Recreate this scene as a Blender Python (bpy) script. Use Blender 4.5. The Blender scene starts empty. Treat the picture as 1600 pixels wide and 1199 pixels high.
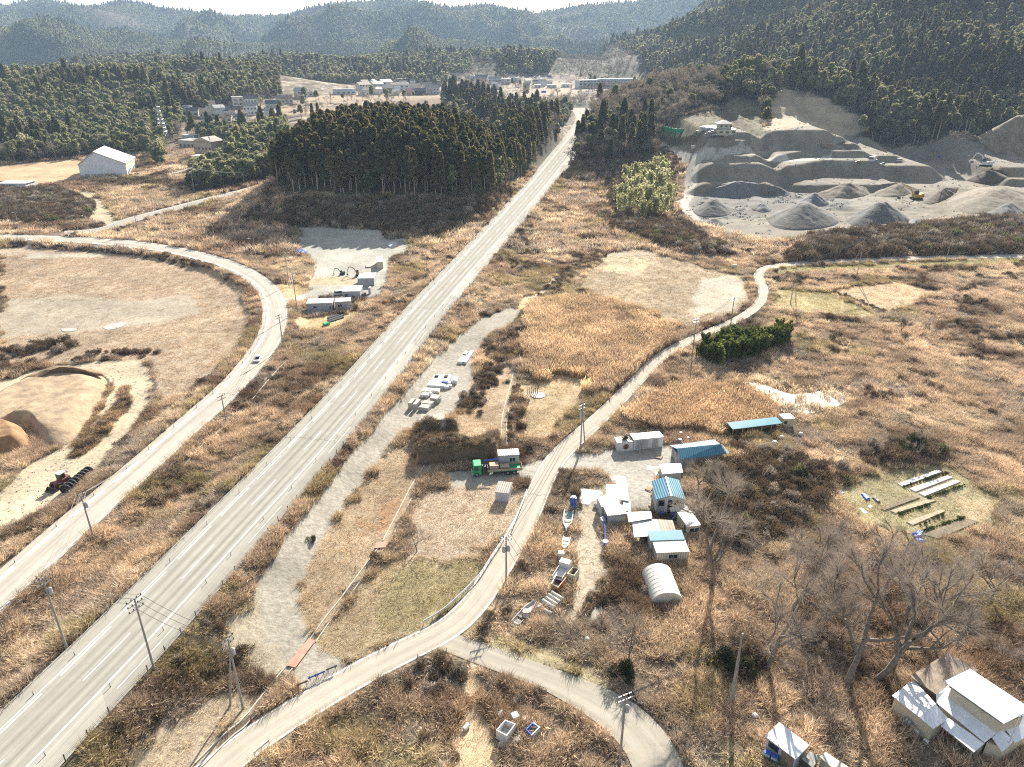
import bpy, math, random
import numpy as np
from mathutils import Vector
R = math.radians
random.seed(7); rng = np.random.default_rng(11)
sc = bpy.context.scene
COL = sc.collection
# ---------------------------------------------------------------- camera, world, sun, exposure
CAM_H, PITCH, FOC = 75.0, 24.7, 1110.0
cam_d = bpy.data.cameras.new("camera"); cam = bpy.data.objects.new("camera", cam_d); COL.objects.link(cam)
cam.location = (0, 0, CAM_H); cam.rotation_euler = (R(90 - PITCH), 0, 0)
cam_d.sensor_width = 36; cam_d.lens = FOC / 1600 * 36; cam_d.clip_start = 1; cam_d.clip_end = 30000
sc.camera = cam
SUN_EL, SUN_AZ = 27.5, 15.0          # azimuth to the right of the view direction (+Y)
w = bpy.data.worlds.new("World"); sc.world = w; w.use_nodes = True
nt = w.node_tree; nt.nodes.clear()
wo = nt.nodes.new('ShaderNodeOutputWorld'); bg = nt.nodes.new('ShaderNodeBackground')
sky = nt.nodes.new('ShaderNodeTexSky'); sky.sky_type = 'NISHITA'; sky.sun_disc = False
sky.sun_elevation = R(SUN_EL); sky.sun_rotation = R(SUN_AZ); sky.air_density = 1.0; sky.dust_density = 1.6; sky.altitude = 100
# thin winter cloud: a noise veil in the sky dome
geo = nt.nodes.new('ShaderNodeTexCoord'); mp = nt.nodes.new('ShaderNodeMapping'); mp.inputs['Scale'].default_value = (1.6, 1.6, 7)
cn = nt.nodes.new('ShaderNodeTexNoise'); cn.inputs['Scale'].default_value = 3.2; cn.inputs['Detail'].default_value = 7
cr = nt.nodes.new('ShaderNodeValToRGB'); cr.color_ramp.elements[0].position = .44; cr.color_ramp.elements[1].position = .62
mx = nt.nodes.new('ShaderNodeMixRGB'); mx.inputs['Color2'].default_value = (9.5, 9.3, 9.0, 1)
ml = nt.nodes.new('ShaderNodeMath'); ml.operation = 'MULTIPLY'; ml.inputs[1].default_value = .62
nt.links.new(geo.outputs['Generated'], mp.inputs['Vector']); nt.links.new(mp.outputs[0], cn.inputs['Vector'])
nt.links.new(cn.outputs['Fac'], cr.inputs['Fac']); nt.links.new(cr.outputs['Color'], ml.inputs[0]); nt.links.new(ml.outputs[0], mx.inputs['Fac'])
nt.links.new(sky.outputs[0], mx.inputs['Color1']); nt.links.new(mx.outputs[0], bg.inputs['Color'])
nt.links.new(bg.outputs[0], wo.inputs[0]); bg.inputs['Strength'].default_value = 0.05
sun_d = bpy.data.lights.new("sun", 'SUN'); sun = bpy.data.objects.new("sun", sun_d); COL.objects.link(sun)
sun_d.energy = 5.0; sun_d.angle = R(0.5); sun_d.color = (1.0, .93, .82)
sd = Vector((math.sin(R(SUN_AZ)) * math.cos(R(SUN_EL)), math.cos(R(SUN_AZ)) * math.cos(R(SUN_EL)), math.sin(R(SUN_EL))))
sun.rotation_euler = sd.to_track_quat('Z', 'Y').to_euler(); sun.location = (0, 0, 400)
vs = sc.view_settings; sc.display_settings.display_device = 'sRGB'
vs.view_transform = 'Standard'; vs.look = 'None'; vs.gamma = 1; vs.exposure = 1.6; vs.use_curve_mapping = False
sc.render.engine = 'CYCLES'
sc.cycles.max_bounces = 6; sc.cycles.diffuse_bounces = 2; sc.cycles.glossy_bounces = 2; sc.cycles.transmission_bounces = 4
sc.cycles.transparent_max_bounces = 6; sc.cycles.volume_bounces = 0; sc.cycles.use_denoising = False; sc.cycles.filter_width = 1.15
sc.cycles.caustics_reflective = False; sc.cycles.caustics_refractive = False

# ---------------------------------------------------------------- maths helpers
CT, ST = math.cos(R(PITCH)), math.sin(R(PITCH))
def ray(px, py):
    u = (px - 800) / FOC; v = (py - 599.5) / FOC
    return np.array((u, CT - v * ST, -(ST + v * CT)))
def PZ(px, py, z):
    """the point of the photograph's sight line that lies at height z"""
    d = ray(px, py); t = (z - CAM_H) / d[2]
    return Vector((d[0] * t, d[1] * t, z))
def ss(a, b, x):
    t = np.clip((np.asarray(x, float) - a) / (b - a), 0, 1); return t * t * (3 - 2 * t)
def _h(ix, iy, s):
    n = (ix.astype(np.int64) * 374761393 + iy.astype(np.int64) * 668265263 + s * 974711) & 0xffffffff
    n = ((n ^ (n >> 13)) * 1274126177) & 0xffffffff
    return ((n ^ (n >> 16)) & 0xffff) / 65535.0
def vn(x, y, s=0):
    x = np.asarray(x, float); y = np.asarray(y, float)
    ix = np.floor(x); iy = np.floor(y); fx = x - ix; fy = y - iy
    fx = fx * fx * (3 - 2 * fx); fy = fy * fy * (3 - 2 * fy)
    a = _h(ix, iy, s); b = _h(ix + 1, iy, s); c = _h(ix, iy + 1, s); d = _h(ix + 1, iy + 1, s)
    return (a + (b - a) * fx) * (1 - fy) + (c + (d - c) * fx) * fy
def fbm(x, y, s=0, o=4):
    r = 0; a = .5
    for k in range(o):
        r = r + a * vn(np.asarray(x) * 2 ** k, np.asarray(y) * 2 ** k, s + k); a *= .5
    return r / (1 - .5 ** o)
def ridged(x, y, s=0, o=4):
    r = 0; a = .5
    for k in range(o):
        r = r + a * (1 - np.abs(2 * vn(np.asarray(x) * 2 ** k, np.asarray(y) * 2 ** k, s + k) - 1)); a *= .5
    return r / (1 - .5 ** o)
def inpoly(x, y, P):
    P = np.asarray(P, float); x = np.asarray(x, float); y = np.asarray(y, float)
    r = np.zeros(x.shape, bool)
    bx = (x >= P[:, 0].min()) & (x <= P[:, 0].max()) & (y >= P[:, 1].min()) & (y <= P[:, 1].max())
    if not bx.any(): return r
    xx = x[bx]; yy = y[bx]; q = np.zeros(xx.shape, bool); n = len(P)
    for i in range(n):
        x0, y0 = P[i]; x1, y1 = P[(i + 1) % n]
        if y0 == y1: continue
        q ^= ((y0 > yy) != (y1 > yy)) & (xx < (x1 - x0) * (yy - y0) / (y1 - y0) + x0)
    r[bx] = q; return r
def polydist(x, y, L, vals=None, reach=1e9):
    """distance to an open polyline and the interpolated value there"""
    x = np.asarray(x, float); y = np.asarray(y, float); L = np.asarray(L, float)
    D = np.full(x.shape, 1e9); V = np.zeros(x.shape)
    m = (x > L[:, 0].min() - reach) & (x < L[:, 0].max() + reach) & (y > L[:, 1].min() - reach) & (y < L[:, 1].max() + reach)
    if not m.any(): return D, V
    xx = x[m]; yy = y[m]; d = np.full(xx.shape, 1e9); v = np.zeros(xx.shape)
    if xx.size < 3000:
        a = L[:-1]; e = L[1:] - a; l2 = (e ** 2).sum(1) + 1e-9; px = xx[:, None] - a[None, :, 0]; py = yy[:, None] - a[None, :, 1]
        t = np.clip((px * e[:, 0] + py * e[:, 1]) / l2, 0, 1); q = (px - t * e[:, 0]) ** 2 + (py - t * e[:, 1]) ** 2; i = q.argmin(1); r_ = np.arange(len(i)); D[m] = np.sqrt(q[r_, i])
        if vals is not None: va = np.asarray(vals, float); V[m] = va[i] + t[r_, i] * (va[i + 1] - va[i])
        return D, V
    for i in range(len(L) - 1):
        ax, ay = L[i]; bx, by = L[i + 1]; l2 = (bx - ax) ** 2 + (by - ay) ** 2 + 1e-9
        t = np.clip(((xx - ax) * (bx - ax) + (yy - ay) * (by - ay)) / l2, 0, 1)
        dd = np.hypot(xx - ax - t * (bx - ax), yy - ay - t * (by - ay)); k = dd < d
        d[k] = dd[k]
        if vals is not None: v[k] = (vals[i] + t * (vals[i + 1] - vals[i]))[k]
    D[m] = d; V[m] = v; return D, V

# ---------------------------------------------------------------- land form
def hb(x, y):                        # the valley floor, rising towards the village
    return 28 * ss(400, 1250, y)
ROADS = []                           # (polyline, grade, half width, shoulder reach)
def hray(f, px, py, tmax=9000):
    d = ray(px, py)
    t = np.geomspace(40, tmax, 420); t1 = tmax
    for step in range(3):
        g = t * d[2] + CAM_H - f(d[0] * t, d[1] * t); k = np.nonzero(g < 0)[0]
        if len(k) == 0: break
        i = max(k[0], 1); a, b = t[i - 1], t[i]; t1 = a + (b - a) * g[i - 1] / max(g[i - 1] - g[i], 1e-9) if g[i - 1] > 0 else a
        t = np.linspace(a, b, 40)
    return Vector((d[0] * t1, d[1] * t1, CAM_H + d[2] * t1))
def resample(P, n):
    P = np.asarray(P, float); s = np.r_[0, np.cumsum(np.hypot(*np.diff(P, axis=0).T))]
    q = np.linspace(0, s[-1], n); return np.c_[np.interp(q, s, P[:, 0]), np.interp(q, s, P[:, 1])]
def smooth(P, k=2):
    P = np.asarray(P, float)
    for _ in range(k):
        Q = [P[0]]
        for a, b in zip(P[:-1], P[1:]): Q += [a * .75 + b * .25, a * .25 + b * .75]
        P = np.array(Q + [P[-1]])
    return P
def road_edges(left, right, raise_, n, k=2):
    """pixel edge lists (same direction) -> world edges, mid line, grade"""
    f = lambda x, y: hb(x, y) + raise_
    L = np.array([hray(f, *p)[:2] for p in left]); Rr = np.array([hray(f, *p)[:2] for p in right])
    L = resample(smooth(L, k), n); Rr = resample(smooth(Rr, k), n * 3)
    D = np.hypot(L[:, None, 0] - Rr[None, :, 0], L[:, None, 1] - Rr[None, :, 1])
    M = (L + Rr[D.argmin(1)]) / 2; hw = D.min(1) / 2
    M = resample(smooth(M[::4], 2), n); q = np.linspace(0, n - 1, 9)
    med = np.array([np.median(hw[int(max(0, c - n / 12)):int(c + n / 12) + 1]) for c in q])
    hw = np.interp(np.arange(n), q, med) + (.35 if raise_ < .5 else 0)
    T = np.gradient(M, axis=0); T /= np.hypot(*T.T)[:, None]; N = np.c_[-T[:, 1], T[:, 0]]
    return M + N * hw[:, None], M - N * hw[:, None], M, hb(M[:, 0], M[:, 1]) + raise_, hw
RD = {}
def defroad(name, left, right, raise_, n, reach, k=2):
    L, Rr, M, g, hw = road_edges(left, right, raise_, n, k)
    RD[name] = (L, Rr, M, g, hw)
    ROADS.append((M, g, hw, reach))
HWL = [(-190,1300),(0,1115),(105,1016),(225,900),(400,732),(527,600),(620,495),(679,436),(750,362),(795,315),(860,240),(893,200),(900,186),(896,174),(886,168)]
HWR = [(-10,1300),(90,1199),(175,1107),(237,1045),(362,900),(445,800),(500,740),(575,650),(620,595),(720,462),(800,370),(857,300),(900,245),(925,215),(937,187),(931,176),(910,166),(898,162)]
defroad('highway', HWL, HWR, 2.6, 260, 7.5)
CVL = [(-170,1035),(0,890),(55,840),(125,782),(200,725),(262,669),(347,600),(385,550),(405,515),(412,487),(407,462),(390,440),(362,425),(300,405),(225,390),(125,381),(0,375),(-160,373)]
CVR = [(-140,1085),(0,960),(65,900),(150,822),(225,755),(297,687),(390,600),(420,565),(440,540),(451,512),(452,490),(447,465),(425,440),(400,424),(375,410),(312,392),(225,377),(125,370),(0,366),(-160,364)]
defroad('curved_road', CVL, CVR, 1.5, 200, 5.5)
LCL = [(110,1360),(215,1270),(310,1197),(400,1130),(487,1075),(560,1032),(630,998),(687,972),(712,955),(745,915),(775,865),(800,825),(820,780),(832,750),(850,712),(907,667),(960,620),(980,600),(1025,552),(1075,530),(1125,507),(1160,492),(1182,472),(1188,455),(1180,435),(1178,424),(1200,413),(1250,408),(1350,403),(1475,399),(1700,396)]
LCR = [(200,1362),(300,1275),(370,1197),(430,1150),(500,1112),(560,1075),(612,1045),(682,1015),(712,1012),(740,976),(765,945),(785,905),(808,868),(830,837),(852,780),(868,745),(892,708),(940,665),(995,605),(1050,550),(1100,525),(1170,497),(1197,472),(1201,455),(1193,438),(1190,428),(1208,418),(1260,413),(1350,409),(1475,404),(1700,401)]
defroad('local_road', LCL, LCR, .35, 240, 3.0)
BRL = [(700,990),(757,1010),(800,1025),(875,1052),(950,1082),(987,1100),(1025,1130),(1050,1165),(1068,1205),(1080,1260),(1088,1340)]
BRR = [(690,1012),(727,1027),(800,1055),(850,1072),(900,1100),(950,1135),(980,1170),(997,1205),(1008,1260),(1014,1340)]
defroad('branch_road', BRL, BRR, .33, 60, 2.5)
SDL = [(100,360),(150,362),(180,345),(250,328),(310,312),(370,298),(430,281)]
SDR = [(100,372),(160,370),(190,352),(260,333),(320,318),(380,303),(440,285)]
defroad('side_road', SDL, SDR, .4, 60, 3.0, 1)
# spur ridge behind the quarry: crest (x/y, y, z)
def crest(rows): return np.array([(a * d, d) for a, d, z in rows]), np.array([z for a, d, z in rows], float)
SPUR, SPZ = crest([(.09,560,24),(.13,610,36),(.166,650,46),(.22,680,55),(.295,690,60),(.36,690,60),(.43,665,50),(.503,640,37),(.566,630,29)])
SKY_A = np.array([-.9,-.72,-.67,-.63,-.585,-.53,-.485,-.44,-.35,-.31,-.24,-.205,-.125,-.09,-.035,.03,.063,.09,.18,.225,.4,.9])
SKY_Y = np.array([5,10,0,16,8,20,10,20,28,30,15,8,8,18,15,28,20,15,5,0,-30,-40])
QR = []                              # quarry risers: (x knots, y knots, dz, run, x0, x1, soft)
MND = []                             # low heaps kept as ground form: (cx, cy, rx, ry, h)
def natural(x, y):
    x = np.asarray(x, float); y = np.asarray(y, float)
    a = x / np.maximum(y, 20)
    h = hb(x, y) + 0.0
    # cedar hill
    q = ((x + 69) / 66) ** 4 + (np.where(y < 436, (y - 436) / 76, (y - 436) / 95)) ** 4
    h = h + 27 * np.exp(-q * .9) * (1 - .25 * ss(-60, 10, x))
    # wooded hills on the far left and behind
    h = h + 30 * np.exp(-(((x + 560) / 240) ** 2 + ((y - 930) / 170) ** 2))
    h = h + 26 * np.exp(-(((x + 420) / 150) ** 2 + ((y - 1150) / 120) ** 2))
    h = h + 10 * np.exp(-(((x + 170) / 60) ** 2 + ((y - 620) / 80) ** 2))
    h = h + 8 * np.exp(-(((x + 30) / 60) ** 2 + ((y - 700) / 90) ** 2))
    h = h + 12 * np.exp(-(((x + 90) / 70) ** 2 + ((y - 930) / 50) ** 2))
    # middle ridge
    cy = 1650 + 160 * (fbm(x / 400, x * 0, 5, 2) - .5)
    am = (40 + 26 * (fbm(x / 260, x * 0 + 3, 9, 3) - .5)) * ss(-.7, -.5, a) * (1 - ss(.5, .7, a))
    h = h + am * np.exp(-((y - cy) / 210) ** 2) * (.75 + .5 * fbm(x / 120, y / 120, 21, 3))
    # quarry terraces
    for (xk, yk, dz, run, x0, x1, s, fall) in QR:
        yb = np.interp(x, xk, yk) + (fbm(x / 16, x * 0 + dz * 7, 55, 3) - .5) * (9 if dz > 6 else (3 if fall > 1e6 else .6))
        h = h + dz * ss(0, run, y - yb) * ss(x0 - s, x0 + s, x) * (1 - ss(x1 - s, x1 + s, x)) * (1 - ss(720, 900, y)) * (1 - ss(run + 1.5, run + fall, y - yb))
    qm = ss(338, 362, y) * (1 - ss(452, 474, y)) * ss(108, 128, x) * ss(-.02, .03, x / np.maximum(y, 20) - .24); h = h + qm * (2.6 * (ridged(x / 30, y / 22, 87, 3) - .55) + 1.0 * (fbm(x / 6, y / 6, 88, 3) - .5))
    for (cx, cyy, rx, ry, hh) in MND:
        r = np.sqrt(((x - cx) / rx) ** 2 + ((y - cyy) / ry) ** 2)
        h = h + hh * np.clip(1 - r, 0, 1) ** 1.0 * ss(0, .08, 1 - r)
    # spur
    d, z = polydist(x, y, SPUR, SPZ, 160)
    base = np.minimum(h, z); h = np.maximum(h, base + (z - base) * np.exp(-(d / 62) ** 2.2) + 2.5 * (fbm(x / 22, y / 22, 3, 3) - .5) * ss(120, 30, d))
    cut = ss(196, 206, x) * (1 - ss(322, 334, x)) * ss(588, 596, y) * (1 - ss(690, 700, y)); hq = np.floor(h / 5.5) * 5.5 + 5.5 * ss(.0, .62, h / 5.5 - np.floor(h / 5.5)); h = h + cut * (hq - h)
    # the big mountain on the right
    foot = np.interp(a, [.08, .15, .3, .45, .55, .62, .7, .9], [1500, 1300, 900, 720, 640, 600, 560, 520])
    sl = np.clip(.12 + .5 * (a - .16), .07, .31)
    mtn = 30 + sl * (y - foot) * (1 - .35 * ss(900, 2400, y - foot)) + 80 * ss(0, 300, y - foot) * (ridged((x + .35 * y) / 290, (y - .2 * x) / 620, 31, 3) - .62)
    mtn = np.where(y > foot, mtn, 0) * ss(.07, .13, a) * (1 - ss(2100, 2900, y))
    k = ss(-30, 120, y - foot) * ss(.07, .13, a)
    h = np.where(mtn > 0, np.maximum(h, h * (1 - k) + np.maximum(mtn, h) * k), h)
    # far ranges
    sky_e = (89 - np.interp(a, SKY_A, SKY_Y)) / FOC / 1.09
    for (d0, dc, f, s, ofs) in ((2050, 2900, .50, 41, .9), (2500, 4300, 1.0, 47, .0)):
        H = CAM_H - 4 + dc * sky_e * f - 22
        H = H * (1 + (0.10 if f < 1 else .03) * (fbm(a * 9 + ofs * 7, a * 0, s, 4) - .5) * 2)
        if f < 1: H = H * (.85 + .3 * ss(-.35, -.6, a))
        u = np.clip((y - d0) / (dc - d0), 0, 1.6)
        prof = np.where(u < 1, u ** 1.15, 1 - .8 * (u - 1))
        sp = ridged((x + 90 * fbm(x / 600, y / 600, s + 9, 2)) / 520, y / 1300, s + 3, 3) - .58
        m = H * prof + 280 * sp * ss(0, .35, u) * (1 - ss(.5, .95, u)) + 40 * sp * (1 - ss(.9, 1.1, u)) * ss(0, .3, u)
        h = np.maximum(h, np.where(y > d0, m, -50))
    return h
def Hs(x, y):
    x = np.asarray(x, float); y = np.asarray(y, float)
    h = natural(x, y)
    for (M, g, hw, reach) in ROADS:
        h0 = float(hw.mean())
        d, z = polydist(x, y, M, g, h0 + reach + 8)
        h1 = np.interp(y, M[np.argsort(M[:, 1]), 1], hw[np.argsort(M[:, 1])])
        k = 1 - ss(0, reach, d - h1 - .6); h = h * (1 - k) + z * k
    return h
def G(px, py):
    return hray(Hs, px, py)
def gz(x, y): return float(Hs(np.array([x]), np.array([y]))[0])
def gpoly(P): return [G(*p)[:2] for p in P]
def top_of(base, py, px=None):
    """height of a thing standing at BASE whose tip lies on pixel row py"""
    d = ray(800, py); return CAM_H + base.y * d[2] / d[1] - base.z
# quarry terraces from the photograph's riser rows
def riser(x0, x1, yb, yt, s=10, fall=1e9, slope=1.0):
    xm = (x0 + x1) / 2; b0 = G(xm, yb); d = ray(xm, yt); r = -d[1] / d[2]
    dz = max(.8, ((CAM_H - b0.z) * r - b0.y) / (r + slope)); run = dz * slope
    pts = [G(x0 + (x1 - x0) * t, yb) for t in (0, .25, .5, .75, 1)]
    QR.append(([p.x for p in pts], [p.y for p in pts], dz, run, pts[0].x, pts[-1].x, s, fall))
for a in [(1085,1225,306,288,9),(1095,1475,284,259,9),(1092,1412,254,244,5),(1105,1345,241,232,4),(1105,1322,231,221,4),(1235,1420,300,290,5),(1040,1300,219,208,5)]: riser(*a)
for a in [(1417,1520,244,234,4),(1495,1552,257,240,4),(1575,1660,292,280,5),(1560,1660,276,262,5)]: riser(*a)
for a in [(645,716,692,672,.6,14),(652,778,724,694,.6,18)]: riser(*a, .35)
# ---------------------------------------------------------------- materials
MATS = {}
def newmat(name):
    m = bpy.data.materials.new(name); m.use_nodes = True; n = m.node_tree.nodes; n.clear()
    o = n.new('ShaderNodeOutputMaterial'); return m, n, m.node_tree.links, o
def pmat(name, col, rough=.7, var=.18, scale=1.2, metal=0, bump=0, corr=None, streak=None, spec=.4, alpha=None):
    """painted / weathered surface: base colour with procedural wear; corr = (axis, pitch) for ribbed sheets"""
    if name in MATS: return MATS[name]
    m, n, l, o = newmat(name); b = n.new('ShaderNodeBsdfPrincipled'); l.new(b.outputs[0], o.inputs[0])
    b.inputs['Roughness'].default_value = rough; b.inputs['Metallic'].default_value = metal; b.inputs['Specular IOR Level'].default_value = spec
    tc = n.new('ShaderNodeTexCoord'); t = n.new('ShaderNodeTexNoise'); t.inputs['Scale'].default_value = scale; t.inputs['Detail'].default_value = 8; t.inputs['Roughness'].default_value = .65
    mpn = n.new('ShaderNodeMapping'); l.new(tc.outputs['Object'], mpn.inputs[0])
    if streak: mpn.inputs['Scale'].default_value = streak
    l.new(mpn.outputs[0], t.inputs['Vector'])
    r = n.new('ShaderNodeValToRGB'); l.new(t.outputs['Fac'], r.inputs[0])
    c = np.array(col); d = c * (1 - 1.6 * var); e = np.minimum(c * (1 + .7 * var), .95)
    r.color_ramp.elements[0].position = .3; r.color_ramp.elements[1].position = .68
    r.color_ramp.elements[0].color = (*d, 1); r.color_ramp.elements[1].color = (*e, 1)
    l.new(r.outputs[0], b.inputs['Base Color'])
    if corr:
        rw = n.new('ShaderNodeMixRGB'); rw.blend_type = 'MULTIPLY'; rw.inputs[0].default_value = .38  # shading of the rib grooves, multiplied into the base colour
        wv = n.new('ShaderNodeTexWave'); wv.wave_type = 'BANDS'; wv.bands_direction = corr[0]; wv.inputs['Scale'].default_value = .314 / corr[1]
        l.new(tc.outputs['Object'], wv.inputs['Vector']); bp = n.new('ShaderNodeBump'); bp.inputs['Strength'].default_value = .55; bp.inputs['Distance'].default_value = .05
        l.new(wv.outputs['Fac'], bp.inputs['Height']); l.new(bp.outputs[0], b.inputs['Normal']); l.new(r.outputs[0], rw.inputs[1]); l.new(wv.outputs['Fac'], rw.inputs[2]); l.new(rw.outputs[0], b.inputs['Base Color'])
    elif bump:
        bp = n.new('ShaderNodeBump'); bp.inputs['Strength'].default_value = .6; bp.inputs['Distance'].default_value = bump
        l.new(t.outputs['Fac'], bp.inputs['Height']); l.new(bp.outputs[0], b.inputs['Normal'])
    MATS[name] = m; return m
def leafmat(name, cols, trans=.35, rand=.5, tint=False, rough=.6):
    m, n, l, o = newmat(name); df = n.new('ShaderNodeBsdfDiffuse'); tr = n.new('ShaderNodeBsdfTranslucent'); mxs = n.new('ShaderNodeMixShader'); mxs.inputs[0].default_value = trans
    oi = n.new('ShaderNodeObjectInfo'); r = n.new('ShaderNodeValToRGB'); l.new(oi.outputs['Random'], r.inputs[0])
    k = len(cols)
    while len(r.color_ramp.elements) < k: r.color_ramp.elements.new(.5)
    for i, c in enumerate(cols): r.color_ramp.elements[i].position = i / max(k - 1, 1); r.color_ramp.elements[i].color = (*c, 1)
    out = r.outputs[0]
    if tint:
        at = n.new('ShaderNodeAttribute'); at.attribute_type = 'INSTANCER'; at.attribute_name = 'tint'
        mm = n.new('ShaderNodeMixRGB'); mm.blend_type = 'MULTIPLY'; mm.inputs[0].default_value = 1
        l.new(out, mm.inputs[1]); l.new(at.outputs['Color'], mm.inputs[2]); out = mm.outputs[0]
    va = n.new('ShaderNodeAttribute'); va.attribute_name = 'shade'
    m2 = n.new('ShaderNodeMixRGB'); m2.blend_type = 'MULTIPLY'; m2.inputs[0].default_value = 1; l.new(out, m2.inputs[1]); l.new(va.outputs['Color'], m2.inputs[2])
    l.new(m2.outputs[0], df.inputs[0]); l.new(m2.outputs[0], tr.inputs[0]); l.new(df.outputs[0], mxs.inputs[1]); l.new(tr.outputs[0], mxs.inputs[2]); l.new(mxs.outputs[0], o.inputs[0])
    MATS[name] = m; return m
# ---------------------------------------------------------------- mesh and object helpers
def tag(o, label=None, cat=None, group=None, kind=None):
    for k, v in (('label', label), ('category', cat), ('group', group), ('kind', kind)):
        if v: o[k] = v
    return o
def mesh_obj(name, V, F, m, parent=None, smooth_=False):
    me = bpy.data.meshes.new(name); me.from_pydata([tuple(v) for v in V], [], F); me.update()
    if smooth_: me.polygons.foreach_set('use_smooth', [True] * len(me.polygons))
    o = bpy.data.objects.new(name, me); COL.objects.link(o)
    if m: me.materials.append(m)
    if parent: o.parent = parent
    return o
def fastmesh(name, V, Q, m):
    """numpy quads"""
    me = bpy.data.meshes.new(name); me.vertices.add(len(V)); me.vertices.foreach_set('co', np.asarray(V, np.float32).ravel())
    k = Q.shape[1]; me.loops.add(Q.size); me.loops.foreach_set('vertex_index', Q.astype(np.int32).ravel())
    me.polygons.add(len(Q)); me.polygons.foreach_set('loop_start', np.arange(0, Q.size, k, dtype=np.int32)); me.polygons.foreach_set('loop_total', np.full(len(Q), k, np.int32))
    me.update(calc_edges=True); me.validate()
    if m: me.materials.append(m)
    return me
def gridquads(nr, nc):
    i = np.arange(nr - 1)[:, None] * nc + np.arange(nc - 1)[None]; i = i.ravel(); return np.c_[i, i + 1, i + nc + 1, i + nc]
def link(name, me, parent=None):
    o = bpy.data.objects.new(name, me); COL.objects.link(o)
    if parent: o.parent = parent
    return o
# ---------------------------------------------------------------- ground cover zones  (colour, density, kind, height)
ZN = []
def inflate(P, k):
    a = np.roll(P, -1, 0) - np.roll(P, 1, 0); a /= np.hypot(*a.T)[:, None] + 1e-9; N = np.c_[a[:, 1], -a[:, 0]]
    if (P[:, 0] * np.roll(P[:, 1], -1) - np.roll(P[:, 0], -1) * P[:, 1]).sum() < 0: N = -N
    return P + N * k
def zone(P, col, dens=0., kind='short', hs=1., var=.25, jit=1.0):
    ZN.append((inflate(np.array(gpoly(P)), .9 if dens == 0 and jit <= .4 else 0), np.array(col), dens, kind, hs, var, jit))
GREY = (.34, .325, .28); STRAW = (.47, .35, .225)
zone([(0,385),(130,387),(260,400),(340,422),(385,452),(393,490),(378,540),(300,610),(250,640),(235,570),(150,560),(0,570)], (.37,.295,.215), .42, 'short')
zone([(0,470),(120,462),(220,470),(300,462),(310,490),(220,512),(0,528)], (.355,.31,.24), .06, 'short')
zone([(40,397),(160,397),(166,402),(40,402)], (.45,.41,.33), .05)
zone([(0,600),(60,578),(150,566),(215,566),(233,590),(226,640),(190,690),(130,750),(60,800),(0,832),(0,770),(60,720),(120,690),(160,650),(185,605),(170,585),(120,580),(40,592),(0,614)], (.47,.40,.285), 0, 'short', jit=.3)
zone([(194,606),(203,603),(205,625),(188,656),(153,693),(116,718),(110,714),(133,690),(163,655),(184,630)], (.27,.205,.135), 1., 'dry', .7, .4, .3)
zone([(150,612),(172,600),(180,606),(160,640),(138,676),(120,700),(112,698),(135,660)], (.27,.205,.135), .9, 'dry', .6, .4, .3)
zone([(830,480),(930,465),(1000,490),(1060,515),(1055,540),(985,590),(930,620),(870,615),(815,580)], (.245,.188,.13), 1.5, 'reed', .9, .5, 1.8)
zone([(950,395),(1000,388),(1080,413),(1160,430),(1175,460),(1150,490),(1080,515),(1000,490),(940,465),(900,450)], (.36,.295,.205), .45, 'short')
zone([(1090,440),(1150,428),(1168,458),(1140,487),(1075,492)], (.42,.38,.30), .06)
zone([(940,400),(970,395),(1020,410),(1000,430),(950,425)], (.46,.40,.27), .25)
zone([(985,655),(1050,602),(1160,598),(1250,640),(1190,660),(1130,672),(1060,682),(1005,676)], (.24,.178,.118), 1.3, 'reed', .9, .5, 1.8)
zone([(1310,450),(1400,440),(1470,455),(1388,487),(1375,487),(1290,457)], (.50,.39,.26), .5, 'short', .8)
zone([(1215,450),(1288,456),(1372,491),(1340,500),(1240,485),(1200,470)], (.37,.32,.17), .6, 'short', .9)
zone([(1205,418),(1600,402),(1600,412),(1300,422),(1208,432)], (.32,.29,.14), .6, 'short', .8)
zone([(1310,755),(1400,730),(1470,722),(1500,748),(1572,790),(1532,827),(1430,852),(1380,832),(1335,805)], (.37,.335,.205), .55, 'short', .6)
zone([(1480,770),(1530,785),(1560,792),(1530,815),(1500,800)], (.48,.38,.25), .3, 'short', .7)
zone([(460,900),(520,815),(610,700),(640,672),(700,668),(785,690),(700,730),(650,760),(610,840),(560,900),(495,990),(470,975)], (.355,.28,.19), .42, 'short', .8)
zone([(596,792),(622,775),(628,790),(612,820),(592,830)], (.35,.22,.13), .25, 'short', .6)
zone([(630,668),(660,672),(665,720),(640,735),(648,700)], (.36,.24,.15), .25, 'short', .6)
zone([(505,985),(590,880),(640,860),(640,990),(560,1030),(500,1020)], (.335,.272,.175), .5, 'short', .8)
zone([(640,872),(760,868),(748,912),(700,955),(640,988),(592,990),(600,930)], (.275,.24,.14), .6, 'short', .8)
zone([(650,780),(760,752),(830,765),(808,825),(775,862),(635,872)], (.39,.325,.25), .5, 'short', .8)
zone([(735,590),(785,560),(800,580),(790,690),(720,690),(695,662),(730,622)], (.41,.315,.215), .3, 'short', .7)
zone([(808,605),(870,582),(930,590),(915,625),(850,680),(810,692)], (.45,.35,.22), .32, 'short', .8)
zone([(800,485),(872,423),(885,430),(812,498),(770,505)], (.44,.37,.26), .12, 'short', .8)
GT = [(407,925),(420,897),(450,850),(500,787),(550,720),(612,645),(650,607),(650,597),(707,540),(750,500),(800,482),(812,488),(803,505),(762,520),(738,560),(735,590),(722,620),(705,650),(690,662),(650,664),(625,672),(600,697),(550,762),(512,817),(470,887),(456,925),(463,970),(483,1005),(530,1042),(515,1060),(480,1068),(430,1025),(400,985)]
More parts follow.
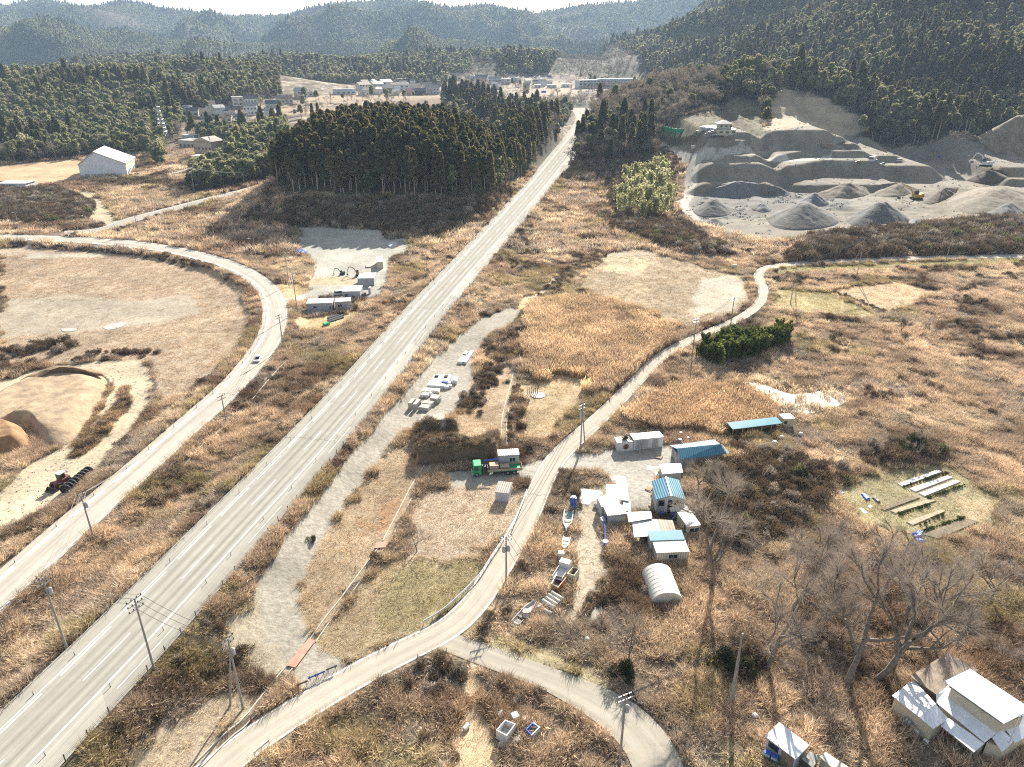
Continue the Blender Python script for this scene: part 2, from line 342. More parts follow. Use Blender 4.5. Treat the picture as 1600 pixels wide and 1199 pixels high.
zone([(645,694),(716,694),(716,672),(645,672)], (.17,.13,.085), .75, 'short', 2.2, .5, .4)  # upper cutting face: scrubby earth, with its shade painted into the dark ground colour
zone([(652,726),(778,726),(778,694),(652,694)], (.17,.13,.085), .75, 'short', 2.2, .5, .4)  # lower cutting face: shade painted into the ground colour likewise
zone([(1150,596),(1200,600),(1235,612),(1300,605),(1330,630),(1290,650),(1230,652),(1205,635)], (.36,.30,.22), .16, 'reed', .5, .4)
zone(GT, (.325,.30,.25), 0, jit=.14)
zone([(360,960),(405,940),(410,990),(450,1050),(400,1060),(345,1005)], (.36,.32,.24), .12, 'short', .7)
zone([(220,1165),(300,1100),(350,1085),(400,1090),(300,1199),(200,1240)], (.39,.325,.235), .5, 'short', .8)
# farm yard
zone([(868,742),(895,713),(925,710),(1000,700),(1035,698),(1060,708),(1060,722),(1030,732),(1020,760),(1018,800),(985,802),(980,760),(945,735),(918,727)], (.40,.375,.325), 0, jit=.4)
zone([(900,760),(950,740),(975,800),(945,800),(945,885),(925,950),(895,985),(880,960),(905,900),(905,800)], (.39,.335,.26), .10, 'short', .6)
zone([(720,1040),(748,1055),(755,1110),(772,1150),(785,1215),(715,1215),(735,1120)], (.47,.37,.24), .35, 'short', .8)
zone([(700,740),(800,732),(850,722),(862,738),(800,752),(700,760)], (.34,.32,.27), 0, jit=.2)
zone([(772,986),(830,1012),(905,1050),(950,1075),(945,1085),(870,1060),(800,1032),(765,1012)], (.37,.325,.20), .5, 'short', .7)
# depot yard on the left
zone([(465,354),(597,360),(607,375),(640,372),(640,392),(612,402),(602,460),(560,470),(520,470),(470,468),(478,455),(487,440),(492,415),(478,395),(462,388)], (.37,.365,.32), 0, jit=.6)
zone([(475,438),(530,432),(560,436),(545,447),(500,447)], (.45,.36,.24), .2, 'short', .7)
zone([(448,466),(475,461),(478,467),(450,473)], (.5,.48,.42), 0, jit=.1)
zone([(468,495),(560,485),(545,505),(500,520),(462,514)], (.46,.36,.21), .4, 'short', .7)
zone([(405,455),(470,440),(480,455),(455,470)], (.44,.35,.2), .4, 'short', .7)
# gym ground, quarry, far fields
zone([(-40,262),(120,248),(150,262),(125,283),(50,293),(-40,300)], (.47,.345,.21), 0, jit=.5)
zone([(1062,338),(1075,300),(1080,268),(1072,245),(1030,228),(1040,205),(1100,198),(1200,204),(1230,192),(1340,192),(1400,200),(1480,215),(1540,235),(1620,240),(1640,300),(1600,338),(1500,343),(1330,352),(1290,367),(1200,377),(1130,362)], (.20,.183,.15), 0, jit=1.)
zone([(1015,212),(1050,197),(1110,170),(1150,150),(1190,165),(1200,207),(1100,206)], (.115,.105,.065), .35, 'short', 1.5, .4)
zone([(1195,205),(1205,160),(1220,138),(1260,142),(1300,160),(1340,180),(1372,200),(1340,208)], (.40,.325,.23), 0, jit=1.)
zone([(1090,345),(1080,318),(1100,300),(1200,300),(1330,290),(1330,325),(1240,330),(1180,340)], (.16,.157,.145), 0, jit=1.)
zone([(1420,320),(1470,300),(1540,265),(1600,260),(1620,330),(1500,340)], (.215,.187,.14), 0, jit=1.)
zone([(1522,285),(1560,262),(1600,275),(1560,285)], (.22,.17,.11), 0, jit=1)
zone([(1030,222),(1055,232),(1078,243),(1120,240),(1300,244),(1300,249),(1120,247),(1092,252),(1085,290),(1072,322),(1094,346),(1082,346),(1060,322),(1070,290),(1074,255),(1050,240),(1030,230)], (.42,.40,.345), 0, jit=.3)
zone([(370,185),(400,168),(470,152),(560,146),(690,148),(690,175),(600,175),(480,178)], (.33,.255,.175), 0, jit=2)
zone([(700,128),(800,118),(905,130),(905,150),(850,158),(700,148)], (.30,.24,.17), 0, jit=2)
zone([(120,300),(150,300),(190,345),(165,352),(115,345)], (.42,.35,.24), .1)
zone([(860,110),(920,90),(985,88),(1000,112),(905,120)], (.17,.125,.09), 0, jit=3)
def zone_eval(x, y):
    """-> colour (N,3), density, kind code, height scale"""
    x = np.asarray(x, float); y = np.asarray(y, float)
    n1 = fbm(x / 9, y / 9, 61, 3); n2 = fbm(x / 30, y / 30, 63, 3); n3 = fbm(x / 2.2, y / 2.2, 67, 2)
    c = np.array((.362, .290, .218))[None] * (1 - (n2 - .5)[:, None] * .5) + (n1 - .5)[:, None] * np.array((.42, .335, .25))[None]
    fy = ss(560, 800, y)[:, None]; c = c * (1 - fy) + fy * c * np.array((.47, .45, .45))
    br = ss(.52, .68, fbm(x / 17, y / 17, 77, 3))[:, None]
    c = c * (1 - .55 * br * np.array((.85, .95, 1.0)))
    pa = ss(.56, .70, fbm(x / 11 + 5, y / 11, 177, 3))[:, None]; c = c * (1 - .75 * pa) + .75 * pa * np.array((.52, .44, .335))
    gy = ss(.58, .70, fbm(x / 8, y / 8 + 9, 178, 3))[:, None]; c = c * (1 - .6 * gy) + .6 * gy * np.array((.31, .275, .235))
    gr = ss(.62, .72, fbm(x / 14, y / 14, 91, 3))[:, None] * .5
    c = c * (1 - gr) + gr * np.array((.25, .22, .10))
    dens = np.full(x.shape, 1.0); kind = np.zeros(x.shape, int); hs = .75 + .6 * n1
    jx = (n3 - .5) * 3.2 + (n1 - .5) * 5; jy = (fbm(x / 2.2 + 40, y / 2.2, 69, 2) - .5) * 3.2 + (vn(x / 9 + 7, y / 9, 71) - .5) * 4
    K = {'dry': 0, 'short': 1, 'reed': 2}
    for (P, col, de, kd, h, var, jit) in ZN:
        m = inpoly(x + jx * jit, y + jy * jit, P)
        if not m.any(): continue
        f = (1 + (n1 - .5) * var * 1.8 + (n3 - .5) * var)[:, None]
        for kk in (.4, 1.9) if jit > .5 else (1.,):
            q = inpoly(x + jx * jit * kk, y + jy * jit * kk, P); w_ = 1. if jit <= .5 else (.45 if kk == 1.9 else .8); c[q] = c[q] * (1 - w_) + w_ * (col[None] * f[q])
        dens[m] = de; kind[m] = K[kd]; hs[m] = h * (.8 + .4 * n1[m])
    return np.clip(c, .02, .8), dens, kind, hs
# ---------------------------------------------------------------- woodland regions (pixel outlines of the ground they stand on)
WOODS = []      # (poly, spacing, species weights dict)
CLEAR = []
# ---------------------------------------------------------------- terrain sheet
def build_terrain():
    ys = [24.0]
    while ys[-1] < 7200: ys.append(ys[-1] * (1.0042 if ys[-1] < 700 else 1.0075))
    ys = np.array(ys); nc = 760
    s = np.linspace(-1, 1, nc); s = .93 * s + .17 * s ** 3
    X = s[None] * np.maximum(ys, 125)[:, None]; Y = np.repeat(ys[:, None], nc, 1); x = X.ravel(); y = Y.ravel()
    z = Hs(x, y)
    c, de, kd, hs = zone_eval(x, y)
    rough = np.where(kd == 1, .10, .34) * np.clip(de, .12, 1)
    onroad = np.zeros(x.shape)
    for (M, g, hw, reach) in ROADS:
        d, _ = polydist(x, y, M, hw, float(hw.max()) + 6); _, h1 = polydist(x, y, M, hw, float(hw.max()) + 6)
        onroad = np.maximum(onroad, 1 - ss(.0, 1.2, d - h1 - np.clip(y * .004, .4, 2)))
    z = z + rough * (fbm(x / 2.6, y / 2.6, 15, 3) - .42) * (1 - onroad) * ss(900, 400, y) - .06 * onroad
    # forest floor colours
    c = np.where((kd == 0)[:, None] & (de > .9)[:, None], c * (.40 + .25 * ss(300, 620, y) + .35 * ss(620, 900, y))[:, None], c)
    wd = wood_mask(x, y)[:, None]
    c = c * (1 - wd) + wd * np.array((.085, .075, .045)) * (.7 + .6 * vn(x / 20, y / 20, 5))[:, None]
    far = (ss(1900, 2300, y) + ss(250, 500, y) * 0)[:, None]
    fc = np.array((.05, .062, .04)) * (.6 + .8 * fbm(x / 60, y / 60, 8, 3))[:, None]; bb = ss(.55, .66, fbm(x / 260, y / 260, 19, 3))[:, None]
    fc = fc * (1 - bb) + bb * np.array((.11, .09, .07)); c = c * (1 - far) + far * fc
    m, n, l, o = newmat('earth'); b = n.new('ShaderNodeBsdfPrincipled'); b.inputs['Roughness'].default_value = .95; b.inputs['Specular IOR Level'].default_value = .1; l.new(b.outputs[0], o.inputs[0])
    a = n.new('ShaderNodeAttribute'); a.attribute_name = 'col'; tc = n.new('ShaderNodeTexCoord')
    t1 = n.new('ShaderNodeTexNoise'); t1.inputs['Scale'].default_value = 1.1; t1.inputs['Detail'].default_value = 9; t1.inputs['Roughness'].default_value = .72; l.new(tc.outputs['Object'], t1.inputs['Vector'])
    t2 = n.new('ShaderNodeTexNoise'); t2.inputs['Scale'].default_value = .06; t2.inputs['Detail'].default_value = 6; l.new(tc.outputs['Object'], t2.inputs['Vector'])
    r1 = n.new('ShaderNodeMapRange'); r1.inputs[1].default_value = .3; r1.inputs[2].default_value = .7; r1.inputs[3].default_value = .6; r1.inputs[4].default_value = 1.25; l.new(t1.outputs['Fac'], r1.inputs[0])
    r2 = n.new('ShaderNodeMapRange'); r2.inputs[1].default_value = .3; r2.inputs[2].default_value = .7; r2.inputs[3].default_value = .82; r2.inputs[4].default_value = 1.15; l.new(t2.outputs['Fac'], r2.inputs[0])
    mu = n.new('ShaderNodeMath'); mu.operation = 'MULTIPLY'; l.new(r1.outputs[0], mu.inputs[0]); l.new(r2.outputs[0], mu.inputs[1])
    mm = n.new('ShaderNodeMixRGB'); mm.blend_type = 'MULTIPLY'; mm.inputs[0].default_value = 1; l.new(a.outputs['Color'], mm.inputs[1]); l.new(mu.outputs[0], mm.inputs[2]); l.new(mm.outputs[0], b.inputs['Base Color'])
    bp = n.new('ShaderNodeBump'); bp.inputs['Strength'].default_value = .8; bp.inputs['Distance'].default_value = .22; l.new(t1.outputs['Fac'], bp.inputs['Height']); l.new(bp.outputs[0], b.inputs['Normal'])
    me = fastmesh('ground', np.c_[x, y, z], gridquads(len(ys), nc), m)
    at = me.attributes.new('col', 'FLOAT_COLOR', 'POINT'); at.data.foreach_set('color', np.c_[c, np.ones(len(c))].astype(np.float32).ravel())
    me.polygons.foreach_set('use_smooth', np.ones(len(me.polygons), bool))
    tag(link('ground', me), kind='structure')
# ---------------------------------------------------------------- roads
def roadmat(name, base, width_m, marks, dash=None, tracks=(), patch=0, stripes=0):
    """marks: (u_m from the left edge, width m, colour or None for dashes); u, v in metres come from the UV map"""
    m, n, l, o = newmat(name); b = n.new('ShaderNodeBsdfPrincipled'); b.inputs['Roughness'].default_value = .95; b.inputs['Specular IOR Level'].default_value = .08; l.new(b.outputs[0], o.inputs[0])
    uv = n.new('ShaderNodeUVMap'); uv.uv_map = 'road'; sp = n.new('ShaderNodeSeparateXYZ'); l.new(uv.outputs[0], sp.inputs[0])
    def mth(op, a, c=None):
        k = n.new('ShaderNodeMath'); k.operation = op
        for i, q in enumerate((a, c)):
            if q is None: continue
            if isinstance(q, (int, float)): k.inputs[i].default_value = q
            else: l.new(q, k.inputs[i])
        return k.outputs[0]
    U, V = sp.outputs[0], sp.outputs[1]
    tc = n.new('ShaderNodeTexCoord')
    t1 = n.new('ShaderNodeTexNoise'); t1.inputs['Scale'].default_value = .35; t1.inputs['Detail'].default_value = 8; t1.inputs['Roughness'].default_value = .7; l.new(tc.outputs['Object'], t1.inputs['Vector'])
    mpn = n.new('ShaderNodeMapping'); mpn.inputs['Scale'].default_value = (2.2, .03, 1); l.new(uv.outputs[0], mpn.inputs[0])
    t2 = n.new('ShaderNodeTexNoise'); t2.inputs['Scale'].default_value = 1.; t2.inputs['Detail'].default_value = 5; l.new(mpn.outputs[0], t2.inputs['Vector'])
    f = mth('ADD', mth('MULTIPLY', t1.outputs['Fac'], .42), mth('MULTIPLY', t2.outputs['Fac'], .7)); f = mth('ADD', f, .46)
    for (u, wd, k) in tracks:
        g = mth('SUBTRACT', U, u); g = mth('DIVIDE', mth('ABSOLUTE', g), wd); g = mth('MAXIMUM', mth('SUBTRACT', 1, g), 0); g = mth('MULTIPLY', g, k * 1.6); f = mth('MULTIPLY', f, mth('ADD', 1, g))
    col = n.new('ShaderNodeMixRGB'); col.blend_type = 'MULTIPLY'; col.inputs[0].default_value = 1; col.inputs[1].default_value = (*base, 1); l.new(f, col.inputs[2]); cur = col.outputs[0]
    if patch:
        vo = n.new('ShaderNodeTexVoronoi'); vo.voronoi_dimensions = '1D'; vo.inputs['Scale'].default_value = 1 / 31; l.new(mth('ADD', V, mth('MULTIPLY', U, .8)), vo.inputs['W'])
        wn = n.new('ShaderNodeTexWhiteNoise'); wn.noise_dimensions = '3D'; l.new(vo.outputs['Color'], wn.inputs[0])
        on = mth('GREATER_THAN', U, patch); amt = mth('MULTIPLY', mth('SUBTRACT', wn.outputs[0], .5), .38)
        k = mth('ADD', 1, mth('MULTIPLY', on, mth('ADD', amt, .05))); pm = n.new('ShaderNodeMixRGB'); pm.blend_type = 'MULTIPLY'; pm.inputs[0].default_value = 1; l.new(cur, pm.inputs[1]); l.new(k, pm.inputs[2]); cur = pm.outputs[0]
    # a few crack sealing lines across the carriageway
    cm = n.new('ShaderNodeTexNoise'); cm.noise_dimensions = '1D'; cm.inputs['Scale'].default_value = .7; l.new(U, cm.inputs['W'])
    cv = mth('ADD', V, mth('MULTIPLY', cm.outputs['Fac'], 3.)); cv = mth('PINGPONG', cv, 43.); ck = mth('LESS_THAN', cv, .12); ck = mth('SUBTRACT', 1, mth('MULTIPLY', ck, .45))
    c2 = n.new('ShaderNodeMixRGB'); c2.blend_type = 'MULTIPLY'; c2.inputs[0].default_value = 1; l.new(cur, c2.inputs[1]); l.new(ck, c2.inputs[2]); cur = c2.outputs[0]
    wear = n.new('ShaderNodeTexNoise'); wear.inputs['Scale'].default_value = 2.5; wear.inputs['Detail'].default_value = 6; l.new(tc.outputs['Object'], wear.inputs['Vector'])
    wr = n.new('ShaderNodeMapRange'); wr.inputs[1].default_value = .32; wr.inputs[2].default_value = .55; wr.inputs[3].default_value = .45; wr.inputs[4].default_value = 1.; l.new(wear.outputs['Fac'], wr.inputs[0])
    for (u, wd, ds) in marks:
        g = mth('LESS_THAN', mth('ABSOLUTE', mth('SUBTRACT', U, u)), wd / 2)
        if ds: g = mth('MULTIPLY', g, mth('LESS_THAN', mth('MODULO', mth('ADD', V, 1000), ds[0]), ds[1]))
        g = mth('MULTIPLY', g, wr.outputs[0]); k = n.new('ShaderNodeMixRGB'); l.new(g, k.inputs[0]); l.new(cur, k.inputs[1]); k.inputs[2].default_value = (.82, .80, .74, 1); cur = k.outputs[0]
    l.new(cur, b.inputs['Base Color'])
    bp = n.new('ShaderNodeBump'); bp.inputs['Strength'].default_value = .25; bp.inputs['Distance'].default_value = .02; l.new(wear.outputs['Fac'], bp.inputs['Height']); l.new(bp.outputs[0], b.inputs['Normal'])
    return m
def build_road(name, m, lift=.0, nx=13, wref=None):
    L, Rr, M, g, hw = RD[name]; n = len(M); t = np.linspace(0, 1, nx)
    P = L[:, None] * (1 - t)[None, :, None] + Rr[:, None] * t[None, :, None]
    z = np.repeat((g + lift)[:, None], nx, 1); V = np.c_[P.reshape(-1, 2), z.ravel()]
    s = np.r_[0, np.cumsum(np.hypot(*np.diff(M, axis=0).T))]
    Q = gridquads(n, nx)[:, ::-1]; me = fastmesh(name, V, Q, m)
    W = wref or float(hw[0] * 2)
    UV = np.c_[np.tile(t * W, n), np.repeat(s, nx)]; ul = me.uv_layers.new(name='road'); idx = np.empty(len(me.loops), np.int32); me.loops.foreach_get('vertex_index', idx)
    ul.data.foreach_set('uv', UV[idx].astype(np.float32).ravel()); me.polygons.foreach_set('use_smooth', np.ones(len(me.polygons), bool))
    return tag(link(name, me), kind='structure')
def build_roads():
    W = 13.0
    build_road('highway', roadmat('highway_asphalt', (.30, .285, .245), W, [(2.15, .12, None), (2.62, .2, (12, 9.)), (6.05, .15, (20, 8.5)), (9.35, .22, None), (11.2, .1, (30, 11))], tracks=[(3.7, .55, -.10), (5.1, .5, -.14), (7.0, .5, -.13), (8.4, .5, -.12), (4.4, .3, .06), (7.7, .3, .07), (10.1, .8, .12)], patch=9.6), wref=W)
    build_road('curved_road', roadmat('curved_asphalt', (.37, .345, .295), 7.6, [(1.55, .14, None), (1.95, .32, (11, 8)), (6.95, .16, None)], tracks=[(3.2, .6, -.08), (5.2, .7, .07)]), .004, 9, 7.6)
    build_road('local_road', roadmat('local_asphalt', (.36, .33, .275), 4., [(.22, .14, None), (3.78, .14, None)], tracks=[(1.2, .45, .07), (2.8, .45, .07)]), .008, 7, 4.)
    build_road('branch_road', roadmat('branch_asphalt', (.31, .285, .235), 3., [], tracks=[(.9, .4, .1), (2.1, .4, .1)]), .012, 7, 3.)
    build_road('side_road', roadmat('side_asphalt', (.30, .285, .25), 10., [(1.2, .3, None), (8.8, .3, None)]), .016, 7, 10.)
# ---------------------------------------------------------------- plant meshes
def leafmesh(name, quads, shade, m, tubes=None):
    V = quads.reshape(-1, 3); Q = np.arange(len(V)).reshape(-1, 4)
    me = fastmesh(name, V, Q, m)
    at = me.attributes.new('shade', 'FLOAT_COLOR', 'POINT'); s = np.repeat(shade, 4); s = np.repeat(s[:, None], 3, 1) if s.ndim == 1 else s
    at.data.foreach_set('color', np.c_[s, np.ones(len(s))].astype(np.float32).ravel()); return me
def rquads(C, size, r, flat=0., up=None):
    """quads of SIZE at centres C with random facing (flat -> horizontal)"""
    n = len(C); a = r.normal(size=(n, 3)); a[:, 2] *= 1 - flat; a /= np.linalg.norm(a, axis=1)[:, None]
    b = r.normal(size=(n, 3)); b[:, 2] *= 1 - flat; b -= (a * b).sum(1)[:, None] * a; b /= np.linalg.norm(b, axis=1)[:, None] + 1e-9
    s = (size * (.6 + .8 * r.random(n)))[:, None]; a = a * s; b = b * s * .75
    return np.stack([C - a - b, C + a - b, C + a + b, C - a + b], 1)
def tube_np(P, rad, k=6):
    """a tapered bent tube through points P -> verts, quads"""
    P = np.asarray(P, float); T = np.gradient(P, axis=0); T /= np.linalg.norm(T, axis=1)[:, None] + 1e-9
    ref = np.where(np.abs(T[:, 2:3]) > .9, np.array([[1., 0, 0]]), np.array([[0, 0, 1.]])); A = np.cross(T, ref); A /= np.linalg.norm(A, axis=1)[:, None] + 1e-9; B = np.cross(T, A)
    th = np.linspace(0, 2 * np.pi, k, endpoint=False); rad = np.asarray(rad, float)
    V = P[:, None] + rad[:, None, None] * (np.cos(th)[None, :, None] * A[:, None] + np.sin(th)[None, :, None] * B[:, None])
    i = np.arange(len(P) - 1)[:, None] * k; j = np.arange(k)[None]; jn = (j + 1) % k
    Q = np.stack([i + j, i + jn, i + k + jn, i + k + j], -1).reshape(-1, 4); return V.reshape(-1, 3), Q
class TB:
    def __init__(s): s.V = []; s.Q = []; s.n = 0
    def tube(s, P, rad, k=6):
        v, q = tube_np(P, rad, k); s.V.append(v); s.Q.append(q + s.n); s.n += len(v)
    def mesh(s, name, m): return fastmesh(name, np.vstack(s.V), np.vstack(s.Q), m)
BARK = pmat('bark', (.13, .10, .075), .9, .4, 3, bump=.05); BARK_PALE = pmat('pale_bark', (.42, .36, .29), .9, .35, 2, bump=.04); BARK_GREY = pmat('grey_bark', (.20, .17, .138), .9, .4, 2.5, bump=.05)
CEDAR = leafmat('cedar_needles', [(.095, .092, .040), (.165, .145, .068), (.115, .112, .050), (.225, .175, .085)], .4)
PINE = leafmat('pine_needles', [(.20, .205, .10), (.31, .305, .165), (.235, .24, .12), (.37, .345, .20)], .42)
BROAD = leafmat('evergreen_leaves', [(.11, .13, .055), (.18, .185, .085), (.14, .145, .06), (.21, .195, .095)], .4)
TWIG = leafmat('winter_twigs', [(.26, .215, .17), (.36, .305, .25), (.22, .18, .14), (.40, .34, .28)], .2)
BUSH = leafmat('bush_twigs', [(.155, .115, .077), (.25, .185, .125), (.11, .083, .056), (.21, .148, .095)], .15)
BAMB = leafmat('bamboo_leaves', [(.40, .395, .20), (.50, .48, .27), (.32, .33, .15), (.56, .52, .32)], .45)
SASA = leafmat('green_bamboo_leaves', [(.09, .115, .03), (.15, .17, .045), (.075, .095, .025)], .42)
GRASS = leafmat('dry_grass', [(.68, .64, .60), (1.02, .98, .93), (.84, .78, .70), (1.30, 1.28, 1.22)], .28, tint=True)
def cedar(seed, H=19., n=420, low=.42, q=.62):
    r = np.random.default_rng(seed); tb = TB(); tb.tube([(0, 0, -1), (0, 0, H * .5), (r.normal() * .2, r.normal() * .2, H * .95)], [.26, .19, .04], 6)
    u = r.random(n) ** .8; h = low + (1 - low) * u; rad = (1 - u) ** .75 * 2.5 * (.75 + .5 * np.sin(h * 55 + r.random() * 6) ** 2) + .22
    th = r.random(n) * 6.283; k = np.sqrt(r.random(n)) * .55 + .45
    C = np.c_[np.cos(th) * rad * k, np.sin(th) * rad * k, h * H - rad * k * .28]
    C = np.repeat(C, 2, 0) + r.normal(size=(2 * n, 3)) * .25
    return tb.mesh('cedar_trunk', BARK_PALE), leafmesh('cedar_crown', rquads(C, q, r, .45), .6 + .8 * r.random(2 * n), CEDAR)
def pine(seed, H=14., blobs=15, per=42, q=.5, mat_=None, trunk=BARK_GREY, low=.5):
    r = np.random.default_rng(seed); tb = TB(); lx, ly = r.normal(size=2) * .8
    tr = lambda t: np.array((lx * t * t, ly * t * t, H * .92 * t)); tb.tube([tr(t) - np.array((0, 0, 1.)) * (t == 0) for t in (0, .3, .6, 1)], [.24, .2, .14, .05], 6); C = []; S = []
    for i in range(blobs):
        t = low + (1 - low) * (i + .5) / blobs; rr = (2.9 * (1 - t) ** .6 + .5) * (.5 + .6 * r.random()); a = i * 2.4 + r.random()
        c = tr(t) + np.array((math.cos(a) * rr, math.sin(a) * rr, .6)); tb.tube([tr(t - .06), c], [.07, .02], 4)
        d = r.normal(size=(per, 3)); d /= np.linalg.norm(d, axis=1)[:, None]; C.append(c + d * np.array((1.35, 1.35, .75)) * (.55 + .5 * r.random((per, 1))) * (.8 + .5 * r.random())); S.append(np.full(per, .75 + .5 * r.random()) * (.75 + .5 * r.random(per)))
    return tb.mesh('pine_trunk', trunk), leafmesh('pine_crown', rquads(np.vstack(C), q, r, .35), np.concatenate(S), mat_ or PINE)
def bare(seed, H=10., n=300, spread=.42, w=.06):
    """leafless tree: limbs as tubes plus a haze of thin twigs"""
    r = np.random.default_rng(seed); tb = TB(); tips = []
    def grow(p, d, L, rad, lev):
        P = [p]; q = p; dd = d
        for i in range(3): dd = dd + r.normal(size=3) * .12 + np.array((0, 0, .04)); dd /= np.linalg.norm(dd); q = q + dd * L / 3; P.append(q)
        tb.tube(P, np.linspace(rad, rad * .62, 4), 6 if lev < 2 else 4)
        if lev >= 3 or rad < .02: tips.append((q, dd, L)); return
        for k in range(2 + (r.random() < .7) + (lev == 0)):
            e = dd + r.normal(size=3) * (.62 if lev else .75) * spread / .42; e[2] = abs(e[2]) * .8 + .3; e /= np.linalg.norm(e); grow(P[-1 - (k > 1)], e, L * (.62 + .22 * r.random()), rad * .58, lev + 1)
    grow(np.array((0, 0, -.3)), np.array((0, 0, 1.)), H * .38, H * .023, 0)
    Qs = []; S = []
    for (p, d, L) in tips:
        k = max(4, n // len(tips)); e = d + r.normal(size=(k, 3)) * .55; e /= np.linalg.norm(e, axis=1)[:, None]; ln = (L * (.5 + .6 * r.random(k)))[:, None]; s = np.cross(e, r.normal(size=(k, 3))); s /= np.linalg.norm(s, axis=1)[:, None]; s *= w / 2
        o = p - d * L * r.random((k, 1)) * .7; t = o + e * ln; Qs.append(np.stack([o - s, o + s, t + s * .3, t - s * .3], 1)); S.append(.7 + .6 * r.random(k))
    return tb.mesh('bare_limbs', BARK_GREY), leafmesh('bare_twigs', np.vstack(Qs), np.concatenate(S), TWIG)
def blades(name, n, R0, h0, h1, w, lean, m, seed, droop=.35, plume=0):
    r = np.random.default_rng(seed); a = r.random(n) * 6.283; rr = R0 * np.sqrt(r.random(n)); b = np.c_[np.cos(a) * rr, np.sin(a) * rr, np.full(n, -.08)]
    h = h0 + (h1 - h0) * r.random(n); d = np.c_[np.cos(a), np.sin(a), np.zeros(n)] * (lean * (.3 + rr / R0))[:, None] + r.normal(size=(n, 3)) * np.array((1, 1, 0)) * lean * .6
    md = b + d * h[:, None] * .4 + np.c_[np.zeros((n, 2)), h * .6]; tp = b + d * h[:, None] * (1 + droop) + np.c_[np.zeros((n, 2)), h]
    s = np.c_[r.normal(size=(n, 2)), np.zeros(n)]; s /= np.linalg.norm(s, axis=1)[:, None]; s *= w / 2
    q = np.vstack([np.stack([b - s, b + s, md + s * .9, md - s * .9], 1), np.stack([md - s * .9, md + s * .9, tp + s * .25, tp - s * .25], 1)])
    g = .55 + .95 * r.random(n) ** 1.2; sh = np.concatenate([g, g * 1.15])
    if plume:
        k = int(n * plume); tq = tp[:k]; e = d[:k] * .5 + np.array((0, 0, .35)); sw = s[:k] * 1.8; q = np.vstack([q, np.stack([tq - sw, tq + sw, tq + e + sw * .3, tq + e - sw * .3], 1)]); sh = np.concatenate([sh, np.full(k, 1.8)])
    return leafmesh(name, q, sh, m)
def bushmesh(name, n, R0, h, m, seed, q=.16):
    r = np.random.default_rng(seed); L = []; S = []
    for i in range(6):
        c = np.array((r.normal() * R0 * .42, r.normal() * R0 * .42, h * (.3 + .35 * r.random()))); k = n // 6; d = r.normal(size=(k, 3)); d /= np.linalg.norm(d, axis=1)[:, None]; L.append(c + d * np.array((R0 * .55, R0 * .55, h * .4)) * (.35 + .7 * r.random((k, 1)) ** .6)); S.append((.75 + .5 * r.random()) * (.65 + .7 * r.random(k)))
    C = np.vstack(L); C[:, 2] = np.abs(C[:, 2]); e = r.normal(size=(len(C), 3)) + np.array((0, 0, .9)) + C / R0 * .5; e /= np.linalg.norm(e, axis=1)[:, None]; s = np.cross(e, r.normal(size=e.shape)); s /= np.linalg.norm(s, axis=1)[:, None]
    e *= (q * 2 * (.6 + .8 * r.random(len(C))))[:, None]; s *= q * .35
    return leafmesh(name, np.stack([C - e - s, C - e + s, C + e + s * .5, C + e - s * .5], 1), np.concatenate(S), m)
# ---------------------------------------------------------------- scattering
def proto(meshes):
    """several meshes -> one unlinked prototype object"""
    if len(meshes) == 1: return bpy.data.objects.new(meshes[0].name, meshes[0])
    V = []; Q = []; MI = []; S = []; ms = []; n = 0
    for i, me in enumerate(meshes):
        k = len(me.vertices); v = np.empty(k * 3, np.float32); me.vertices.foreach_get('co', v); V.append(v.reshape(-1, 3)); q = np.empty(len(me.loops), np.int32); me.loops.foreach_get('vertex_index', q); Q.append(q.reshape(-1, 4) + n); MI.append(np.full(len(q) // 4, i, np.int32)); n += k
        if 'shade' in me.attributes: c = np.empty(k * 4, np.float32); me.attributes['shade'].data.foreach_get('color', c); S.append(c)
        else: S.append(np.ones(k * 4, np.float32))
        ms.append(me.materials[0])
    me = fastmesh(meshes[0].name + '_plant', np.vstack(V), np.vstack(Q), None)
    for m in ms: me.materials.append(m)
    me.polygons.foreach_set('material_index', np.concatenate(MI)); at = me.attributes.new('shade', 'FLOAT_COLOR', 'POINT'); at.data.foreach_set('color', np.concatenate(S))
    return bpy.data.objects.new(me.name, me)
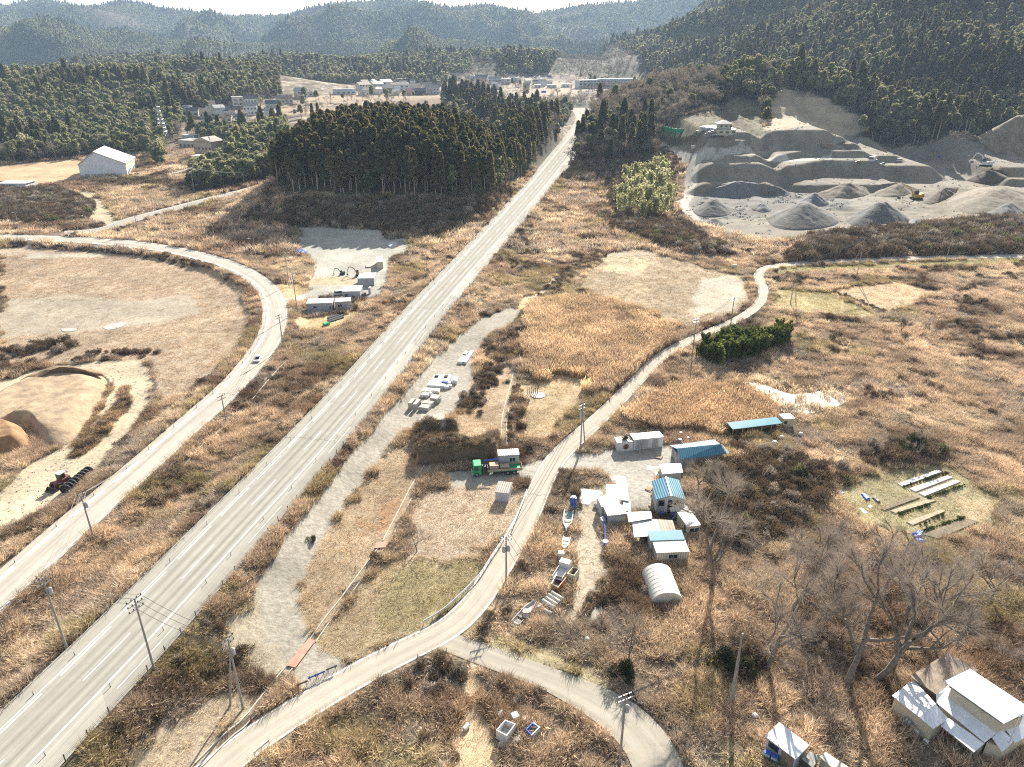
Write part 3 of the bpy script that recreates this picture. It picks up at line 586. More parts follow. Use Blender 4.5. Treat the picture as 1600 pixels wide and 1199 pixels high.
def scatter(name, pts, rz, scl, pick, tint, protos):
    """one stuff object drawing the prototypes at the points"""
    n = len(pts); me = bpy.data.meshes.new(name); me.vertices.add(n); me.vertices.foreach_set('co', np.asarray(pts, np.float32).ravel())
    for nm, ty, key, arr in (('rz', 'FLOAT_VECTOR', 'vector', rz), ('scl', 'FLOAT_VECTOR', 'vector', scl), ('pick', 'INT', 'value', pick), ('tint', 'FLOAT_COLOR', 'color', tint)):
        if arr is None: continue
        a = me.attributes.new(nm, ty, 'POINT'); a.data.foreach_set(key, np.asarray(arr, np.int32 if ty == 'INT' else np.float32).ravel())
    c = bpy.data.collections.new(name + '_kinds')
    for i, p in enumerate(protos): p.name = '%s_kind_%02d' % (name, i); c.objects.link(p)
    ob = link(name, me); g = bpy.data.node_groups.new(name, 'GeometryNodeTree'); g.interface.new_socket('Geometry', in_out='INPUT', socket_type='NodeSocketGeometry'); g.interface.new_socket('Geometry', in_out='OUTPUT', socket_type='NodeSocketGeometry')
    N = g.nodes; L = g.links; gi = N.new('NodeGroupInput'); go = N.new('NodeGroupOutput'); ci = N.new('GeometryNodeCollectionInfo'); ci.inputs['Collection'].default_value = c; ci.inputs['Separate Children'].default_value = True; ci.inputs['Reset Children'].default_value = True
    ip = N.new('GeometryNodeInstanceOnPoints'); ip.inputs['Pick Instance'].default_value = True
    def attr(nm, ty): k = N.new('GeometryNodeInputNamedAttribute'); k.data_type = ty; k.inputs['Name'].default_value = nm; return k.outputs['Attribute']
    L.new(gi.outputs[0], ip.inputs['Points']); L.new(ci.outputs[0], ip.inputs['Instance']); L.new(attr('pick', 'INT'), ip.inputs['Instance Index']); L.new(attr('rz', 'FLOAT_VECTOR'), ip.inputs['Rotation']); L.new(attr('scl', 'FLOAT_VECTOR'), ip.inputs['Scale']); L.new(ip.outputs[0], go.inputs[0])
    md = ob.modifiers.new('scatter', 'NODES'); md.node_group = g
    return tag(ob, kind='stuff')
BLOCK = []      # (poly or circle) footprints that keep plants off
def block_poly(P, pad=.4):
    P = np.array([tuple(p)[:2] for p in P]); c = P.mean(0); BLOCK.append(('p', c + (P - c) * (1 + pad / max(np.abs(P - c).max(), .1))))
def block_circ(x, y, r): BLOCK.append(('c', x, y, r))
def blocked(x, y):
    b = np.zeros(len(x), bool)
    for k in BLOCK:
        if k[0] == 'p': b |= inpoly(x, y, k[1])
        else: b |= (x - k[1]) ** 2 + (y - k[2]) ** 2 < k[3] ** 2
    return b
def roadfree(x, y, gap):
    ok = np.ones(len(x), bool)
    for (M, g, hw, reach) in ROADS:
        d, h1 = polydist(x, y, M, hw, float(hw.max()) + 4); ok &= d > h1 + gap
    return ok
# ---------------------------------------------------------------- woodland map
def wp(P): return np.array(gpoly(P))
W_RIGHT = wp([(792,292),(806,284),(846,232),(886,192),(892,170),(850,150),(790,150),(700,160),(690,185),(760,195),(795,235)])
W_GYM = wp([(300,304),(345,296),(430,279),(436,262),(432,232),(365,226),(345,250),(330,268),(300,290)])
W_GROVE = wp([(690,178),(770,182),(840,178),(845,150),(790,140),(700,140)])
W_TOWER = wp([(262,228),(430,222),(440,200),(440,190),(300,190),(270,205)])
CUT = wp([(1195,207),(1203,165),(1220,138),(1262,142),(1300,160),(1340,180),(1375,203),(1340,210)])
OFFSL = wp([(1015,212),(1050,197),(1110,170),(1150,150),(1190,165),(1200,207),(1100,206)])
QUA = wp([(1020,228),(1040,208),(1100,200),(1300,205),(1480,217),(1530,235),(1640,240),(1640,300),(1600,340),(1330,355),(1200,380),(1060,345)])
CL = [wp(p) for p in ([(-60,262),(120,247),(235,240),(245,262),(235,285),(50,293),(-60,300)], [(282,212),(400,212),(440,196),(470,186),(690,182),(700,146),(690,136),(560,138),(480,148),(380,160),(285,174)], [(690,152),(910,158),(1010,142),(1010,112),(900,112),(700,118)], [(258,262),(300,264),(362,256),(362,232),(285,212),(258,222)], [(265,128),(310,128),(310,112),(272,114)], [(860,112),(920,86),(1000,88),(1010,115)], [(730,118),(790,118),(780,96),(740,98)])]
def woods(x, y):
    """-> tree probability and species (0 cedar 1 pine 2 bare 3 broadleaf)"""
    x = np.asarray(x, float); y = np.asarray(y, float); a = x / np.maximum(y, 20)
    p = np.zeros(x.shape); sp = np.ones(x.shape, int); r = vn(x * 1.7, y * 1.7, 99); n = fbm(x / 70, y / 70, 101, 3)
    def put(m, prob, cut):
        p[m] = prob; q = np.clip(r[m] + (n[m] - .5) * 1.3, 0, 1); s = np.digitize(q, cut); sp[m] = s
    put((a > -.95) & (a < -.30) & (y > 545) & (y < 1330), .9, [.06, .58, .80])
    put(inpoly(x, y, W_GYM), .95, [.15, .8, .9]); put(inpoly(x, y, W_TOWER), .9, [.15, .75, .9])
    put((y > 1290) & (y < 1990) & (a > -.75) & (a < .2), .92, [.16, .72, .94])
    foot = np.interp(a, [.08, .15, .3, .45, .55, .62, .7, .9], [1500, 1300, 900, 720, 640, 600, 560, 520])
    put((a > .1) & (y > foot + 5) & (y < 2300), .97, [.27, .68, .90])
    d, z = polydist(x, y, SPUR, SPZ, 160)
    m = d < 72; put(m & (d < 60) & (a < .27), .95, [.03, .12, .985]); put(m & (a >= .27), .95, [.14, .8, .99])
    put((a > .12) & (y > 560) & (y < foot + 5) & (d >= 72) & (x > 100), .8, [.3, .6, .95])
    for c in (OFFSL, CUT, QUA): p[inpoly(x, y, c)] = 0
    put(inpoly(x, y, W_RIGHT), .9, [.32, .6, .95]); put(inpoly(x, y, W_GROVE), .95, [.6, .9, .98])
    q = ((x + 67) / 62) ** 4 + (np.where(y < 440, (y - 440) / 78, (y - 440) / 88)) ** 4; m = q < 1
    put(m, 1., [.90, .93, 1.0]); put(m & (y < 376), .85, [.78, .80, 1.0]); put(m & (x > -38 + 18 * (n - .5)) & (y > 385), .95, [.35, .92, 1.0])
    for c in CL: p[inpoly(x, y, c)] = 0
    m = inpoly(x, y, CL[5]) | inpoly(x, y, CL[6]) | ((a > -.02) & (a < .14) & (y > 900) & (y < 1290) & ~inpoly(x, y, CL[2])); p[m] = .45; sp[m] = 2
    m = (inpoly(x, y, CL[1]) | inpoly(x, y, CL[2])) & (r > .55); p[m] = np.where(n[m] > .55, .3, .05); sp[m] = np.where(r[m] > .8, 1, 2)
    p[y > 2050] = np.maximum(p[y > 2050], 0)
    far = (y > 2050) & (a > -1.0) & (a < .95); fs = np.digitize(np.clip(r + (fbm(x / 260, y / 260, 19, 3) - .5) * 1.6, 0, 1), [.16, .74]); p[far] = 1.; sp[far] = fs[far]
    return p, sp
def wood_mask(x, y): p, s = woods(x, y); return (p > .2) * 1.0
GN_TREE_LABEL = {0: ('cedar_tree', 'tall straight cedar packed in the dark plantation hill beside the highway', 'cedars of the hill plantation'), 1: ('pine_tree', 'green pine with clumped crown among the nearer pine woods', 'pines of the nearer woods'), 2: ('bare_tree', 'leafless grey winter tree at the wood edge', 'leafless trees at the wood edge')}
def build_woods():
    P = []; SPc = []
    def cand(y0, y1, sp, amin=-.80, amax=.80):
        n0 = int((y1 - y0) / sp); out = []
        for i in range(n0):
            yy = y0 + i * sp; nx = int((amax - amin) * yy / sp); xx = amin * yy + (np.arange(nx) + .5 * (i % 2)) * sp; out.append(np.c_[xx, np.full(nx, yy)])
        q = np.vstack(out); return q + rng.uniform(-.42, .42, q.shape) * sp
    for (y0, y1, sp) in ((350, 560, 3.4), (560, 900, 4.7), (900, 1330, 6.2), (1330, 2050, 7.5), (2050, 3000, 9.), (3000, 4500, 12.5)):
        q = cand(y0, y1, sp); pr, s = woods(q[:, 0], q[:, 1]); k = rng.random(len(q)) < pr; q = q[k]; s = s[k]
        k = roadfree(q[:, 0], q[:, 1], 3.) & ~blocked(q[:, 0], q[:, 1]); P.append(np.c_[q[k], np.full(k.sum(), sp)]); SPc.append(s[k])
    P = np.vstack(P); S = np.concatenate(SPc); z = Hs(P[:, 0], P[:, 1]); X = P[:, 0]; Y = P[:, 1]; n = len(P)
    # drop what lies behind a crest, out of sight from anywhere near the viewpoint
    vis = np.ones(n, bool)
    for t in np.linspace(.45, .985, 40):
        vis &= Hs(X * t, Y * t) < CAM_H + 6 + (z + 26 - CAM_H) * t
    X, Y, z, S, SP_ = X[vis], Y[vis], z[vis], S[vis], P[vis, 2]; n = len(X)
    gs = np.clip(SP_ / 7.2, 1, 3.) ; sc_ = rng.uniform(.56, 1.3, n) * np.where(Y > 1330, gs * np.where(Y > 2050, .72, .95), 1.0) * np.where((S == 1) & (Y < 900), .9, 1)
    hill = (((X + 67) / 66) ** 4 + ((Y - 440) / 92) ** 4) < 1.1
    sc_ = np.where(hill & (S == 0), rng.uniform(.78, 1.14, n), sc_)
    rz = rng.random(n) * 6.283
    var = {0: [cedar(100 + i, low=(.24, .40, .48, .56)[i]) for i in range(4)], 1: [pine(200 + i, H=13.5, low=.42 + .05 * i) for i in range(4)], 2: [bare(300 + i, H=10.5, n=420, w=.09) for i in range(4)]}
    dist = np.hypot(X, Y)
    taken = np.zeros(n, bool)
    inpic = np.abs(X / Y) < .72
    for s, cap in ((0, 300), (1, 300), (2, 260)):
        nm, lab, grp = GN_TREE_LABEL[s]
        idx = np.nonzero((S == s) & inpic & (hill if s == 0 else (Y < 1000)))[0]; idx = idx[np.argsort(dist[idx])][:cap]; taken[idx] = True
        for j in idx:
            tr, cr_ = var[s][int(rng.integers(4))]; r0 = bpy.data.objects.new(nm, None); COL.objects.link(r0); r0.location = (X[j], Y[j], z[j]); r0.rotation_euler = (0, 0, rz[j]); k = sc_[j]; r0.scale = (k * rng.uniform(.9, 1.1), k * rng.uniform(.9, 1.1), k)
            tag(r0, lab, 'tree', grp); link('trunk', tr, r0); link('crown' if s < 2 else 'branches', cr_, r0)
    m = ~taken; near = m & (Y < 1330); farr = m & (Y >= 1330)
    pro = [proto(list(v)) for s in (0, 1, 2) for v in var[s]] + [proto(list(pine(400 + i, H=9, blobs=14, per=46, mat_=BROAD, low=.22))) for i in range(2)]
    off = np.array([0, 4, 8, 12]); cnt = np.array([4, 4, 4, 2])
    def emit(name, k, pro, off, cnt):
        i = np.nonzero(k)[0]; pk = off[S[i]] + rng.integers(0, 99, len(i)) % cnt[S[i]]; scatter(name, np.c_[X[i], Y[i], z[i] - .2], np.c_[rng.normal(size=(len(i), 2)) * .04, rz[i]], np.c_[sc_[i], sc_[i], sc_[i] * rng.uniform(.9, 1.1, len(i))], pk, None, pro)
    emit('mixed_forest', near, pro, off, cnt)
    lo = [proto(list(cedar(500 + i, n=110, low=.25, q=1.25))) for i in range(3)] + [proto(list(pine(510 + i, H=12.5, blobs=9, per=16, q=1.0, low=.3))) for i in range(3)] + [proto(list(bare(520 + i, H=10., n=160, w=.2))) for i in range(3)] + [proto(list(pine(530, H=9, blobs=9, per=16, q=1.0, mat_=BROAD, low=.2)))]
    emit('distant_forest', farr, lo, np.array([0, 3, 6, 9]), np.array([3, 3, 3, 1]))
    print('trees', n, 'near', near.sum(), 'far', farr.sum())
# ---------------------------------------------------------------- dry grass, reeds and brush
THICK = [wp(p) for p in ([(1215,415),(1245,398),(1275,374),(1335,360),(1490,352),(1640,345),(1640,396),(1480,398),(1350,402)], [(940,335),(985,352),(1060,348),(1110,378),(1145,402),(1085,398),(1000,372),(950,352)], [(-20,345),(60,352),(132,346),(148,325),(110,303),(-20,288)], [(118,288),(262,292),(262,268),(235,280)], [(375,345),(440,352),(600,358),(690,372),(760,330),(800,300),(790,292),(700,310),(560,318),(430,318),(400,330)], [(905,238),(960,226),(1040,232),(1058,250),(1055,300),(1035,345),(960,340),(950,290)], [(1100,740),(1200,700),(1330,735),(1320,760),(1180,860),(1110,850)], [(1130,1010),(1165,1000),(1195,1040),(1150,1060),(1125,1050)], [(1350,700),(1460,690),(1470,715),(1400,722),(1350,735)])]
THH = [2.6, 2.1, 2.2, 1.7, 1.8, 1.8, 1.25, 1.3, 1.4]
def build_grass():
    gp = [proto([blades('grass_tuft', 60, .62, .25, .85, .05, .42, GRASS, 40 + i)]) for i in range(4)]
    sp_ = [proto([blades('short_tuft', 46, .9, .06, .26, .05, .9, GRASS, 50 + i)]) for i in range(2)]
    rp = [proto([blades('reed_tuft', 46, .8, 1.2, 2.1, .045, .12, GRASS, 60 + i, .1, .45)]) for i in range(3)]
    gf = [proto([blades('grass_patch', 64, 1.25, .4, 1.2, .13, .40, GRASS, 70 + i)]) for i in range(3)]
    pro = gp + sp_ + rp + gf
    for nm, y0, y1, n0, far in (('dry_grass', 36, 150, 125000, 0), ('dry_grass_field', 150, 290, 130000, 0), ('dry_grass_slopes', 290, 620, 85000, 1)):
        u = rng.random(n0); y = np.sqrt(y0 ** 2 + u * (y1 ** 2 - y0 ** 2)); x = (rng.random(n0) * 2 - 1) * .84 * y
        if y0 < 60: x = (rng.random(n0) * 2 - 1) * 1.0 * np.maximum(y, 92)
        c, de, kd, hs = zone_eval(x, y); cl = fbm(x / 3.1, y / 3.1, 141, 3); cw = ss(.36, .60, cl); k = rng.random(n0) < np.where((kd == 0) & (de > .9), .30 + .85 * cw, np.minimum(de, 1)); hs = np.where(kd == 0, hs * (.62 + .75 * cw), hs); wd = wood_mask(x, y) > .5; k &= ~wd; k &= roadfree(x, y, .55 if not far else .9) & ~blocked(x, y)
        x, y, c, de, kd, hs = x[k], y[k], c[k], de[k], kd[k], hs[k]; z = Hs(x, y); m = len(x)
        pk = np.where(kd == 1, 4 + rng.integers(0, 2, m), np.where(kd == 2, 6 + rng.integers(0, 3, m), (9 + rng.integers(0, 3, m)) if far else rng.integers(0, 4, m)))
        sc_ = (.75 + .55 * rng.random(m)) * (1.2 if far else 1.); sc_ *= np.where(y0 >= 150, 1.15, 1.)
        tint = np.clip(c * 1.5 * (.78 + .44 * rng.random((m, 1))), 0, .95)
        scatter(nm, np.c_[x, y, z], np.c_[rng.normal(size=(m, 2)) * .12, rng.random(m) * 6.283], np.c_[sc_, sc_, sc_ * hs * np.where(kd == 0, 1, 1)], pk, np.c_[tint, np.ones(m)], pro if nm == 'dry_grass' else [bpy.data.objects.new(p.name, p.data) for p in pro]); print(nm, m)
    # brush
    bm = [proto([bushmesh('brush', 420, 1.3, 1.5, BUSH, 80 + i, .13)]) for i in range(3)] + [proto([bushmesh('grey_brush', 420, 1.3, 1.7, TWIG, 85 + i, .13)]) for i in range(2)] + [proto([bushmesh('green_brush', 380, 1.3, 1.5, BROAD, 88, .15)])]
    X = []; 
    n0 = 62000; u = rng.random(n0); y = np.sqrt(52 ** 2 + u * (520 ** 2 - 52 ** 2)); x = (rng.random(n0) * 2 - 1) * .84 * y
    c, de, kd, hs = zone_eval(x, y); f = fbm(x / 17, y / 17, 77, 3); g = fbm(x / 6, y / 6, 79, 2); k = (kd == 0) & (de > .9) & (f + (g - .5) * .6 > .60) & (rng.random(n0) < np.clip(1.1 - y / 600, .25, 1)) & ~(wood_mask(x, y) > .5) & roadfree(x, y, 1.2) & ~blocked(x, y)
    X.append(np.c_[x[k], y[k], rng.uniform(.3, .85, k.sum()) * (1 + y[k] / 500), np.where(rng.random(k.sum()) < .12, 3, 0)])
    for P, h in zip(THICK, THH):
        x0, y0 = P.min(0); x1, y1 = P.max(0); ar = (x1 - x0) * (y1 - y0); n1 = int(ar / (1.5 * h) * 1.1); x = rng.uniform(x0, x1, n1); y = rng.uniform(y0, y1, n1); k = inpoly(x, y, P) & roadfree(x, y, 1.5) & ~blocked(x, y); X.append(np.c_[x[k], y[k], h * rng.uniform(.5, 1.25, k.sum()), np.where(rng.random(k.sum()) < .10, 3, np.where(rng.random(k.sum()) < .05, 5, 0))])
    for P, wd, h in ((((1205, 436), (1290, 441), (1345, 434), (1408, 436), (1470, 457)), 1.6, 1.1), (((1290, 452), (1340, 470), (1385, 490)), 1., .7), (((1385, 492), (1450, 478), (1490, 458), (1560, 442), (1625, 428)), 2., 1.), (((1490, 505), (1540, 520), (1600, 532)), 2.2, 1.3), (((1180, 440), (1176, 470), (1150, 500), (1080, 540)), 1.2, .6), (((735, 640), (800, 520), (880, 440), (930, 400)), 3.2, 1.), (((790, 700), (800, 640), (806, 590)), 1., .6), (((1000, 590), (940, 640), (880, 700)), 1.2, .6), (((650, 684), (715, 684)), 1.2, .6), (((652, 708), (776, 708)), 2., .7), (((0, 380), (130, 388), (230, 397), (320, 418)), 1.5, .9), (((30, 560), (60, 540), (110, 548)), 3.5, 1.5), (((130, 560), (180, 552), (250, 550)), 2., 1.1), (((880, 735), (845, 830), (780, 940), (760, 985)), 2., .9), (((885, 745), (905, 760), (880, 800)), 2, .9)):
        W = smooth(np.array([tuple(G(*p)[:2]) for p in P]), 1); n1 = int(np.hypot(*np.diff(W, axis=0).T).sum() * wd * .9 / h); q = resample(W, 400)[rng.integers(0, 400, n1)] + rng.normal(size=(n1, 2)) * wd * .55; k = roadfree(q[:, 0], q[:, 1], .8) & ~blocked(q[:, 0], q[:, 1]); X.append(np.c_[q[k], h * rng.uniform(.45, 1.0, k.sum()), np.where(rng.random(k.sum()) < .2, 3, 0)])
    A = np.vstack(X); m = len(A); pk = np.where(A[:, 3] == 0, rng.integers(0, 3, m), np.where(A[:, 3] == 3, 3 + rng.integers(0, 2, m), 5)); z = Hs(A[:, 0], A[:, 1])
    scatter('brushwood', np.c_[A[:, :2], z - .1], np.c_[rng.normal(size=(m, 2)) * .1, rng.random(m) * 6.283], np.c_[A[:, 2], A[:, 2], A[:, 2] * rng.uniform(.7, 1.2, m)], pk, None, bm); print('brush', m)
# ---------------------------------------------------------------- object kit
class MB:
    def __init__(s): s.V = []; s.F = []
    def add(s, V, F): n = len(s.V); s.V += [tuple(v) for v in V]; s.F += [tuple(i + n for i in f) for f in F]; return s
    def box(s, x0, x1, y0, y1, z0, z1, tx=0, ty=0):
        a = [(x0, y0, z0), (x1, y0, z0), (x1, y1, z0), (x0, y1, z0), (x0 + tx, y0 + ty, z1), (x1 - tx, y0 + ty, z1), (x1 - tx, y1 - ty, z1), (x0 + tx, y1 - ty, z1)]
        return s.add(a, [(3, 2, 1, 0), (4, 5, 6, 7), (0, 1, 5, 4), (1, 2, 6, 5), (2, 3, 7, 6), (3, 0, 4, 7)])
    def bev(s, x0, x1, y0, y1, z0, z1, b=.06):
        """box with chamfered upright and top edges"""
        o = [(x0 + b, y0), (x1 - b, y0), (x1, y0 + b), (x1, y1 - b), (x1 - b, y1), (x0 + b, y1), (x0, y1 - b), (x0, y0 + b)]
        cx, cy = (x0 + x1) / 2, (y0 + y1) / 2; i = [(cx + (p[0] - cx) * (1 - 2 * b / (x1 - x0)), cy + (p[1] - cy) * (1 - 2 * b / (y1 - y0))) for p in o]
        V = [(*p, z0) for p in o] + [(*p, z1 - b) for p in o] + [(*p, z1) for p in i]; F = [tuple(range(7, -1, -1)), tuple(range(16, 24))]
        for k in (0, 8): F += [(k + j, k + (j + 1) % 8, k + 8 + (j + 1) % 8, k + 8 + j) for j in range(8)]
        return s.add(V, F)
    def tube(s, p0, p1, r0, r1=None, k=8):
        r1 = r0 if r1 is None else r1; v, q = tube_np([p0, p1], [r0, r1], k); n = len(v) // 2
        return s.add(v, [tuple(f) for f in q] + [tuple(range(n - 1, -1, -1)), tuple(range(n, 2 * n))])
    def path(s, P, r, k=6): v, q = tube_np(P, np.full(len(P), r) if np.isscalar(r) else r, k); return s.add(v, [tuple(f) for f in q])
    def slab(s, C, th=.1):
        C = [Vector(c) for c in C]; n = (C[1] - C[0]).cross(C[2] - C[0]).normalized()
        if n.z < 0: C = C[::-1]; n = -n
        B = [c - n * th for c in C]; k = len(C)
        return s.add(C + B, [tuple(range(k)), tuple(range(2 * k - 1, k - 1, -1))] + [(i, k + i, k + (i + 1) % k, (i + 1) % k) for i in range(k)])
    def prism(s, P, z0, z1):
        a = sum(P[i][0] * P[(i + 1) % len(P)][1] - P[(i + 1) % len(P)][0] * P[i][1] for i in range(len(P)))
        if a < 0: P = P[::-1]
        k = len(P); return s.add([(p[0], p[1], z0) for p in P] + [(p[0], p[1], z1) for p in P], [tuple(range(k - 1, -1, -1)), tuple(range(k, 2 * k))] + [(i, (i + 1) % k, k + (i + 1) % k, k + i) for i in range(k)])
    def lathe(s, prof, k=16, c=(0, 0, 0), ax='z'):
        V = []; F = []
        for r, z in prof:
            for j in range(k):
                t = 6.28318 * j / k; p = (r * math.cos(t), r * math.sin(t), z)
                if ax == 'y': p = (p[0], p[2], p[1])
                if ax == 'x': p = (p[2], p[0], p[1])
                V.append((p[0] + c[0], p[1] + c[1], p[2] + c[2]))
        for i in range(len(prof) - 1): F += [(i * k + j, i * k + (j + 1) % k, (i + 1) * k + (j + 1) % k, (i + 1) * k + j) for j in range(k)]
        return s.add(V, F + [tuple(range(k))[::-1], tuple(range(len(V) - k, len(V)))])
    def put(s, name, m, parent=None, sm=False): return mesh_obj(name, s.V, s.F, m, parent, sm)
def thing(name, label, cat, loc, rz=0, group=None):
    o = bpy.data.objects.new(name, None); COL.objects.link(o); o.location = loc; o.rotation_euler = (0, 0, rz); o.empty_display_size = .3
    return tag(o, label, cat, group)
def kids(o): return [c for c in bpy.data.objects if c.parent == o]
def dup(root, loc, rz=0, label=None, scale=None):
    r = root.copy(); COL.objects.link(r); r.location = loc; r.rotation_euler = (0, 0, rz)
    if label: r['label'] = label
    if scale: r.scale = scale
    for ch in root.children:
        c = ch.copy(); COL.objects.link(c); c.parent = r
        for g in ch.children: d = g.copy(); COL.objects.link(d); d.parent = c
    return r
def frame(a, b):
    A, B = G(*a), G(*b); d = B - A; return A, math.atan2(d.y, d.x), math.hypot(d.x, d.y)
def loc2w(A, rz, x, y): return (A.x + x * math.cos(rz) - y * math.sin(rz), A.y + x * math.sin(rz) + y * math.cos(rz))
CREAM = pmat('cream_wall', (.55, .50, .37), .7, .12, .8); WHITEW = pmat('white_wall', (.62, .62, .60), .65, .1, .7); GREYW = pmat('grey_panel', (.42, .43, .45), .6, .14, .8, corr=('X', .35))
GREYWP = pmat('grey_wall', (.40, .41, .42), .65, .14, .6); TANW = pmat('tan_wall', (.46, .38, .28), .7, .15, .6); DARKW = pmat('dark_wall', (.075, .075, .08), .6, .2, .8); BROWNW = pmat('brown_board', (.25, .19, .14), .8, .25, 1.5)
WROOF = pmat('white_roof_sheet', (.50, .485, .445), .5, .14, .5, corr=('X', .45)); HROOF = pmat('bluish_white_roof', (.74, .77, .80), .45, .14, .6); WFLAT = pmat('white_roof', (.55, .53, .48), .55, .16, .5); GROOF = pmat('grey_roof_sheet', (.36, .34, .30), .55, .22, .7, corr=('X', .5)); TROOF = pmat('rusty_tan_roof', (.42, .34, .26), .7, .3, .9, corr=('X', .5))
BROOF = pmat('blue_roof_sheet', (.055, .22, .32), .42, .14, .6, corr=('X', .4)); BFLAT = pmat('teal_roof', (.06, .26, .34), .42, .14, .6); OLDROOF = pmat('weathered_brown_roof', (.30, .235, .18), .8, .3, .8, bump=.03); NAVYR = pmat('dark_blue_tiles', (.05, .07, .12), .5, .2, 1)
DARKR = pmat('dark_grey_tiles', (.10, .10, .105), .55, .2, 1); GLASS = pmat('dark_glass', (.03, .035, .045), .12, .1, .5, spec=.6); STEEL = pmat('galvanised_steel', (.48, .49, .50), .38, .15, 2, metal=.6); CONC = pmat('concrete', (.40, .385, .35), .85, .2, 1.2, bump=.02); CONCD = pmat('pole_concrete', (.30, .285, .26), .8, .2, 1.5)
BLACK = pmat('black_rubber', (.025, .025, .027), .8, .2, 3); DKSTEEL = pmat('dark_steel', (.07, .068, .065), .5, .2, 3); WOOD = pmat('bare_wood', (.42, .33, .23), .8, .25, 2, streak=(1, 8, 8)); WPAINT = pmat('white_paint', (.62, .62, .60), .4, .08, 1.5); BLUEP = pmat('blue_plastic', (.04, .10, .42), .45, .15, 2); BLUET = pmat('blue_tarp', (.05, .13, .50), .5, .25, 2, bump=.05)
TARP = pmat('pale_tarp', (.66, .60, .49), .7, .12, .8, bump=.06); REDP = pmat('red_paint', (.24, .065, .045), .5, .2, 2); YEL = pmat('yellow_paint', (.60, .36, .04), .45, .15, 2); ORG = pmat('orange_paint', (.55, .16, .04), .5, .2, 2); GREENP = pmat('green_cab_paint', (.02, .32, .13), .35, .1, 1); RUSTPL = pmat('salmon_steel_plate', (.50, .24, .17), .65, .25, .7)
FILM = pmat('greenhouse_film', (.60, .58, .51), .45, .12, .8); NETG = pmat('green_net', (.03, .42, .20), .6, .12, .6); INSUL = pmat('dark_insulator', (.05, .05, .052), .4, .1, 3); CURT = pmat('pale_curtain', (.5, .5, .47), .8, .1, 2)
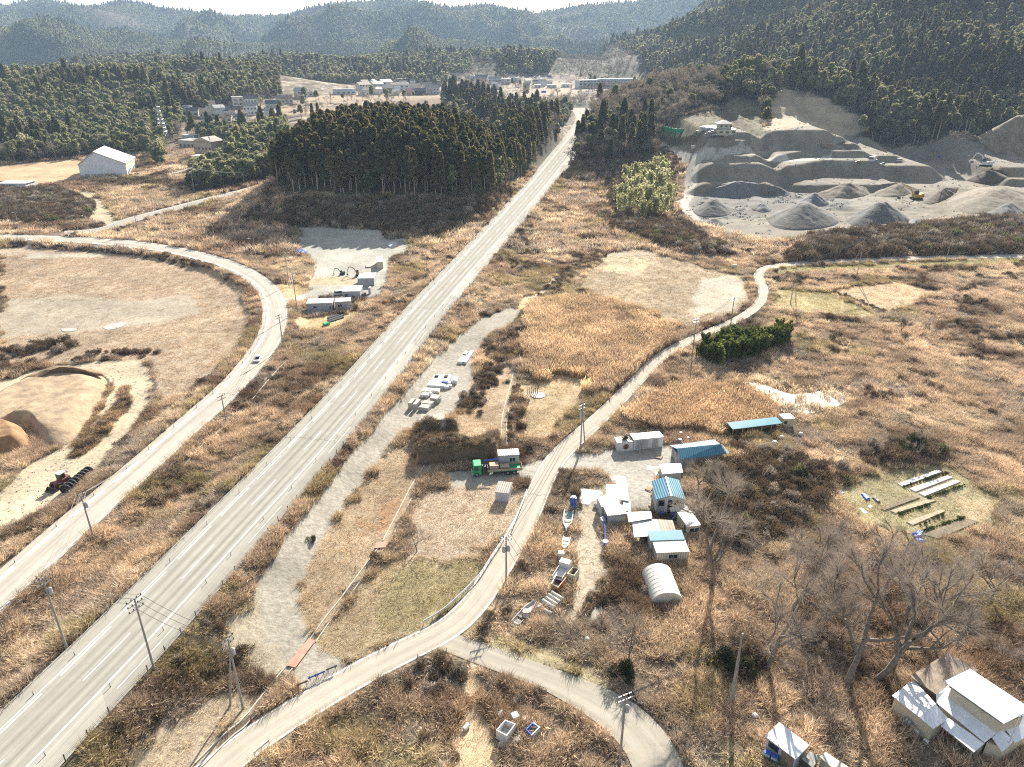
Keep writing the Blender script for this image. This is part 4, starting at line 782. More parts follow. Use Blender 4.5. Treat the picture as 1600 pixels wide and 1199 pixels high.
def cabin(name, label, cat, a, b, depth, h, wall, roofm, roof='flat', wins=(), doors=(), rise=.8, over=.12, group=None, ridge=.5, fr=None, block=True):
    """a building on the ground line a-b (pixels, seen left to right); wins/doors = (side, u0, u1, z0, z1) with sides f r b l"""
    A, rz, L = fr or frame(a, b); r0 = thing(name, label, cat, A, rz, group)
    if block: block_poly([loc2w(A, rz, 0, 0), loc2w(A, rz, L, 0), loc2w(A, rz, L, depth), loc2w(A, rz, 0, depth)], .5)
    zb = -.5; wm = MB()
    if roof in ('flat', 'shed'): wm.box(0, L, 0, depth, zb, h)
    elif roof == 'gable_x':
        q = depth * ridge; P = [(0, zb), (depth, zb), (depth, h), (q, h + rise), (0, h)]; wm.add([(0, y, z) for y, z in P] + [(L, y, z) for y, z in P], [(4, 3, 2, 1, 0), (5, 6, 7, 8, 9)] + [(i, (i + 1) % 5, 5 + (i + 1) % 5, 5 + i) for i in range(5)])
    else:
        q = L * ridge; P = [(0, zb), (L, zb), (L, h), (q, h + rise), (0, h)]; wm.add([(x, 0, z) for x, z in P] + [(x, depth, z) for x, z in P], [(0, 1, 2, 3, 4), (9, 8, 7, 6, 5)] + [((i + 1) % 5, i, 5 + i, 5 + (i + 1) % 5) for i in range(5)])
    wm.put('wall', wall, r0)
    rm = MB(); o = over
    if roof == 'flat': rm.bev(-o, L + o, -o, depth + o, h + .003, h + .16, .04)
    elif roof == 'shed': rm.slab([(-o, -o, h + .12), (L + o, -o, h + .12), (L + o, depth + o, h + .12 + rise), (-o, depth + o, h + .12 + rise)], .1)
    elif roof == 'gable_x':
        q = depth * ridge; k = rise / max(q, .1); k2 = rise / max(depth - q, .1); rm.slab([(-o, -o, h - o * k + .12), (L + o, -o, h - o * k + .12), (L + o, q, h + rise + .12), (-o, q, h + rise + .12)], .09); rm.slab([(-o, q, h + rise + .123), (L + o, q, h + rise + .123), (L + o, depth + o, h - o * k2 + .12), (-o, depth + o, h - o * k2 + .12)], .09)
    elif roof == 'gable_y':
        q = L * ridge; k = rise / max(q, .1); k2 = rise / max(L - q, .1); rm.slab([(-o, -o, h - o * k + .12), (q, -o, h + rise + .12), (q, depth + o, h + rise + .12), (-o, depth + o, h - o * k + .12)], .09); rm.slab([(q, -o, h + rise + .123), (L + o, -o, h - o * k2 + .12), (L + o, depth + o, h - o * k2 + .12), (q, depth + o, h + rise + .123)], .09)
    if roof == 'hip':
        wm = MB(); q = min(L, depth) / 2; C = [(-o, -o, h), (L + o, -o, h), (L + o, depth + o, h), (-o, depth + o, h)]
        Rg = [(q, depth / 2, h + rise), (L - q + .01, depth / 2, h + rise)] if L >= depth else [(L / 2, q, h + rise), (L / 2, depth - q + .01, h + rise)]
        F = [(0, 1, 5, 4), (1, 2, 5), (2, 3, 4, 5), (3, 0, 4), (3, 2, 1, 0)] if L >= depth else [(0, 1, 4), (1, 2, 5, 4), (2, 3, 5), (3, 0, 4, 5), (3, 2, 1, 0)]
        rm.add(C + Rg, F)
    rm.put('roof', roofm, r0)
    def opening(nm, side, u0, u1, z0, z1, m):
        w_ = MB(); e = .035
        if side == 'f': w_.box(u0, u1, -e, .03, z0, z1)
        elif side == 'b': w_.box(u0, u1, depth - .03, depth + e, z0, z1)
        elif side == 'l': w_.box(-e, .03, u0, u1, z0, z1)
        else: w_.box(L - .03, L + e, u0, u1, z0, z1)
        p = w_.put(nm, m, r0)
        if nm == 'window' and u1 - u0 > .7:
            f = MB(); t = .05
            for (p0, p1, q0, q1) in ((u0 - t, u1 + t, z0 - t, z0), (u0 - t, u1 + t, z1, z1 + t), (u0 - t, u0, z0, z1), (u1, u1 + t, z0, z1), ((u0 + u1) / 2 - t / 2, (u0 + u1) / 2 + t / 2, z0, z1)):
                if side == 'f': f.box(p0, p1, -e - .02, .02, q0, q1)
                elif side == 'r': f.box(L - .02, L + e + .02, p0, p1, q0, q1)
                elif side == 'l': f.box(-e - .02, .02, p0, p1, q0, q1)
            if f.V: f.put('frame', WPAINT, p)
    for wv in wins: opening('window', *wv[:5], wv[5] if len(wv) > 5 else GLASS)
    for dv in doors: opening('door', *dv[:5], dv[5] if len(dv) > 5 else GREYWP)
    return r0, L
def roofed(name, label, cat, roofs, walls, posts=(), extra=None, group=None):
    """a building given by its roof planes: roofs = [(material, [(px,py,z)..], part name)]; walls = [(material, [(px,py)..] at z, z)] standing down to the ground"""
    c = PZ(roofs[0][1][0][0], roofs[0][1][0][1], roofs[0][1][0][2]); base = Vector((c.x, c.y, gz(c.x, c.y))); r0 = thing(name, label, cat, base, 0, group)
    for i, (m, C, nm) in enumerate(roofs):
        P = [PZ(*q) - base for q in C]; MB().slab(P, .09).put(nm, m, r0); block_poly([p + base for p in P], .2)
    for (m, C, z, nm) in walls:
        P = [PZ(px, py, z) - base for px, py in C]; MB().prism([(p.x, p.y) for p in P], -.6, z - base.z).put(nm, m, r0)
    for (px, py, z) in posts:
        p = PZ(px, py, z) - base; MB().box(p.x - .06, p.x + .06, p.y - .06, p.y + .06, -.4, z - base.z - .1).put('post', WOOD, r0)
    return r0, base
def drape(name, label, cat, poly, m, z=.12, amp=.12, seed=1, group=None):
    """a cloth or sheet lying on the ground: subdivided, wrinkled, with thickness"""
    P = [G(*p) for p in poly]; c = sum(P, Vector()) / len(P); P2 = resample(np.array([(p.x - c.x, p.y - c.y) for p in P + P[:1]]), 41)[:-1]; V = []; F = []; rings = 7
    for i in range(rings):
        k = 1 - i / (rings - .5)
        for p in P2: x, y = p * k; V.append((x, y, z * min(1, i * .8) + amp * (fbm(np.array([x * 1.3 + seed]), np.array([y * 1.3]), seed, 3)[0] - .3) * min(1, .3 + i)))
    n = 40
    for i in range(rings - 1): F += [(i * n + j, i * n + (j + 1) % n, (i + 1) * n + (j + 1) % n, (i + 1) * n + j) for j in range(n)]
    F.append(tuple(range((rings - 1) * n, rings * n))); V += [(p[0], p[1], -.1) for p in P2]; F += [(rings * n + j, rings * n + (j + 1) % n, (j + 1) % n, j) for j in range(n)]
    o = mesh_obj(name, V, F, m); o.location = c; block_poly(P, .2); return tag(o, label, cat, group)
def heap(name, label, cat, poly, h, m, flat=0., seed=0, amp=.5, group=None, lift=0.):
    """a loose pile: outline on the ground, rising to a crest"""
    P = [G(*p) for p in poly]; c = sum(P, Vector()) / len(P); n = 64; rings = 22
    P2 = resample(smooth(np.array([(p.x - c.x, p.y - c.y) for p in P + P[:1]]), 2), n + 1)[:-1]; V = []; F = []
    for i in range(rings):
        k = i / (rings - 1)
        for p in P2:
            x, y = p * (1 - k * .995); g = gz(c.x + x, c.y + y) - c.z if i % 4 == 0 or i < 2 else None
            V.append([x, y, g, k])
    g0 = [v[2] for v in V[:n]]
    W = []
    for i, (x, y, g, k) in enumerate(V):
        prof = min(k / (1 - flat), 1); e = amp * (fbm(np.array([x * .35 + seed]), np.array([y * .35]), seed, 4)[0] - .45) * min(1, k * 5)
        W.append((x, y, g0[i % n] * (1 - k) - .25 * (k == 0) + h * prof + e))
    for i in range(rings - 1): F += [(i * n + j, i * n + (j + 1) % n, (i + 1) * n + (j + 1) % n, (i + 1) * n + j) for j in range(n)]
    F.append(tuple(range((rings - 1) * n, rings * n))); o = mesh_obj(name, W, F, m, None, True); o.location = c + Vector((0, 0, lift)); block_poly(P, .1); return tag(o, label, cat, group)
# ---------------------------------------------------------------- poles, wires, road furniture
INS = None
def utility_pole(label, b, ty, arm=0., brace=None, trans=False, lamp=False, arms=2, r=.17, group='utility poles'):
    global INS; i = None
    B = G(*b); h = float(np.clip(top_of(B, ty), 5, 16)); r0 = thing('utility_pole', label, 'utility pole', B, R(arm), group)
    MB().tube((0, 0, -1), (0, 0, h), r, r * .6, 10).put('shaft', CONCD, r0); block_circ(B.x, B.y, .35)
    for k in range(arms):
        z = h - .25 - .75 * k; a = MB().box(-1.05, 1.05, -.05 + .13, .05 + .13, z - .05, z + .05).put('crossarm', STEEL, r0)
        for x in (-.95, -.35, .4, .95):
            if INS is None: INS = MB().lathe([(.05, .05), (.085, .1), (.05, .16), (.085, .2), (.03, .28)], 8).put('insulator', INSUL, a)
            else: i = INS.copy(); COL.objects.link(i); i.parent = a
            (INS if len(a.children) == 1 and INS.parent == a else i).location = (x, .13, z)
    if trans:
        for s in ((-.38, .38) if trans > 1 else (.36,)): MB().lathe([(.05, h - 2.9), (.27, h - 2.85), (.27, h - 2.0), (.2, h - 1.92), (.06, h - 1.8)], 12, (s, .02, 0)).put('transformer', GREYWP, r0)
    if brace:
        q = G(*brace); d = q - B; c, s = math.cos(-R(arm)), math.sin(-R(arm)); MB().tube((d.x * c - d.y * s, d.x * s + d.y * c, -.5), (0, 0, h * .86), r * .85, r * .55, 8).put('brace_pole', CONCD, r0)
    if lamp: MB().tube((0, 0, h - .4), (1.5, 0, h + .1), .05, .04, 6).put('lamp_arm', STEEL, r0); MB().bev(1.3, 1.9, -.14, .14, h + .02, h + .16, .03).put('lamp_head', WPAINT, r0)
    return Vector((B.x, B.y, B.z + h)), R(arm)
def wires(label, p, q, sag=.8, offs=((-.9, -.1), (0, -.1), (.9, -.1)), r=.028, ang=(0, 0)):
    (P, a0), (Q, a1) = p, q; m = MB(); o = (P + Q) / 2
    for (x, z) in offs:
        A = P + Vector((x * math.cos(a0), x * math.sin(a0), z)) - o; B = Q + Vector((x * math.cos(a1), x * math.sin(a1), z)) - o
        m.path([A.lerp(B, t) - Vector((0, 0, sag * 4 * t * (1 - t))) for t in np.linspace(0, 1, 9)], r, 4)
    w_ = m.put('power_line', DKSTEEL); w_.location = o; tag(w_, label, 'power line', 'overhead power lines')
def build_poles():
    U = utility_pole
    p1 = U('grey concrete pole on the weedy strip between the curved road and highway, closest to camera', (104, 1012), 903, 60, trans=True)
    p2 = U('grey concrete pole with bristling insulators standing at the fenced edge of the highway', (241, 1046), 935, 62, arms=3)
    p3 = U('twin-legged concrete pole with a cable loop beside the gravel track entrance', (380, 1108), 998, 70, brace=(359, 1102), trans=True)
    p4 = U('grey concrete pole beside the curved road near the red wheel loader', (147, 843), 772, 60, trans=True)
    p5 = U('slender pole in the brown strip beside the curved road above its straight', (354, 662), 618, 60)
    p6 = U('dark concrete pole with transformers beside the guardrail of the lane', (791, 909), 838, 20, trans=2)
    p7 = U('concrete pole with white angled crossarm at the inside of the bend', (968, 1192), 1085, 25, trans=True)
    p8 = U('dark leaning pole standing in reeds beside the big leafless tree', (1140, 1104), 990, 60, brace=(1146, 1098), arms=0, r=.2)
    p9 = U('twin-legged pole with transformer where the lane meets the farmyard', (907, 703), 632, 40, brace=(914, 690), trans=2)
    p10 = U('wooden pole at the left end of the green bamboo hedge', (1081, 562), 498, 30)
    p11 = U('thin pole behind the green bamboo hedge beside the lane', (1141, 512), 465, 30)
    p12 = U('tall pole with long leaning brace below the quarry embankment', (1337, 440), 371, 80, brace=(1331, 414), arms=2)
    p13 = U('leaning concrete pole in front of the dark thicket at the quarry road', (1477, 412), 367, 80)
    p14 = U('A-shaped pair of thin poles standing in the greenish field', (1235, 474), 415, 80, brace=(1244, 472), arms=1)
    p15 = U('pole beside the depot entrance on the outer edge of the curved road', (465, 490), 428, 60, trans=True)
    p16 = U('pole on the outer verge of the curve below the depot', (443, 545), 492, 60)
    p17 = U('thin pole in weeds left of the depot with the shaded hill behind', (452, 450), 398, 60)
    p18 = U('pole beside the side road below the wooded gym hill', (382, 291), 270, 20)
    p19 = U('pole at the highway far bend beside the roadside trees', (878, 222), 195, 20, arms=1)
    p20 = U('pole on the right verge of the far highway bend', (917, 226), 172, 20, arms=1)
    p21 = U('left one of two poles flanking the lane under the gym', (277, 316), 270, 20)
    p22 = U('pole with blue box at the lane below the wooded knoll', (305, 305), 262, 20, trans=True)
    p23 = U('thin pole in the weedy triangle beyond the curved road', (289, 372), 345, 10, arms=1); p24 = U('thin pole at the junction beyond the curved road', (217, 368), 325, 10, arms=1)
    p25 = U('tall slim pole beside the gym beneath the lattice tower', (256, 282), 232, 10)
    for l, (b, ty, an) in zip(('street lamp on the outer kerb of the curve below the shaded slope', 'street lamp in the weeds above the curved road', 'street lamp beside the side road at the hedge of bushes', 'street lamp with twin arms at the road junction', 'light mast on the platform beside the green netted pool', 'light mast behind the white garage of the quarry office'), (((403, 421), 373, 200), ((339, 393), 352, 200), ((33, 366), 333, 160), ((142, 371), 338, 180), ((1037, 201), 174, 180), ((1101, 200), 176, 0))):
        B = G(*b); h = float(np.clip(top_of(B, ty), 6, 15)); r0 = thing('street_lamp', l, 'street lamp', B, R(an), 'street lamps and light masts'); MB().tube((0, 0, -.5), (0, 0, h), .11, .07, 8).put('pole', STEEL, r0); MB().tube((0, 0, h - .1), (1.5, 0, h + .12), .045, .04, 6).put('arm', STEEL, r0); MB().bev(1.3, 2.0, -.16, .16, h + .05, h + .2, .04).put('lamp_head', WPAINT, r0)
    W = wires
    W('cables crossing the highway between the two concrete poles', p1, p2); W('cables from the highway edge pole to the twin-legged pole', p2, p3); W('cables along the strip between the first two strip poles', p1, p4); W('cables over the curved road verge running up the strip', p4, p5, 1.2)
    W('cables from the strip up to the curve below the depot', p5, p16, 1.5); W('short cables from the curve to the depot entrance pole', p16, p15); W('cables from the depot entrance pole to the weeds pole', p15, p17)
    W('cables along the lane from the guardrail pole to the farmyard pole', p6, p9, 1.3); W('cables along the lane from the farmyard pole to the bamboo hedge', p9, p10, 1.4, r=.02); W('cables above the bamboo hedge', p10, p11); W('cables from the guardrail pole over the bend to the inside pole', p6, p7, 1.2)
    W('pale cable bundle fanning from the quarry pole to the paired poles', p12, p14, .5, ((-.9, 0), (-.3, 0), (.3, 0), (.9, 0), (0, -.6)), .05); W('long cables along the quarry road', p12, p13, .9); W('cables from the bend pole to the leaning dark pole', p7, p8)
    W('cables along the far highway bend', p19, p20, .5); W('cables over the lane below the wooded knoll', p21, p22, .4); W('cables from the knoll to the side road pole', p22, p18, .8)
    # delineators on both edge lines of the highway, and on the curved road
    post = MB().tube((0, 0, 0), (0, 0, .62), .055, .045, 8); cap = MB().tube((0, 0, .40), (0, 0, .52), .06, .06, 8)
    def row(rd, off, step, side, label, grp, n=40, s0=4):
        L, Rr, M, g, hw = RD[rd]; s = np.r_[0, np.cumsum(np.hypot(*np.diff(M, axis=0).T))]; T = np.gradient(M, axis=0); T /= np.hypot(*T.T)[:, None]; N = np.c_[-T[:, 1], T[:, 0]]; first = None
        for k in range(n):
            q = s0 + k * step
            if q > s[-1] - 4: break
            i = int(np.searchsorted(s, q)); f = off * hw[i] / hw[0]; p = M[i] + N[i] * (hw[i] - f) * side
            if first is None: first = thing('road_delineator', label, 'delineator', (p[0], p[1], g[i]), 0, grp); post.put('post', BLACK, first); cap.put('reflector', WPAINT, first)
            else: dup(first, (p[0], p[1], g[i]))
    row('highway', 1.75, 9.6, 1, 'small black marker post on the left edge line of the highway', 'left delineators of the highway', 34)
    row('highway', 2.75, 9.6, -1, 'small black marker post on the right edge line of the highway', 'right delineators of the highway', 34, 8)
    row('curved_road', 1.15, 9., 1, 'small black marker post on the inner edge line of the curved road', 'delineators of the curved road', 22, 12)
    # black kerb blocks round the inside of the curve
    L, Rr, M, g, hw = RD['curved_road']; s = np.r_[0, np.cumsum(np.hypot(*np.diff(M, axis=0).T))]; kb = MB().bev(-1.5, 1.5, -.14, .14, 0, .16, .03); me0 = None
    for k in range(44):
        q = 208 + k * 4.6
        if q > s[-1] - 2: break
        i = int(np.searchsorted(s, q)); j = min(i + 1, len(M) - 1); a = math.atan2(*(M[j] - M[j - 1])[::-1]); P = M[i] + (L[i] - M[i]) * (1 - .75 / hw[i])
        if me0 is None: me0 = kb.put('kerb_block', pmat('black_kerb', (.045, .045, .045), .8, .2, 2)); o = me0
        else: o = me0.copy(); COL.objects.link(o)
        o.location = (P[0], P[1], g[i] + .02); o.rotation_euler = (0, 0, a); tag(o, 'long dark kerb block along the inside of the bending road', 'kerb', 'dark kerb blocks of the curved road')
    # wire fence along the right edge of the highway
    L, Rr, M, g, hw = RD['highway']; s = np.r_[0, np.cumsum(np.hypot(*np.diff(Rr, axis=0).T))]; c = Vector((*Rr[0], g[0])); f = thing('highway_fence', 'low wire fence with dark posts along the right edge of the highway', 'fence', c); i1 = int(np.searchsorted(s, 215)); pts = [Vector((Rr[i][0], Rr[i][1], g[i])) - c for i in range(0, i1)]
    for z in (.45, .7, .95): MB().path([p + Vector((0, 0, z)) for p in pts], .022, 4).put('wire', DKSTEEL, f)
    pm = MB().box(-.05, .05, -.05, .05, -.4, 1.05); me = None
    for k in range(60):
        q = 2 + 3.6 * k
        if q > 213: break
        i = int(np.searchsorted(s, q)); p = Vector((Rr[i][0], Rr[i][1], g[i])) - c
        if me is None: o = pm.put('post', DKSTEEL, f); me = o.data
        else: o = link('post', me, f)
        o.location = p
    L2 = L; f = tag(MB().path([Vector((L2[i][0], L2[i][1], g[i] + .06)) for i in range(0, 190)], .12, 4).put('edge_kerb', CONC), 'thin raised concrete kerb along the left edge of the highway', 'kerb')
    # white guardrail beside the lane
    def rail(label, P, n):
        Q = [G(*p) for p in P]; q = resample(smooth(np.array([(v.x, v.y) for v in Q]), 2), n); c = Vector((q[0][0], q[0][1], gz(*q[0]))); r0 = thing('guardrail', label, 'guardrail', c); pts = [Vector((x, y, gz(x, y))) - c for x, y in q]
        b = MB()
        for z, t in ((.72, .0), (.62, .05), (.52, .0)): b.path([p + Vector((t, -t, z)) for p in pts], .06, 6)
        b.put('beam', WPAINT, r0); pm = MB().tube((0, 0, -.3), (0, 0, .78), .06, .06, 8); me = None
        for p in pts[::2]:
            if me is None: o = pm.put('post', WPAINT, r0); me = o.data
            else: o = link('post', me, r0)
            o.location = p
    rail('long white steel guardrail bending along the lane beside the green lawn', [(662, 976), (690, 960), (715, 938), (735, 918), (752, 900), (765, 878), (785, 848)], 29)
    rail('short white guardrail at the corner of the lane near the small shed', [(799, 832), (808, 810), (818, 785), (823, 770)], 13)
    rail('low dark rail at the lower edge of the lane beside the scrub', [(398, 1182), (410, 1172), (421, 1163)], 5)
    # snow pole, cones and barrier frames beside the lane
    for l, (x, y) in zip(('thin white marker post on the lane edge line near the barriers', 'thin white marker post on the lane edge near the guardrail end', 'thin white marker post opposite the white guardrail', 'thin white marker post at the tip of the scrub triangle'), ((547, 1035), (623, 1000), (763, 985), (698, 1020))):
        B = G(x, y); r0 = thing('marker_post', l, 'marker post', B, 0, 'marker posts along the lane'); MB().tube((0, 0, -.2), (0, 0, 1.0), .05, .05, 8).put('post', WPAINT, r0); MB().tube((0, 0, .75), (0, 0, .9), .056, .056, 8).put('band', ORG, r0)
    for l, (x, y) in zip(('red cone on the grassy edge of the lane', 'red cone beside the concrete drain near the lane'), ((606, 1008), (393, 1127))):
        B = G(x, y); r0 = thing('traffic_cone', l, 'cone', B, 0, 'red cones'); MB().bev(-.2, .2, -.2, .2, 0, .05, .02).put('base', REDP, r0); MB().lathe([(.16, .05), (.03, .72)], 12).put('cone', REDP, r0)
    for l, (x, y) in zip(('dark barrier frame closing the gravel track, uphill end of its row', 'dark barrier frame closing the gravel track, middle of its row', 'dark barrier frame closing the gravel track, beside a leaning board', 'dark barrier frame closing the gravel track, downhill end of its row'), ((519, 1050), (500, 1059), (491, 1063), (473, 1074))):
        B = G(x, y); r0 = thing('barrier_frame', l, 'barrier', B, R(30), 'barrier frames across the gravel track'); m = MB()
        for sx in (-.5, .5): m.tube((sx, -.35, 0), (sx, 0, .95), .035, .035, 6); m.tube((sx, .35, 0), (sx, 0, .95), .035, .035, 6)
        m.put('leg', DKSTEEL, r0); MB().box(-.75, .75, -.03, .03, .6, .85).put('board', BLUEP if x in (500, 491) else DKSTEEL, r0)
    # concrete drain with steel cover plates
    def drain(label, P, wd=.45):
        Q = resample(smooth(np.array([tuple(G(*p)[:2]) for p in P]), 1), 60); T = np.gradient(Q, axis=0); T /= np.hypot(*T.T)[:, None]; N = np.c_[-T[:, 1], T[:, 0]]; z = Hs(Q[:, 0], Q[:, 1]); m = MB(); c = Vector((*Q[0], z[0])); V = []
        for i in range(60):
            for (o, h) in ((-wd - .16, -.3), (-wd - .16, .14), (-wd, .14), (-wd + .04, -.1), (wd - .04, -.1), (wd, .14), (wd + .16, .14), (wd + .16, -.3)): V.append((Q[i][0] + N[i][0] * o - c.x, Q[i][1] + N[i][1] * o - c.y, z[i] + h - c.z))
        F = [(i * 8 + j, i * 8 + j + 1, i * 8 + 9 + j, i * 8 + 8 + j) for i in range(59) for j in range(7)]; o = m.add(V, F).put('concrete_drain', pmat('pale_concrete', (.50, .46, .38), .85, .2, 1)); o.location = c; tag(o, label, 'drain')
        for q in Q[::2]: block_circ(q[0], q[1], .9)
    drain('pale concrete drain from the gravel track down to the bottom edge', [(455, 1040), (420, 1082), (385, 1128), (355, 1150), (310, 1196)]); drain('long pale concrete drain between the two salmon cover plates', [(595, 858), (560, 905), (535, 940), (512, 968), (488, 1003)]); drain('open concrete ditch running up to the earth cutting', [(604, 846), (630, 795), (650, 755), (668, 728)], .55); drain('narrow drain on the grassy strip toward the material stacks', [(788, 698), (787, 660), (793, 630), (802, 600), (806, 580)], .5)
    drain('pale concrete drain through the weeds on the highway side of the curved road', [(446, 563), (420, 590), (385, 633), (352, 664), (310, 697), (284, 729)], .35)
    def plate(label, C): P = [G(*c) for c in C]; c = sum(P, Vector()) / 4; o = MB().slab([(p.x - c.x, p.y - c.y, .24) for p in P], .05).put('cover_plate', RUSTPL); o.location = c; tag(o, label, 'cover plate', 'salmon cover plates'); block_poly(P, .2)
    plate('salmon steel plate bridging the drain on the gravel track', [(448, 1042), (483, 999), (493, 1003), (462, 1045)]); plate('salmon steel plate bridging the drain below the bare earth bank', [(588, 850), (603, 848), (603, 857), (585, 858)])
# ---------------------------------------------------------------- the farmyard
def vehicle(name, label, a, b, body, kind='van', L=None, group=None):
    """car / van / kei truck with its length along a-b (front at a)"""
    A = G(*a); B = G(*b); d = B - A; rz = math.atan2(d.y, d.x); L = L or math.hypot(d.x, d.y); r0 = thing(name, label, 'car' if kind == 'car' else kind.split('_')[0], A, rz, group); W = L * .4; s = L / 4
    block_poly([loc2w(A, rz, 0, -.2), loc2w(A, rz, L, -.2), loc2w(A, rz, L, W), loc2w(A, rz, 0, W)], .2)
    def prof(P, y0, y1, nm, m): n = len(P); return MB().add([(x * s, y0, z * s) for x, z in P] + [(x * s, y1, z * s) for x, z in P], [tuple(range(n)), tuple(range(2 * n - 1, n - 1, -1))] + [((i + 1) % n, i, n + i, n + (i + 1) % n) for i in range(n)]).put(nm, m, r0)
    if kind == 'car': prof([(0, .3), (.05, .68), (1.0, .82), (3.85, .85), (4, .7), (4, .3)], 0, W, 'body', body); prof([(.95, .83), (1.55, 1.36), (3.0, 1.36), (3.7, .86)], .1, W - .1, 'window', GLASS); prof([(1.5, 1.34), (1.6, 1.42), (2.95, 1.42), (3.1, 1.34)], .1, W - .1, 'roof', body)
    elif kind == 'van': prof([(0, .3), (0, .85), (.45, 1.0), (4, 1.0), (4, .3)], 0, W, 'body', body); prof([(.4, 1.0), (.85, 1.65), (3.9, 1.65), (3.95, 1.0)], .05, W - .05, 'window', GLASS); prof([(.8, 1.62), (.9, 1.78), (3.85, 1.78), (3.93, 1.62)], .05, W - .05, 'roof', body)
    else:
        prof([(0, .35), (0, 1.0), (.25, 1.75), (1.3, 1.75), (1.3, .35)], 0, W, 'cab', body); prof([(-.03, 1.02), (.2, 1.62), (.26, 1.62), (.03, 1.02)], .12, W - .12, 'windscreen', GLASS); prof([(1.35, .6), (1.35, .72), (4, .72), (4, .6)], 0, W, 'bed', body)
        if 'tank' in kind: MB().lathe([(.2, 1.4 * s), (.75 * s * .9, 1.5 * s), (.75 * s * .9, 3.8 * s), (.2, 3.95 * s)], 14, (0, W / 2, 1.35 * s), 'x').put('tank', body, r0)
        else:
            for y in (0, W - .06): MB().box(1.35 * s, 4 * s, y, y + .06, .72 * s, 1.1 * s).put('bed_side', body, r0)
    for x in (.75, 3.2):
        for y in (.02, W - .22): MB().lathe([(.12 * s, 0), (.31 * s, .01), (.31 * s, .2), (.12 * s, .21)], 14, (x * s, y, .31 * s), 'y').put('wheel', BLACK, r0)
    return r0
def excavator(label, p, heading, body, s=1., arm_drop=0.):
    B = G(*p); r0 = thing('excavator', label, 'excavator', B, R(heading), 'excavators'); r0.scale = (s, s, s); block_circ(B.x, B.y, 2.6 * s)
    for y in (-1.1, 1.1):
        P = [(-1.8, .35), (-1.5, 0), (1.5, 0), (1.8, .35), (1.5, .75), (-1.5, .75)]; MB().add([(x, y - .25, z) for x, z in P] + [(x, y + .25, z) for x, z in P], [tuple(range(6)), tuple(range(11, 5, -1))] + [((i + 1) % 6, i, 6 + i, 6 + (i + 1) % 6) for i in range(6)]).put('track', BLACK, r0)
    MB().bev(-1.9, 1.2, -1.25, 1.25, .85, 1.9, .15).put('house', body, r0); MB().bev(-.1, 1.2, .2, 1.2, 1.9, 3.0, .12).put('cab', GLASS, r0); MB().bev(-1.95, -1.3, -1.25, 1.25, 1.0, 2.2, .1).put('counterweight', body, r0)
    MB().path([(1.1, -.2, 1.6), (2.4, -.2, 3.9), (4.0, -.2, 4.6), (5.0, -.2, 4.3)], [.24, .26, .22, .18], 4).put('boom', body, r0); MB().path([(4.7, -.2, 4.7), (5.6, -.2, 2.6 - arm_drop), (5.8, -.2, 1.6 - arm_drop)], [.15, .16, .12], 4).put('arm', body, r0); MB().add([(5.3, -.65, 1.5 - arm_drop), (6.2, -.65, 1.6 - arm_drop), (5.9, -.65, .7 - arm_drop), (5.2, -.65, .8 - arm_drop), (5.3, .25, 1.5 - arm_drop), (6.2, .25, 1.6 - arm_drop), (5.9, .25, .7 - arm_drop), (5.2, .25, .8 - arm_drop)], [(0, 1, 2, 3), (7, 6, 5, 4), (1, 0, 4, 5), (2, 1, 5, 6), (3, 2, 6, 7), (0, 3, 7, 4)]).put('bucket', DKSTEEL, r0); return r0
def boxes(name, label, cat, a, b, depth, h, m, group=None, lid=None):
    A, rz, L = frame(a, b); r0 = thing(name, label, cat, A, rz, group); MB().bev(0, L, 0, depth, -.1, h, .04).put('body', m, r0)
    if lid: MB().bev(-.03, L + .03, -.03, depth + .03, h + .003, h + .07, .02).put('lid', lid, r0)
    block_poly([loc2w(A, rz, 0, 0), loc2w(A, rz, L, 0), loc2w(A, rz, L, depth), loc2w(A, rz, 0, depth)], .2); return r0
def openbin(name, label, cat, C, h, m, inside, th=.12, group=None):
    """open-topped container from its four top corners (pixels at height h)"""
    P = [PZ(x, y, h) for x, y in C]; c = sum(P, Vector()) / 4; base = Vector((c.x, c.y, gz(c.x, c.y))); r0 = thing(name, label, cat, base, 0, group); block_poly(P, .3); Q = [(p.x - c.x, p.y - c.y) for p in P]
    MB().prism([(x * .96, y * .96) for x, y in Q], .12, h * .35).put('floor', inside, r0)
    for i in range(4):
        a, b = Vector((*Q[i], 0)), Vector((*Q[(i + 1) % 4], 0)); n = Vector((-(b - a).y, (b - a).x, 0)).normalized() * th
        if n.dot(-(a + b)) < 0: n = -n
        MB().prism([(a.x, a.y), (b.x, b.y), ((b + n).x, (b + n).y), ((a + n).x, (a + n).y)], .02, h - .003 * i).put('side', m[i % len(m)] if isinstance(m, list) else m, r0)
    return r0
